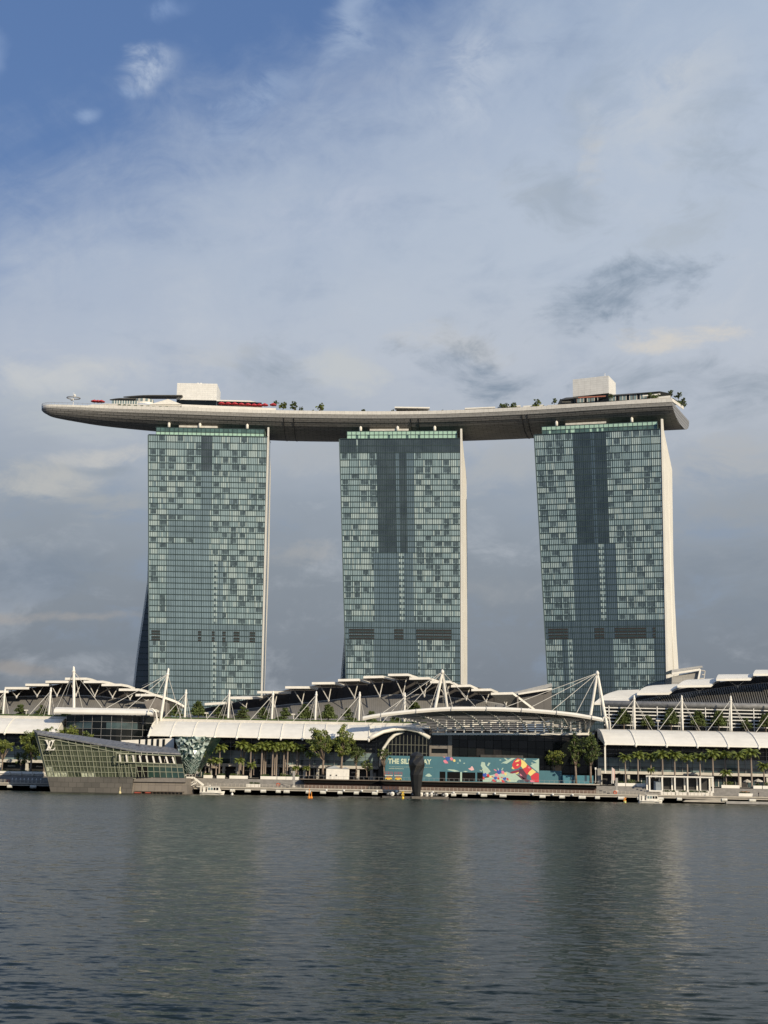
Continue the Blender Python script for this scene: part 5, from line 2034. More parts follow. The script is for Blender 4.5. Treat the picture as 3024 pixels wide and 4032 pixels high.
def boardwalk(x0, x1, caps, posts=True):
    o = MB()
    o.box(x0, x1, 501.0, 512.0, 2.55, 2.9, 0)
    o.box(x0, x1, 500.85, 501.0, 2.35, 2.92, 1)
    o.box(x0, x1, 500.9, 501.3, 1.75, 2.15, 1)
    bw = tag(o.build('boardwalk', [timber, bwhite]), kind='structure')
    m = MB()
    m.box(x0, x1, 501.4, SHORE, 1.6, 2.5)  # black all through, painting the shade beneath the deck
    m.build('shaded_under_beam', black, bw)
    for px in caps:
        x = PX(px, 501, 3115)
        m = MB()
        w = rnd.uniform(.9, 1.35)
        m.path([(x - w, 500.6, 1.45), (x - w * .95, 500.6, 1.45), (x + w * .95, 500.6, 1.45), (x + w, 500.6, 1.45)], [.2, .62, .62, .2], 8)
        m.build('pile_cap', capm, bw)
    if posts:
        m = MB()
        n = int((x1 - x0) / 1.42)
        for i in range(n + 1):
            x = lerp(x0, x1, i / n)
            m.box(x - .07, x + .07, 501.5, 501.62, 2.9, 3.95, 0)
        for z in (3.3, 3.62, 3.95):
            m.box(x0, x1, 501.52, 501.6, z - .03, z + .04, 0)
        m.build('handrail', bwhite, bw)
    return bw


bwl = boardwalk(-240, PX(196, 501, 3110), [-60, 39, 131])
bwc = boardwalk(PX(700, 501, 3110), PX(2810, 501, 3130), [916, 976, 1037, 1096, 1129, 1214, 1272, 1339, 1403, 1476, 1537, 1786, 1830, 1905, 1980, 2135, 2212, 2291, 2351, 2445, 2518, 2601, 2673])
m = MB()
for px in (1285, 1354, 1425, 1485, 1562, 1705, 1786, 1885, 1949, 2097, 2177, 2255):
    x = PX(px, 500, 3110)
    b = MB()
    b.path([(x, 500.4, 1.85), (x, 500.4, 2.1), (x, 500.4, 2.45), (x, 500.4, 2.62)], [.2, .42, .42, .15], 8)
    b.build('edge_light', globe, bwc, smooth=True)
bwr = boardwalk(PX(2810, 501, 3130), 300, [2850, 2960], posts=False)
m = MB()
m.prism([P(2700, 3150, 500.5), P(2855, 3146, 500.5), P(2855, 3160, 500.5), P(2690, 3157, 500.5)], (0, 2, 0))
m.build('landing_edge', bwhite, bwr)
m = MB()
m.box(PX(2855, 500), 300, 500.3, 503, .15, 1.1)
m.build('landing_slab', concrete, bwr)
st = MB()
for k in range(8):
    st.box(-240, 300, 509.0 + k * 1.6, 523.0, 2.9 + k * .41 - .41, 2.9 + k * .41)
tag(st.build('promenade_steps', mat('grey_steps', (0.235, 0.225, 0.21), .8, var=.15)), kind='structure')
tag(MB().box(-240, 300, 521.4, 522.4, 2, 6.25).build('promenade_kerb', offwhite), kind='structure')
# the dark stage deck that overhangs the steps
stage = thing('stage_deck', 'long dark timber stage platform jutting over the steps in front of the teal hoarding', 'platform', (50, 515, 2.9))
sx0, sx1 = PX(1176, 508, 3078), PX(2360, 508, 3095)
MB().box(sx0, sx1, 507.6, 530, 5.95, 6.3).build('platform', timber, stage)
MB().box(sx0 + 2, sx1 - 1, 508.4, 509, 4.7, 5.95).build('painted_shadow_gap', black, stage)  # solid black strip drawn for the shade under the platform
MB().box(sx0 + 2, sx1 - 1, 509.5, 510, 2.9, 5.0).build('underside_screen', browntimber, stage)
m = MB()
n = 60
for i in range(n + 1):
    x = lerp(sx0, sx1, i / n)
    m.box(x - .04, x + .04, 508, 508.08, 6.3, 7.4)
m.box(sx0, sx1, 508, 508.06, 7.36, 7.42)
m.build('stage_railing', steel, stage)
m = MB()
m.box(PX(2100, 507.4, 3088), sx1, 507.2, 507.5, 6.0, 6.42)
m.build('stage_edge', bwhite, stage)


def leaf_fill(m, cen, rad, n, size, g, flat=1.0, mi=0):
    """n leaf faces spread through an ellipsoid"""
    for _ in range(n):
        while True:
            d = Vector((g.uniform(-1, 1), g.uniform(-1, 1), g.uniform(-1, 1)))
            if .15 < d.length < 1:
                break
        p = Vector((cen[0] + d.x * rad[0], cen[1] + d.y * rad[1], cen[2] + d.z * rad[2]))
        nrm = (d.normalized() * .6 + Vector((g.gauss(0, 1), g.gauss(0, 1), g.gauss(.5 * flat, .7)))).normalized()
        u = nrm.cross(Vector((g.gauss(0, 1), g.gauss(0, 1), .1))).normalized()
        v = nrm.cross(u)
        s = size * g.uniform(.6, 1.3)
        m.face([p - u * s, p - v * s * .55, p + u * s, p + v * s * .55], mi)


G = 'white planters along the promenade'
gp = random.Random(31)
PL = [(802, 837, 1), (854, 886, 1), (904, 976, 1), (1026, 1090, 0), (1092, 1126, 2), (1127, 1152, 0), (1161, 1178, 1), (2420, 2460, 1), (2462, 2500, 2), (2503, 2540, 1), (2838, 2909, 2), (2963, 2997, 1), (3000, 3060, 2)]
for i, (x0, x1, k) in enumerate(PL):
    a, b = PX(x0, 521, 3065), PX(x1, 521, 3065)
    root = thing('planter', ('%s white planter of the promenade, counting from the crystal' % ORD[i]) if i < 7 else ('%s white planter right of the stage deck along the promenade' % ORD[i - 7]), 'planter', ((a + b) / 2, 521.2, PROM), G)
    MB().box(a, b, 520.2, 521.3, 5.7, 6.95).build('planter_wall', white, root)
    m = MB()
    for q in range(max(2, int((b - a) / 1.2))):
        x = lerp(a + .6, b - .6, gp.random())
        h = .5 if k < 2 else 1.1
        leaf_fill(m, (x, 520.7 + gp.uniform(.4, 1.0), 7.0 + h * .4), (1.1, .6, h), 60, .26, gp)
    m.build('hedge', [leafd, hedgem][i % 2], root)
for i, (x0, x1, y) in enumerate([(970, 1025, 3088), (2600, 2657, 3132), (2661, 2704, 3133), (2710, 2805, 3134), (2907, 2963, 3138)]):
    p0, p1 = P(x0, y, 506), P(x1, y, 506)
    root = thing('low_planter', ['low white planter on the steps before the palm row', 'first low white planter under the white pergola', 'second low white planter under the white pergola', 'longest low white planter under the white pergola', 'low white planter with orange flowers right of the pergola'][i], 'planter', ((p0.x + p1.x) / 2, 506, 2.9), 'low white planters on the lower boardwalk')
    MB().box(p0.x, p1.x, 505.4, 506.4, 2.9, 4.0).build('planter_wall', white, root)
    m = MB()
    for q in range(max(3, int((p1.x - p0.x) / .9))):
        leaf_fill(m, (lerp(p0.x + .4, p1.x - .4, gp.random()), 506 + gp.uniform(0, .8), 4.25), (.9, .5, .45), 45, .22, gp)
    m.build('hedge', hedgem, root)
    if i == 4:
        m = MB()
        leaf_fill(m, ((p0.x + p1.x) / 2, 505.8, 4.6), (2.0, .4, .2), 40, .12, gp)
        m.build('flowers', orange, root)
# left promenade: long white bench wall
root = thing('bench_wall', 'long white bench wall with grass behind it at the far left promenade', 'bench', (PX(80, 519, 3055), 519, PROM - .6))
a, b = PX(-150, 519, 3055), PX(181, 519, 3055)
MB().box(a, b, 518.2, 519.4, 6.15, 7.0).build('seat', white, root)
m = MB()
for i in range(9):
    x = PX(-100 + i * 45.5, 518, 3055)
    m.box(x - .18, x + .18, 517.8, 518.4, 5.5, 6.9)
m.box(a, b, 518.6, 519.4, 5.5, 6.2)
m.build('bench_support', offwhite, root)
m = MB()
for q in range(60):
    leaf_fill(m, (lerp(a, b, gp.random()), 520 + gp.uniform(0, 1.5), 7.0), (1.0, .6, .35), 40, .2, gp)
m.build('grass_strip', hedgem, root)
for i, px in enumerate((48, 63, 80, 95, 111, 127, 143, 160)):
    p = P(px, 3079, 503)
    root = thing('bollard_light', '%s small white light on the boardwalk left of the pavilion' % ORD[i], 'light', (p.x, 503, 2.9), 'small white lights on the left boardwalk')
    MB().path([(p.x, 503, 2.9), (p.x, 503, 3.6)], .12, 6).build('stem', white, root)
    MB().path([(p.x, 503, 3.6), (p.x, 503, 4.0), (p.x, 503, 4.6)], [.1, .3, .05], 8).build('shade', globe, root)
for i, (px, py, Y) in enumerate([(33, 3076, 502), (1094, 3090, 502), (2422, 3120, 501.4)]):
    p = P(px, py, Y)
    root = thing('life_ring', ['red life ring on the railing at the far left', 'red life ring near a kneeling person', 'red life ring on the boardwalk right of the hoarding'][i], 'life ring', p, 'life rings on the boardwalk')
    MB().path([(p.x + .5 * math.cos(2 * math.pi * k / 16), Y, p.z + .5 * math.sin(2 * math.pi * k / 16)) for k in range(17)], .2, 6).build('ring', mat('life_ring_red', (.62, .12, .05), .5), root, smooth=True)
    MB().box(p.x - .07, p.x + .07, Y + .2, Y + .3, 2.9, p.z + .3).build('post', steel, root)
for i, (px, y0, y1, w, Y) in enumerate([(1157, 3036, 3096, 8.5, 507), (2428, 3063, 3114, 8.5, 507)]):
    p0, p1 = P(px, y1, Y), P(px, y0, Y)
    root = thing('grey_pylon', ['tall grey slab pylon between the palms and the white tent', 'tall grey slab pylon below the right mall corner'][i], 'pylon', (p0.x, Y, p0.z), 'grey pylons on the promenade')
    m = MB().prism([(p0.x - w * .045, Y, p0.z), (p0.x + w * .045, Y, p0.z), (p1.x + w * .055, Y, p1.z), (p1.x - w * .055, Y, p1.z)], (0, .5, 0))
    m.build('slab', concrete, root)
    MB().box(p0.x - w * .07, p0.x + w * .07, Y - .3, Y + .8, p0.z - .4, p0.z + .25).build('base', offwhite, root)
p0, p1 = P(2345, 3082, 520), P(2345, 3022, 520)
root = thing('lamp_post', 'slim pale lamp post beside the right end of the stage deck', 'lamp post', p0)
MB().path([p0, p1], [.16, .12], 6).build('post', offwhite, root)
MB().box(p1.x - .3, p1.x + .3, 519.7, 520.3, p1.z - .8, p1.z).build('lamp_head', white, root)
for i, (px, lab) in enumerate(((2409, 'left'), (2415, 'right'))):
    p0, p1 = P(px, 3085, 519), P(px + 1, 3022 + i * 4, 519)
    root = thing('banner_pole', '%s one of two white and pink banner poles at the right mall corner' % lab, 'pole', p0, 'banner poles')
    MB().path([p0, p1], [.2, .16], 6).build('pole', white, root)
    MB().box(p1.x + .12, p1.x + .45, 518.9, 519.05, p0.z + 1.2, p1.z - .3).build('banner', mat('pink_banner', (.62, .38, .34), .6), root)

# pergola
A, B = P(2557, 3060, 512), P(2806, 3066, 512)
zt = (A.z + B.z) / 2 + .2
root = thing('pergola', 'long white open pergola with a scalloped top on the promenade before the right palms', 'pergola', ((A.x + B.x) / 2, 514, 5.6))
zb = zt - 5.0
m = MB()
for k in range(6):
    x = lerp(A.x, B.x, k / 5)
    for y in (512, 517):
        m2 = MB().box(x - .28, x + .28, y - .2, y + .2, zb, zt)
        m2.build('post', white, root)
m = MB()
for y in (511.9, 517.1):
    m.box(A.x - .3, B.x + .3, y - .22, y + .22, zt, zt + .45)
m.box(A.x - .3, B.x + .3, 511.6, 517.4, zb - .5, zb)
m.build('beam', white, root)
m = MB()
for k in range(44):
    x = lerp(A.x + .2, B.x - .2, k / 43)
    m.path([(x, 512, zt - .05), (x, 513.5, zt + .05), (x, 516, zt - .05), (x, 517, zt)], .2, 5)
m.build('canopy_slat', white, root)
MB().box(A.x + .3, B.x - .3, 517.6, 517.8, zb, zt - .4).build('rear_screen', shopdark, root)
p = P(2590, 3090, 515)
MB().box(p.x - 1.5, p.x + 1.2, 515, 515.1, zb, zb + 3.4).build('poster_panel', mat('grey_blue_panel', (.22, .26, .30), .5), root)

# white tent
a, b, c = P(1285, 3026, 512), P(1343, 3026, 512), P(1376, 3028, 516)
root = thing('marquee_tent', 'small square white marquee tent with two side curtains on the stage deck', 'tent', ((a.x + c.x) / 2, 514, 6.3))
z1 = a.z
m = MB()
gt = random.Random(2)
x = a.x
while x < c.x - .1:
    x2 = min(c.x, x + gt.uniform(.5, 1.5))
    m.face([(x, 512, 6.3), (x2, 512 + gt.uniform(-.15, .15), 6.3), (x2, 512, z1), (x, 512, z1)])
    x = x2
m.box(a.x + .05, c.x - .05, 512.3, 518, 6.3, z1 - .05)
m.build('side_curtain', white, root)
m = MB()
ap = P(1316, 3014, 514.5)
q = [Vector((a.x - .2, 511.8, z1)), Vector((b.x + .1, 511.8, z1)), Vector((b.x + .1, 518, z1)), Vector((a.x - .2, 518, z1))]
for k in range(4):
    m.face([q[k], q[(k + 1) % 4], ap])
q = [Vector((b.x + .2, 511.8, z1)), Vector((c.x + .2, 511.8, z1)), Vector((c.x + .2, 518, z1)), Vector((b.x + .2, 518, z1))]
ap2 = Vector(((b.x + c.x) / 2, 514.8, ap.z - .5))
for k in range(4):
    m.face([q[k], q[(k + 1) % 4], ap2])
m.build('roof', mat('tent_roof_grey', (.42, .43, .41), .6), root)
MB().box(lerp(a.x, b.x, .27), lerp(a.x, b.x, .36), 511.8, 511.9, 7.6, 8.0).build('window', darkmetal, root)
MB().box(lerp(a.x, b.x, .66), lerp(a.x, b.x, .74), 511.8, 511.9, 7.6, 8.0).build('window', darkmetal, root)

# ================================================================ HOARDING WITH LETTERING AND PRINT
YM = 532.0
hx0, hx1 = P(1517, 3000, YM).x, P(2123, 3000, YM).x
hz1 = 15.9
hoard = thing('hoarding', 'long teal hoarding with pale capital lettering and a red and yellow toy horse print', 'hoarding', ((hx0 + hx1) / 2, YM, 6.3))
MB().box(hx0, hx1, YM, YM + 13, 6.3, hz1).build('panel_box', teal, hoard)
mint = mat('print_mint', (0.42, 0.56, 0.46), .6, var=.04)
pred = mat('print_red', (0.60, 0.035, 0.055), .6, var=.04)
pyel = mat('print_yellow', (0.82, 0.66, 0.22), .6, var=.05)
pdark = mat('print_plum', (0.09, 0.025, 0.05), .6)
pblue = mat('print_blue', (0.035, 0.085, 0.40), .6)
ppink = mat('print_pink', (0.72, 0.22, 0.30), .6)
pshade = mat('print_deep_teal', (0.06, 0.12, 0.15), .6)


def c7(x, y, d):
    return P(1860 + x * .2411, 2860 + y * .2411, YM) + Vector((0, -d, 0))


def c6(x, y, d):
    return P(1500 + x * .2411, 2860 + y * .2411, YM) + Vector((0, -d, 0))


def flat(polys, f, d, m_, name):
    m = MB()
    for p in polys:
        pts = [f(x, y, d) for x, y in p]
        pts = [Vector((min(max(q.x, hx0 + .05), hx1 - .02), q.y, min(max(q.z, 6.32), hz1 - .03))) for q in pts]
        m.face(pts)
    return m.build(name, m_, hoard)


flat([[(170, 905), (170, 840), (265, 800), (330, 792), (400, 770), (480, 772), (560, 738), (602, 758), (690, 762), (760, 790), (850, 865), (830, 912)],
      [(150, 580), (205, 590), (212, 640), (262, 690), (300, 742), (262, 760), (272, 835), (182, 840), (172, 720), (112, 712), (170, 690), (135, 640)],
      [(240, 640), (262, 592), (296, 598), (262, 650)], [(465, 612), (500, 585), (560, 560), (640, 505), (652, 482), (712, 482), (700, 520), (620, 572), (560, 612), (500, 600)],
      [(515, 515), (545, 520), (585, 550), (560, 562)], [(1087, 520), (1087, 760), (1000, 690), (945, 640), (1000, 605), (1055, 600), (978, 550), (1030, 560)], [(1005, 490), (1050, 487), (1087, 482), (1087, 500)],
      [(830, 545), (850, 520), (880, 535), (850, 560)], [(440, 545), (470, 542), (472, 556), (445, 558)], [(955, 600), (975, 588), (995, 600), (975, 612)]], c7, .012, mint, 'printed_splash')
flat([[(1080, 710), (1110, 700), (1200, 708), (1285, 735), (1200, 740)], [(1340, 735), (1380, 728), (1425, 735), (1380, 746)], [(720, 810), (760, 775), (790, 770), (835, 812), (780, 825)], [(1275, 543), (1300, 543), (1305, 575), (1285, 575)],
      [(1245, 595), (1265, 592), (1265, 605), (1248, 607)], [(1345, 600), (1370, 592), (1372, 608), (1350, 612)], [(1605, 712), (1650, 700), (1659, 720), (1640, 740)]], c6, .012, mint, 'printed_splash')
flat([[(720, 900), (760, 870), (850, 868), (960, 880), (1000, 912), (740, 912)], [(300, 900), (330, 875), (400, 885), (395, 905)], [(500, 905), (530, 885), (570, 890), (575, 908)]], c7, .02, pshade, 'printed_shadow')
flat([[(765, 690), (832, 700), (892, 790), (884, 862), (832, 862), (762, 772)], [(700, 770), (770, 800), (850, 850), (940, 880), (900, 915), (800, 860)]], c7, .026, pdark, 'printed_leg')
flat([[(610, 765), (640, 738), (760, 708), (762, 752), (650, 772)]], c7, .030, mat('print_dark_red', (.22, .02, .05), .6), 'printed_foreleg')
flat([[(655, 650), (648, 625), (680, 560), (740, 512), (792, 540), (802, 600), (792, 650), (740, 690), (690, 700), (665, 680)],
      [(820, 690), (892, 622), (972, 690), (932, 742), (902, 792), (880, 780)], [(952, 815), (1000, 775), (1050, 755), (1087, 775), (1087, 912), (975, 912)]], c7, .036, pred, 'printed_horse')
flat([[(790, 535), (850, 570), (895, 622), (880, 662), (822, 692), (792, 650), (802, 600)], [(930, 735), (978, 695), (1042, 745), (1000, 772), (950, 812), (905, 772)], [(640, 680), (655, 655), (668, 680), (692, 698), (660, 700)],
      [(695, 580), (740, 540), (775, 545), (755, 575), (705, 585)], [(715, 640), (735, 612), (758, 622), (745, 645)], [(700, 765), (752, 745), (760, 762), (720, 778)]], c7, .042, pyel, 'printed_band')
flat([[(770, 765), (812, 800), (815, 815), (780, 800)], [(905, 660), (935, 665), (940, 690), (912, 680)], [(940, 880), (985, 880), (1020, 912), (950, 912)]], c7, .048, ppink, 'printed_highlight')
for f, (x, y), s in ((c6, (1095, 530), 1.0), (c7, (440, 750), 1.0), (c7, (205, 800), .9), (c7, (380, 850), .75), (c7, (530, 862), .75)):
    flat([[(x - 45 * s, y - 15), (x - 20 * s, y - 45 * s), (x + 20 * s, y - 42 * s), (x + 35 * s, y - 5), (x + 10 * s, y + 30 * s), (x - 25 * s, y + 28 * s)]], f, .02, pblue, 'printed_figure')
    flat([[(x + 30 * s, y - 10 * s), (x + 55 * s, y - 30 * s), (x + 85 * s, y - 5 * s), (x + 75 * s, y + 30 * s), (x + 45 * s, y + 25 * s)], [(x - 75 * s, y + 25 * s), (x - 40 * s, y + 15 * s), (x - 10 * s, y + 45 * s), (x + 5 * s, y + 75 * s), (x - 45 * s, y + 75 * s), (x - 72 * s, y + 50 * s)],
          [(x - 88 * s, y - 55 * s), (x - 45 * s, y - 35 * s), (x - 48 * s, y - 15 * s), (x - 88 * s, y - 38 * s)]], f, .027, ppink if s == 1.0 else pred, 'printed_figure')
    flat([[(x + 80 * s, y + 20 * s), (x + 100 * s, y + 5 * s), (x + 122 * s, y + 20 * s), (x + 118 * s, y + 48 * s), (x + 92 * s, y + 50 * s)]], f, .034, pyel, 'printed_ball')
    flat([[(x - 30 * s, y - 65 * s), (x - 18 * s, y - 68 * s), (x - 5 * s, y - 30 * s), (x - 18 * s, y - 28 * s)], [(x + 30 * s, y - 35 * s), (x + 55 * s, y - 75 * s), (x + 68 * s, y - 68 * s), (x + 42 * s, y - 30 * s)]], f, .034, mint, 'printed_arm')
flat([[(1425, 685), (1460, 680), (1478, 650), (1495, 655), (1510, 680), (1522, 712), (1480, 722), (1440, 706)]], c6, .02, mat('print_pale_pink', (.75, .45, .45), .6), 'printed_shape')
for x0, x1, y0, y1 in ((960, 1052, 738, 905), (1083, 1292, 742, 897), (1326, 1540, 750, 898), (1572, 1663, 752, 900)):
    a, b = c6(x0, y0, 0), c6(x1, y1, 0)
    dm = MB().box(a.x, b.x, YM - .05, YM + .0 - .001, max(6.32, b.z), a.z)
    o = dm.build('doorway', black, hoard)
m = MB()
a, b = c6(1295, 745, 0), c6(1322, 900, 0)
m.box(a.x, b.x, YM - .08, YM - .001, 6.32, a.z)
m.build('door_pillar', mint, hoard)


def lettering(name, txt, x0, x1, ztop, zbot, Y, m_, parent, bold=.0, maxw=None):
    cu = bpy.data.curves.new(name, 'FONT')
    cu.body = txt
    cu.size = 1.0
    cu.extrude = .01
    cu.offset = bold
    cu.space_character = 1.02
    tmp = bpy.data.objects.new(name + '_curve', cu)
    COL.objects.link(tmp)
    bpy.context.view_layer.update()
    me = bpy.data.meshes.new_from_object(tmp.evaluated_get(bpy.context.evaluated_depsgraph_get()))
    bpy.data.objects.remove(tmp)
    me.materials.clear()
    me.materials.append(m_)
    o = bpy.data.objects.new(name, me)
    COL.objects.link(o)
    bpy.context.view_layer.update()
    w, h = o.dimensions.x, o.dimensions.y
    o.parent = parent
    og = ORG[parent.name]
    o.rotation_euler = (R(90), 0, 0)
    s = (ztop - zbot) / h
    sx = (x1 - x0) / w
    bb = o.bound_box
    o.scale = (sx, s, 1)
    o.location = Vector((x0 - bb[0][0] * sx, Y, zbot - bb[0][1] * s)) - og
    return o


letm = mat('print_letter_cream', (0.60, 0.68, 0.50), .6, var=.02)
a, b = c6(118, 517, 0), c6(822, 625, 0)
lettering('lettering', 'THE SILKY WAY', a.x, b.x, a.z - .15, b.z + .05, YM - .03, letm, hoard, .035)
a, b = c6(132, 655, 0), c6(842, 677, 0)
lettering('small_lettering', 'AN IMMERSIVE AND POETIC JOURNEY UNTIL MARCH 2025', a.x, b.x, a.z, b.z, YM - .03, letm, hoard, .01)
a, b = c6(132, 681, 0), c6(370, 699, 0)
lettering('small_lettering', 'HERMES EXPERIENCE', a.x, b.x, a.z, b.z, YM - .03, letm, hoard, .01)
# lower teal hoardings to the right
a, b = P(2125, 3034, 534), P(2211, 3034, 534)
root = thing('hoarding', 'plain low teal hoarding right of the printed one', 'hoarding', ((a.x + b.x) / 2, 534, 6.3))
o = MB().box(hx1 + .05, b.x, 534, 541, 6.3, a.z).build('panel_box', teal, root)
a, b = P(2214, 3051, 533), P(2336, 3054, 533)
root = thing('hoarding', 'lowest teal hoarding with dark blue letter shapes behind two tree trunks', 'hoarding', ((a.x + b.x) / 2, 533, 6.3))
MB().box(a.x, b.x, 533, 539, 6.3, b.z).build('panel_box', mat('bright_teal', (.055, .20, .26), .55, var=.05), root)
q0, q1 = P(2244, 3055, 533), P(2263, 3076, 533)
lettering('lettering', 'U', q0.x, q1.x, b.z - .05, b.z - 2.2, 532.97, mat('letter_navy', (.012, .05, .085), .6), root, .05)
q0, q1 = P(2302, 3055, 533), P(2311, 3078, 533)
lettering('lettering', 'I', q0.x, q1.x, b.z - .02, b.z - 2.3, 532.97, MATS['letter_navy'], root, .02)

# scissor lifts
for i, (x0, x1) in enumerate(((1514, 1547), (1552, 1584))):
    a, b = PX(x0, 527, 3060), PX(x1, 527, 3060)
    root = thing('scissor_lift', ['yellow scissor lift with red rails nearest the white tent', 'yellow scissor lift with red rails nearest the dark sculpture'][i], 'scissor lift', ((a + b) / 2, 527, 6.3), 'scissor lifts before the hoarding')
    MB().box(a + .3, b - .3, 526.4, 527.6, 6.55, 7.2).build('chassis', yellow, root)
    m = MB()
    for k in range(3):
        m.bar((a + .6, 527, 7.2 + k * .25), (b - .6, 527, 7.45 + k * .25), .12, .1)
        m.bar((a + .6, 526.8, 7.45 + k * .25), (b - .6, 526.8, 7.2 + k * .25), .12, .1)
    m.build('scissor_arms', orange, root)
    MB().box(a + .1, b - .1, 526.3, 527.7, 7.95, 8.3).build('platform', offwhite, root)
    m = MB()
    for x in (a + .15, (a + b) / 2, b - .15):
        m.box(x - .06, x + .06, 526.3, 526.42, 8.3, 9.5)
    for z in (8.85, 9.45):
        m.box(a + .1, b - .1, 526.3, 526.4, z, z + .1)
        m.box(a + .1, b - .1, 527.6, 527.7, z, z + .1)
    m.build('guard_rail', red, root)
    for x in (a + .7, b - .7):
        m = MB()
        m.path([(x, 526.3, 6.58), (x, 526.7, 6.58)], .28, 10)
        m.build('wheel', darkmetal, root)

# ================================================================ SCULPTURE AND FLOATS
YS = 489.0
sc0 = P(1642, 3134, YS)
root = thing('faceted_sculpture', 'tall dark faceted standing stone sculpture on a raft in the water', 'sculpture', (sc0.x, YS, .7))
LEV = [(3134, 1630, 1656), (3118, 1623, 1657), (3050, 1614.5, 1667), (3014, 1610, 1673.5), (3000, 1609, 1673), (2976, 1614, 1668.5), (2966, 1624, 1659)]
rings = []
gs = random.Random(5)
NS = 8
for k, (py, xl, xr) in enumerate(LEV):
    l, r = P(xl, py, YS), P(xr, py, YS)
    cx, rad = (l.x + r.x) / 2, (r.x - l.x) / 2
    z = (l.z + r.z) / 2
    ring = []
    for q in range(NS):
        a = 2 * math.pi * (q + .5 * (k % 2) * (1 if k > 2 else 0)) / NS + .25
        rr = rad * gs.uniform(.97, 1.06)
        ring.append(Vector((cx + rr * math.cos(a), YS + rr * math.sin(a) * .95, z + gs.uniform(-.12, .12) * (k > 1))))
    rings.append(ring)
m = MB()
for a, b in zip(rings, rings[1:]):
    for q in range(NS):
        q2 = (q + 1) % NS
        m.face([a[q], a[q2], b[q2]])
        m.face([a[q], b[q2], b[q]])
tip = P(1642, 2959, YS)
for q in range(NS):
    m.face([rings[-1][q], rings[-1][(q + 1) % NS], tip])
m.build('faceted_body', charcoal, root)
raftm = mat('raft_grey', (.085, .08, .072), .8, var=.3)
for i, (x0, x1, y, h, Y, lab) in enumerate([(1620, 1768, 3138, .8, 485, 'grey raft carrying the dark sculpture'), (1504, 1619, 3138, .7, 485.5, 'dark raft behind the yellow marker left of the sculpture'),
                                             (1770, 1990, 3148, .35, 484, 'thin dark float right of the sculpture raft'), (1332, 1500, 3136, .3, 489, 'thin dark float left of the sculpture rafts')]):
    a, b = PX(x0, Y, y), PX(x1, Y, y)
    root = thing('floating_raft', lab, 'raft', ((a + b) / 2, Y, 0), 'floating rafts by the sculpture')
    MB().box(a, b, Y, Y + 7, -.4, h).build('pontoon', raftm if i else mat('raft_brown', (.14, .125, .105), .8, var=.2), root)
    m = MB()
    n = max(2, int((b - a) / 5))
    for k in range(n + 1):
        x = lerp(a, b, k / n)
        m.box(x - .06, x + .06, Y - .05, Y, 0, h)
    m.build('joint', black, root)
for i, (px, k) in enumerate([(1528, 0), (1545, 1), (1566, 0), (1584, 0), (1625, 0), (1634, 0), (1659, 1), (1671, 0), (1681, 1), (1692, 0), (1699, 1), (1708, 0), (1718, 0), (1746, 0), (1757, 1)]):
    x = PX(px, 490, 3128)
    root = thing('fender_drum', '%s fender drum from the left under the stage boardwalk, %s' % (ORD[i], ['black', 'white'][k]), 'fender', (x, 490.5, .7), 'black and white fender drums on the rafts')
    MB().path([(x, 489.5, 1.5), (x, 489.7, 1.5), (x, 491.4, 1.5), (x, 491.6, 1.5)], [.35, .75, .75, .35], 12).build('drum', [darkmetal, white][k], root)
    MB().path([(x, 489.35, 1.5), (x, 489.5, 1.5)], [.28, .28], 8).build('hub', [steel, offwhite][k], root)

# ================================================================ BOATS AND BUOYS
def boat(label, x0, x1, ywl, Y, flip=1):
    a, b = P(x0, ywl, Y).x, P(x1, ywl, Y).x
    L = b - a
    root = thing('ferry_boat', label, 'boat', ((a + b) / 2, Y, 0), 'small white passenger boats')
    f = lambda t: lerp(a, b, t if flip > 0 else 1 - t)
    m = MB()
    rings = []
    for t, w, z in ((0, 1.2, 1.0), (.1, 1.45, .95), (.6, 1.5, .95), (.85, 1.05, 1.1), (1.0, .15, 1.3)):
        x = f(t)
        xi = f(t - .04 if t > .5 else t)
        rings.append([(xi, Y - w * .75, -.3), (x, Y - w, z * .6), (x, Y - w, z), (x, Y + w, z), (x, Y + w, z * .6), (xi, Y + w * .75, -.3)])
    m.loft(rings)
    m.build('hull', white, root)
    m = MB()
    m.box(min(f(.02), f(.9)), max(f(.02), f(.9)), Y - 1.56, Y - 1.46, .45, .6)
    m.build('rubbing_strake', darkmetal, root)
    m = MB()
    pr = [(.28, 1.0), (.86, 1.0), (.76, 2.9), (.32, 3.0)]
    m.prism([(f(t), Y - 1.3, z) for t, z in pr], (0, 2.6, 0))
    m.build('cabin', white, root)
    m = MB()
    m.box(min(f(.26), f(.78)), max(f(.26), f(.78)), Y - 1.5, Y + 1.5, 2.95, 3.12)
    m.build('cabin_roof', offwhite, root)
    for t0, t1 in ((.34, .42), (.45, .53), (.56, .64), (.67, .76)):
        m = MB()
        x0_, x1_ = sorted((f(t0), f(t1)))
        m.box(x0_, x1_, Y - 1.36, Y - 1.28, 1.6, 2.5)
        m.build('window', glassteal if t0 < .5 else glassdark, root)
    m = MB()
    x0_, x1_ = sorted((f(.12), f(.22)))
    m.box(x0_, x1_, Y - 1.0, Y + 1.0, .9, 2.5)
    m.build('stern_locker', white, root)
    m = MB()
    x0_, x1_ = sorted((f(0), f(.07)))
    m.box(x0_, x1_, Y - .9, Y + .9, .6, 2.9)
    m.build('canopy_frame', offwhite, root)
    MB().tube((f(.3), Y, 3.1), (f(.3), Y, 4.3), .05, n=5).build('aerial', white, root)
    return root


boat('white passenger boat moored at the gangway beside the pavilion', 788, 884, 3126, 492)
boat('white passenger boat passing in front of the right boardwalk, left of the pergola', 2516, 2608, 3168, 488)


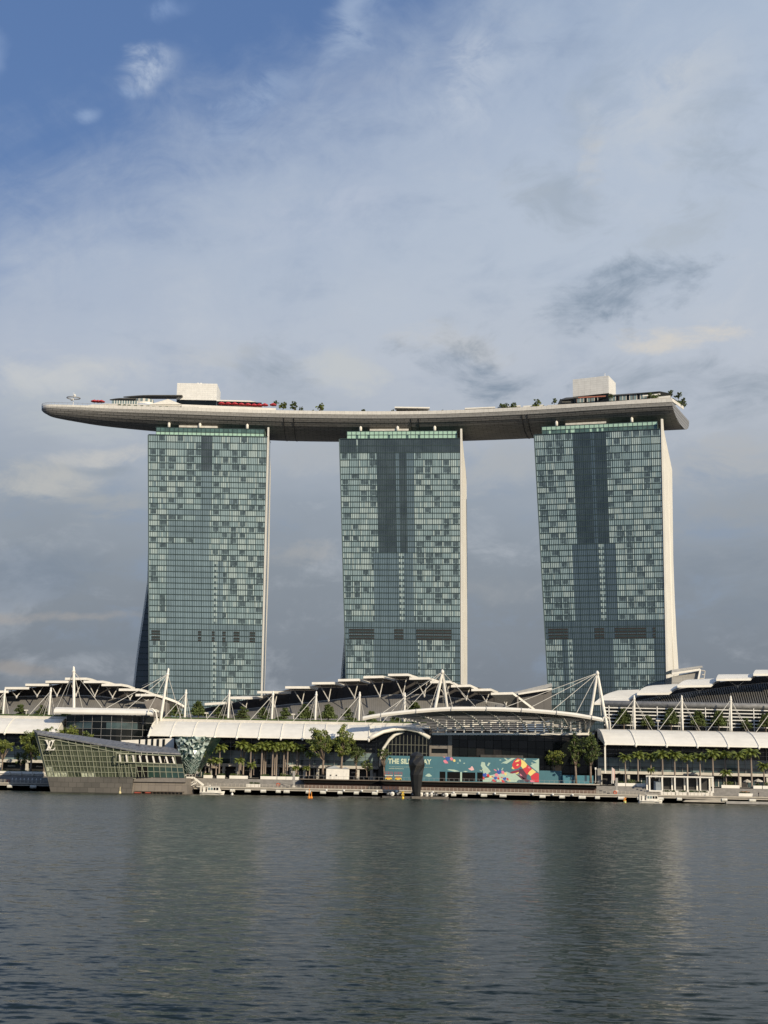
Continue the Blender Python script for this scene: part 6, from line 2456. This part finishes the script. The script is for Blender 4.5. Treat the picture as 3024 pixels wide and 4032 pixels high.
def buoy(label, px, ytop, ybot, Y, m_, base, kind=0):
    p0, p1 = P(px, ybot, Y), P(px, ytop, Y)
    h = p1.z - p0.z
    root = thing('marker_buoy', label, 'buoy', (p0.x, Y, 0), 'marker buoys on the water')
    x = p0.x
    MB().path([(x, Y, -.3), (x, Y, .15), (x, Y, .55), (x, Y, .8)], [.3, .48, .42, .15], 10).build('float', base, root, smooth=True)
    MB().path([(x, Y, .6), (x, Y, h)], [.16, .12], 8).build('spar', m_, root)
    if kind == 1:
        m = MB()
        m.bar((x - .5, Y, h - 1.5), (x + .5, Y, h - .3), .22, .22)
        m.bar((x + .5, Y - .02, h - 1.5), (x - .5, Y - .02, h - .3), .22, .22)
        m.build('cross_topmark', m_, root)
    return root


buoy('pale conical buoy close to the pavilion base', 472, 3098, 3124, 474, mat('pale_yellow', (.72, .62, .34), .5), MATS['pale_yellow'])
buoy('white ball buoy with a thin post beside the left moored boat', 914, 3106, 3131, 486, offwhite, white)
buoy('taller orange spar buoy of the pair in open water', 1216, 3128, 3166, 440, orange, orange)
buoy('shorter orange spar buoy of the pair in open water', 1225, 3140, 3166, 441, orange, orange)
buoy('yellow buoy with a cross topmark left of the dark sculpture', 1586, 3120, 3151, 476, yellow, yellow, 1)
buoy('small buoy with a cross topmark left of the right passenger boat', 2461, 3145, 3169, 478, orange, mat('lime', (.55, .58, .2), .5), 1)
# gangway
root = thing('gangway', 'white gangway ramp with lattice rails going down to the moored boat', 'gangway', (PX(770, 497, 3090), 497, 2.9))
m = MB()
for y in (496.2, 498.0):
    a, b = P(722, 3108, y), P(774, 3082, y)
    c, d = P(718, 3098, y), P(771, 3072, y)
    m.bar(a, b, .3, .3)
    m.bar(c, d, .16, .16)
    for t in (0, .25, .5, .75, 1):
        m.bar(lerp(a, b, t), lerp(c, d, t), .12, .12)
    for t in (0, .25, .5, .75):
        m.bar(lerp(a, b, t), lerp(c, d, t + .25), .08, .08)
m.build('lower_ramp', white, root)
m = MB()
for y in (496.6, 498.6):
    a, b = P(763, 3062, y), P(802, 3092, y)
    m.bar(a, b, .25, .7)
    m.bar(P(730, 3062, y), P(763, 3062, y), .25, .7)
    for px in (733, 745, 757):
        m.bar(P(px, 3062, y), P(px, 3050, y), .12, .12)
    m.bar(P(730, 3050, y), P(765, 3051, y), .12, .12)
m.build('upper_ramp', white, root)
m = MB()
for px in (792, 826):
    m.path([P(px, 3090, 497), P(px, 3130, 497)], .35, 8)
a, b = PX(775, 496.5, 3092), PX(860, 496.5, 3092)
m.box(a, b, 495.6, 499, 2.5, 2.9)
m.build('landing', offwhite, root)

# ================================================================ PLANTS


def palm_parts(seed, small=False):
    """unit palm: trunk top at z=1 scaled later; crown mesh round the origin"""
    g = random.Random(seed)
    cr = MB()
    nf = 17 if not small else 13
    for k in range(nf):
        az = 2 * math.pi * (k * .381966) + g.uniform(-.15, .15)
        u = k / (nf - 1)                          # 0 young upright .. 1 old drooping
        L = g.uniform(2.7, 3.5)
        el0 = lerp(1.35, .15, u ** .8)
        droop = lerp(1.6, 2.2, u)
        pts = []
        p = Vector((0, 0, 0))
        nseg = 9
        for s in range(nseg + 1):
            t = s / nseg
            el = el0 - droop * t ** 1.3
            d = Vector((math.cos(az) * math.cos(el), math.sin(az) * math.cos(el), math.sin(el)))
            pts.append(p.copy())
            p = p + d * (L / nseg)
        side = Vector((-math.sin(az), math.cos(az), 0))
        for s in range(1, nseg + 1):
            a, b = pts[s - 1], pts[s]
            d = (b - a).normalized()
            upv = side.cross(d)
            wl = .95 * math.sin(math.pi * min(1, (s + .6) / (nseg + 1.2))) ** .7 + .12
            for sgn in (-1, 1):
                for q in range(2):
                    base = lerp(a, b, q / 2 + g.uniform(0, .2))
                    tipd = (side * sgn * .75 + d * .55 + upv * g.uniform(-.1, .35) - Vector((0, 0, .42))).normalized()
                    tip = base + tipd * wl * g.uniform(.8, 1.15)
                    w = d * .16
                    cr.face([base - w * .6, base + w, tip + w * .3, tip - w * .2])
        cr.path(pts[:7], [.07, .06, .055, .05, .045, .04, .03], 4)
    cr.path([(0, 0, -1.0), (0, 0, -.4), (0, 0, .3), (0, 0, 1.1)], [.22, .27, .2, .05], 7)
    tr = MB()
    tr.path([(0, 0, 0), (0, 0, .05), (0, 0, .25), (0, 0, .6), (0, 0, 1)], [.42, .36, .33, .34, .22], 9)
    return tr, cr


PALMS = []
for k in range(4):
    tr, cr = palm_parts(100 + k, False)
    root = thing('palm_tree', 'palm', 'palm tree')
    t_ = tr.build('trunk', palmbark, root, smooth=True)
    c_ = cr.build('crown', palmleaf, root)
    PALMS.append(root)


def copy_sub(o):
    c = o.copy()
    COL.objects.link(c)
    for ch in list(o.children):
        d = ch.copy()
        COL.objects.link(d)
        d.parent = c
    return c


used_palm = [False] * 4


def place_palm(i, px, ycrown, ybase, Y, cs, label, group):
    k = i % 4
    o = PALMS[k] if not used_palm[k] else copy_sub(PALMS[k])
    used_palm[k] = True
    b, c = P(px, ybase, Y), P(px, ycrown, Y)
    o.location = (b.x, Y, b.z)
    h = c.z - b.z
    for ch in o.children:
        if ch.name.startswith('trunk'):
            ch.scale = (max(.75, cs * .9), max(.75, cs * .9), h)
            ch.location = (0, 0, 0)
        else:
            ch.location = (0, 0, h)
            ch.scale = (cs * 1.12, cs * 1.12, cs * 1.1)
            ch.rotation_euler = (0, 0, i * 1.7)
    o['label'], o['group'] = label, group
    return o


CP = [(808, 2952, 3052, 531, 1.0), (826, 2948, 3050, 534, .95), (862, 2946, 3052, 531, 1.05), (946, 2935, 3053, 532, 1.1), (957, 2940, 3050, 535, 1.05), (984, 2948, 3056, 529, 1.0), (999, 2950, 3052, 534, .95), (1028, 2940, 3054, 530, 1.1),
      (1037, 2934, 3051, 534, 1.0), (1044, 2945, 3050, 536, .95), (1071, 2940, 3055, 530, 1.05), (1080, 2936, 3052, 534, 1.0), (1087, 2945, 3055, 531, 1.0), (1115, 2944, 3054, 531, 1.0), (1122, 2935, 3052, 534, 1.05), (1130, 2940, 3053, 530, 1.0), (1167, 2945, 3056, 530, 1.05), (1174, 2950, 3054, 534, .95)]
for i, (px, yc, yb, Y, cs) in enumerate(CP):
    place_palm(i, px, yc, yb, Y, cs, '%s tall palm of the close row before the central mall, counting from the crystal' % ORD[i], 'tall palms before the central mall')
SP = [(850, 2998, 3052, 527, .85), (828, 3000, 3050, 530, .7), (940, 2998, 3055, 526, .85), (988, 3014, 3056, 526, .75), (1163, 3026, 3056, 527, .6), (1218, 2972, 3055, 528, .75), (1205, 3026, 3056, 526, .6)]
SPL = ['short palm under the tall palms closest to the crystal', 'shorter palm beside a tan parasol near the crystal', 'short bright palm in the gap of the central palm row', 'short dark palm low among the central palm trunks', 'tiny palm at the grey pylon',
       'lone mid height dark palm left of the big leafy tree', 'tiny palm at the foot of the lone dark palm']
for i, (px, yc, yb, Y, cs) in enumerate(SP):
    place_palm(i + 1, px, yc, yb, Y, cs, SPL[i], 'short palms before the central mall')
RP = [(2463, 2985, 3087, 526, .95), (2513, 2976, 3087, 526, 1.05), (2564, 2981, 3087, 529, 1.0), (2610, 2974, 3087, 526, 1.1), (2658, 2976, 3088, 526, 1.05), (2708, 2986, 3088, 526, 1.0), (2758, 2982, 3090, 527, 1.0), (2809, 2972, 3098, 525, 1.15),
      (2859, 2975, 3090, 530, .95), (2910, 2976, 3106, 523, 1.05), (2961, 2968, 3105, 523, 1.2)]
for i, (px, yc, yb, Y, cs) in enumerate(RP):
    place_palm(i + 2, px, yc, yb, Y, cs, '%s tall palm of the evenly spaced row before the right mall' % ORD[i], 'tall palms before the right mall')
for i, (px, yc, yb, Y, cs) in enumerate([(2564, 3034, 3085, 525, .6), (2860, 3046, 3100, 521, .85), (3010, 3020, 3104, 522, 1.0)]):
    place_palm(i, px, yc, yb, Y, cs, ['small palm half hidden behind the left end of the pergola', 'short palm just right of the pergola', 'stocky palm at the right edge of the photo'][i], 'short palms before the right mall')


def broad_parts(seed, H, crown_c, crown_r, nclump, leaf=.42, per=36, dark=False):
    """leafy tree: tapering trunk that forks, clumps of leaves spread through an uneven crown"""
    g = random.Random(seed)
    tr, cr = MB(), MB()
    fork = H * g.uniform(.30, .40)
    lean = g.uniform(-.3, .3)
    tr.path([(0, 0, -.3), (lean * .2, 0, fork * .5), (lean, 0, fork)], [H * .030, H * .022, H * .019], 8)
    cen = []
    nclump = int(nclump * 1.35)
    for k in range(nclump):
        while True:
            d = Vector((g.uniform(-1, 1), g.uniform(-1, 1), g.uniform(-1, 1)))
            if .30 < d.length < 1.0:
                break
        rr = g.uniform(.72, 1.2)
        cen.append(Vector((crown_c[0] + d.x * crown_r[0] * rr, crown_c[1] + d.y * crown_r[1] * rr, crown_c[2] + d.z * crown_r[2] * rr)))
    for k in range(12):
        c = cen[k * max(1, nclump // 12) % nclump]
        mid = Vector((lerp(lean, c.x, .5) + g.uniform(-.3, .3), c.y * .5, lerp(fork, c.z, .5)))
        tr.path([(lean, 0, fork - .1), mid, c], [H * .014, H * .009, H * .003], 6)
    for c in cen:
        s = g.uniform(.65, 1.35) * min(crown_r) * .27
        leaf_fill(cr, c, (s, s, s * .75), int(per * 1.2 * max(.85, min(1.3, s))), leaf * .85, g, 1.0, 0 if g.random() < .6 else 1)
    return tr, cr


def tier_parts(seed, H, tall=False):
    """terrace tree with flat layered tiers of leaves"""
    g = random.Random(seed)
    tr, cr = MB(), MB()
    tr.path([(0, 0, -.3), (g.uniform(-.1, .1), 0, H * .4), (0, 0, H * .9)], [.2, .15, .05], 7)
    n = 4 if not tall else 6
    for k in range(n):
        t = k / (n - 1)
        z = lerp(H * .38, H * .95, t)
        r = (1 - t * .62) * H * (.58 if not tall else .50)
        for q in range(int(8 - 4 * t)):
            a = g.uniform(0, 6.28)
            rr = r * g.uniform(.35, .85)
            c = Vector((rr * math.cos(a), rr * math.sin(a), z + g.uniform(-.25, .25)))
            tr.path([(0, 0, z - .5), c], [.06, .02], 4)
            leaf_fill(cr, c, (r * .45, r * .45, H * .085), 60, .28, g, 2.0)
        leaf_fill(cr, (0, 0, z), (r * .6, r * .6, H * .10), 70, .28, g, 2.0)
    return tr, cr


def make_tree(name, label, parts, m_, px, ybase, Y, group, rot=0, scale=(1, 1, 1)):
    tr, cr = parts
    b = P(px, ybase, Y)
    root = thing(name, label, 'tree', (0, 0, 0), group)
    tr.build('trunk', bark, root, smooth=True)
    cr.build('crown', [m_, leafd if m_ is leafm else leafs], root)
    root.location = b
    root.rotation_euler = (0, 0, rot)
    root.scale = scale
    return root


G = 'leafy trees along the promenade'
make_tree('broadleaf_tree', 'big leafy tree with a pale slender trunk standing left of the white tent', broad_parts(1, 19.0, (-1.2, 0, 13.2), (4.6, 4.0, 5.2), 62, .44, 34), leafm, 1270, 3055, 522, G)
make_tree('broadleaf_tree', 'big leafy tree right behind the white tent, crown touching its neighbour', broad_parts(2, 18.5, (.4, 0, 12.6), (4.0, 3.8, 5.6), 56, .44, 34), leafm, 1343, 3052, 525, G, .8)
make_tree('broadleaf_tree', 'thin dark tree between the white tent and the great arch', broad_parts(3, 13, (0, 0, 9.2), (3.6, 3.2, 3.4), 34, .32, 30), leafd, 1402, 3056, 530, G, 2)
make_tree('broadleaf_tree', 'small dark shrubby tree low beside the arch foot', broad_parts(4, 7.5, (0, 0, 4.4), (2.4, 2.0, 2.4), 24, .28, 28), leafd, 1444, 3058, 528, G, 1)
make_tree('broadleaf_tree', 'thin dark tree at the left edge of the printed hoarding', broad_parts(5, 12.5, (0, 0, 9.4), (2.9, 2.4, 2.6), 26, .30, 28), leafd, 1512, 3066, 528, G, 3)
make_tree('broadleaf_tree', 'round leafy tree with three pale stems above the plain teal hoarding', broad_parts(6, 11.8, (0, 0, 8.4), (4.2, 3.6, 2.9), 52, .34, 34), leafm, 2184, 3064, 544, G, 2.2)
make_tree('broadleaf_tree', 'tall narrow leafy tree at the lowest teal hoarding, left of two', broad_parts(7, 19.5, (-.3, 0, 13.0), (2.9, 2.6, 6.2), 50, .40, 34), leafd, 2268, 3082, 527, G, .4)
make_tree('broadleaf_tree', 'tall full leafy tree at the lowest teal hoarding, right of two', broad_parts(8, 19.0, (.4, 0, 12.8), (4.3, 3.6, 5.8), 66, .40, 34), leafd, 2326, 3080, 525, G, 1.4)
make_tree('broadleaf_tree', 'tall leafy tree just left of the pavilion corner', broad_parts(9, 17.5, (-.4, 0, 11.4), (4.3, 3.6, 5.8), 60, .42, 34), leafm, 120, 3046, 524, G, .3)
make_tree('broadleaf_tree', 'leafy tree cut off by the left edge of the photo', broad_parts(10, 14.0, (.6, 0, 10.4), (3.8, 3.4, 3.0), 40, .38, 32), leafm, 6, 3044, 524, G, 2.7)
make_tree('broadleaf_tree', 'small dark tree between two taller ones left of the pavilion', broad_parts(11, 8.0, (0, 0, 5.4), (2.8, 2.4, 2.4), 30, .30, 30), leafd, 80, 3044, 530, G, 1.1)
make_tree('broadleaf_tree', 'leafy crown showing over the sloping pavilion roof, beside the atrium end', broad_parts(12, 19.5, (0, 0, 15.6), (4.0, 3.4, 2.9), 44, .36, 34), leafm, 268, 3050, 517, G, .9)
make_tree('broadleaf_tree', 'lower leafy crown peeping over the middle of the pavilion roof', broad_parts(13, 17.0, (0, 0, 13.6), (3.2, 3.0, 2.6), 36, .36, 34), leafm, 328, 3050, 516, G, 1.9)
make_tree('broadleaf_tree', 'leafy crown above the highest corner of the pavilion', broad_parts(14, 18.6, (.5, 0, 15.4), (5.0, 3.4, 2.4), 46, .36, 34), leafm, 172, 3050, 519, G, 2.9)

G = 'layered trees on the mall terraces'
TT = [(80, 2833, 552, 1.12, 0, 'flat layered tree between the first two masts of the left mall'), (163, 2834, 553, 1.08, 0, 'flat layered tree just left of the second mast of the left mall'), (252, 2834, 556, .95, 0, 'layered tree half hidden behind the atrium roof'),
      (-12, 2834, 552, 1.0, 0, 'layered tree cut by the left photo edge'), (688, 2836, 553, 1.1, 0, 'layered tree beside the tall leaning mast'), (780, 2839, 551, 1.45, 1, 'largest layered tree, first right of the short mast near the crystal end'),
      (858, 2843, 553, 1.05, 0, 'layered tree left of the second central terrace mast'), (955, 2844, 551, 1.15, 0, 'layered tree right of the second central terrace mast'), (1033, 2846, 552, 1.1, 0, 'layered tree left of the third central terrace mast'),
      (1119, 2848, 551, 1.15, 0, 'layered tree right of the third central terrace mast'), (1201, 2850, 551, 1.42, 1, 'tall pointed layered tree left of the fourth central terrace mast'), (1292, 2851, 551, 1.45, 1, 'tall pointed layered tree right of the fourth central terrace mast'),
      (1372, 2854, 552, 1.15, 0, 'layered tree left of the fifth central terrace mast'), (1461, 2855, 551, 1.05, 0, 'layered tree just under the left tip of the bowed canopy'), (1557, 2857, 553, .9, 0, 'layered tree under the bowed canopy'),
      (1632, 2858, 556, 1.75, 1, 'layered tree rising behind the bowed canopy'),
      (2457, 2872, 552, 1.42, 1, 'layered tree left of the first right mall mast'), (2552, 2874, 552, 1.1, 0, 'layered tree right of the first right mall mast'), (2643, 2875, 551, 1.5, 1, 'tall layered tree left of the second right mall mast'),
      (2750, 2878, 552, 1.45, 1, 'layered tree right of the second right mall mast'), (2831, 2879, 551, 1.4, 1, 'tall layered tree left of the third right mall mast'), (2940, 2881, 552, 1.0, 0, 'small layered tree right of the third right mall mast'), (3016, 2882, 551, 1.25, 1, 'layered tree at the right photo edge')]
TREES = {}
for k in range(3):
    TREES[0, k] = tier_parts(200 + k, 5.2)
    TREES[1, k] = tier_parts(210 + k, 5.4, True)
made = {}
for i, (px, yb, Y, s, tall, lab) in enumerate(TT):
    key = (tall, i % 3)
    if key not in made:
        made[key] = make_tree('terrace_tree', lab, TREES[key], leafd, px, yb, Y, G, i * .9, (s, s, s))
    else:
        o = copy_sub(made[key])
        o.location = P(px, yb, Y)
        o.rotation_euler = (0, 0, i * .9)
        o.scale = (s, s, s * (1.0 if i % 2 else 1.08))
        o['label'] = lab

G = 'small trees on the roof deck'
DTREE = [(1084, 1600, 676, 3.4, leafd, 'dark round deck tree next to the last red parasol'), (1114, 1618, 670, 5.2, leafm, 'pale leafy deck tree left of the darkest one'), (1158, 1620, 670, 5.6, leafd, 'fullest dark deck tree right of the white wall'), (1187, 1622, 670, 3.0, leafd, 'low bush at the foot of the fullest deck tree'),
         (1262, 1624, 671, 5.2, leafm, 'lone open-crowned deck tree between the first two towers'), (1233, 1626, 670, 1.9, leafd, 'tiny dark bush just left of the lone deck tree'), (1431, 1628, 669, 2.6, leafd, 'small dark bush above the left edge of the middle tower'), (1549, 1628, 668, 2.3, leafd, 'tiny bush left of the white pool shelter'),
         (1742, 1627, 664, 2.0, leafd, 'tiny bush right of the white pool shelter'), (1782, 1626, 663, 1.8, leafd, 'tiny low bush further right of the pool shelter'), (1984, 1618, 656, 4.8, leafd, 'left one of two dark dense deck trees before the right tower'), (2023, 1617, 655, 4.9, leafd, 'right one of two dark dense deck trees before the right tower'),
         (2115, 1610, 653, 5.4, leafm, 'feathery pale deck tree left of the right tower'), (2140, 1610, 652, 2.0, leafd, 'low bush right of the feathery deck tree'), (2183, 1594, 652, 3.8, leafd, 'dark deck tree beside the restaurant drum'), (2640, 1556, 640, 3.0, leafd, 'dark bush at the end of the restaurant roof'),
         (2672, 1575, 640, 4.2, leafd, 'dark bush on the stern corner of the deck'), (2692, 1592, 645, 3.4, leafd, 'outermost dark bush over the stern'), (2560, 1562, 641, 2.6, leafd, 'green climber bush before the right restaurant bay'), (2405, 1572, 645, 3.0, leafd, 'green climber bush between the restaurant bays')]
for i, (px, yb, Y, h, m_, lab) in enumerate(DTREE):
    k = h / 5.0
    parts = broad_parts(300 + i, 5.0, (0, 0, 2.7), (2.3, 1.9, 2.0), 20, .42, 24)
    make_tree('deck_tree', lab, parts, m_, px, yb, Y, G, i, (k, k, k))

root = thing('deck_hedge', 'continuous low green hedge round the stern corner of the roof deck', 'hedge', P(2660, 1580, 640))
m = MB()
gh = random.Random(77)
for k in range(26):
    t = k / 25
    q = P(lerp(2560, 2694, t), lerp(1566, 1598, t ** 1.6) - gh.uniform(0, 8), lerp(640, 651, t))
    leaf_fill(m, q, (1.6, 1.0, gh.uniform(.7, 1.5)), 60, .38, gh, 1.0, 0 if gh.random() < .6 else 1)
m.build('hedge_leaves', [leafd, leafs], root)

# bits of cafe life: parasols at ground level
for i, (px, py, Y, w, lab) in enumerate([(836, 3012, 540, 2.4, 'tan parasol at the shop front behind the first palms'), (2942, 3068, 535, 1.8, 'left pale parasol by the right mall cafe'), (2985, 3066, 535, 1.9, 'right pale parasol by the right mall cafe')]):
    parasol_at('cafe_parasol', lab, px, py, Y, w, .9, [mat('tan_fabric', (.30, .25, .20), .8), offwhite, offwhite][i], 'cafe parasols at the shop fronts', PROM)


# ================================================================ PEOPLE
def skin_mesh(name, joints, edges, m_, parent):
    me = bpy.data.meshes.new(name)
    me.from_pydata([j[:3] for j in joints], edges, [])
    o = bpy.data.objects.new(name, me)
    COL.objects.link(o)
    o.parent = parent
    me.materials.append(m_)
    md = o.modifiers.new('skin', 'SKIN')
    sv = me.skin_vertices[0].data if me.skin_vertices else None
    if sv is None:
        me.attributes.new('skin', 'FLOAT_VECTOR', 'POINT')
    return o


def person(label, at, shirt, trousers, rot=0.0, group='people on the promenade'):
    """standing figure, one lofted body from feet to head with arms, clothes over it"""
    root = thing('person', label, 'person', at, group)
    x, y, z = at
    ca, sa = math.cos(rot), math.sin(rot)
    W = lambda a, b, c: Vector((x + a * ca - b * sa, y + a * sa + b * ca, z + c))
    skinm = mat('skin', (.36, .22, .15), .6)
    m = MB()
    el = lambda c, rx, ry, h: [W(c[0] + rx * math.cos(2 * math.pi * k / 8), c[1] + ry * math.sin(2 * math.pi * k / 8), h) for k in range(8)]
    m.loft([el((0, 0), .14, .10, .85), el((0, 0), .15, .11, 1.1), el((0, 0), .19, .11, 1.38), el((0, 0), .06, .06, 1.47), el((0, 0), .055, .06, 1.52), el((0, -.01), .08, .095, 1.60), el((0, 0), .08, .10, 1.68), el((0, 0), .04, .05, 1.75)])
    for s in (-1, 1):
        m.path([W(s * .19, 0, 1.38), W(s * .24, .02, 1.1), W(s * .25, -.06, .86), W(s * .25, -.09, .76)], [.05, .045, .035, .03], 6)
        m.path([W(s * .085, 0, .9), W(s * .10, -.02 * s, .48), W(s * .11, .03 * s, .08)], [.085, .06, .045], 6)
        m.path([W(s * .11, .06, .04), W(s * .11, -.16, .04)], [.05, .04], 6)
    m.build('body', skinm, root, smooth=True)
    m = MB()
    m.loft([el((0, 0), .17, .125, .86), el((0, 0), .175, .13, 1.1), el((0, 0), .215, .13, 1.37), el((0, 0), .10, .09, 1.46)])
    for s in (-1, 1):
        m.path([W(s * .20, 0, 1.37), W(s * .245, .02, 1.12)], [.075, .065], 6)
    m.build('shirt', shirt, root, smooth=True)
    m = MB()
    for s in (-1, 1):
        m.path([W(s * .085, 0, .95), W(s * .10, -.02 * s, .48), W(s * .11, .03 * s, .1)], [.11, .085, .07], 6)
    m.build('trousers', trousers, root, smooth=True)
    m = MB()
    m.loft([el((0, .02), .088, .10, 1.62), el((0, .02), .092, .11, 1.70), el((0, .01), .05, .06, 1.77)])
    m.build('hair', darkmetal, root, smooth=True)
    return root


navy = mat('navy_cloth', (.03, .035, .05), .8)
person('person in a rust coloured top standing by the life ring below the palms', (PX(1102, 503, 3090), 503.2, 2.9), mat('rust_cloth', (.30, .11, .06), .8), navy, .4)
person('person in black beside the right end of the pergola', (PX(2797, 503, 3130), 503.2, 2.9), mat('black_cloth', (.015, .015, .016), .8), mat('white_cloth', (.6, .6, .58), .8), 1.2)
person('person in dark clothes on the boardwalk near the right photo edge', (PX(2988, 503, 3135), 503.2, 2.9), navy, mat('grey_cloth', (.12, .12, .13), .8), 2.0)
for i, px in enumerate((219, 233, 246, 268, 300, 372)):
    Y = 663.5
    person(['person in white at the very tip of the deck', 'person in dark clothes close to the deck tip', 'person in a pale top near the deck tip', 'person in dark clothes left of the ring mast', 'person in a pale top right of the ring mast', 'person in dark clothes by the terrace parasols'][i],
           (P(px, 1600, Y).x, Y, DT), [MATS['white_cloth'], navy, MATS['white_cloth'], navy, MATS['white_cloth'], navy][i], navy, i, 'visitors on the tip of the roof deck')
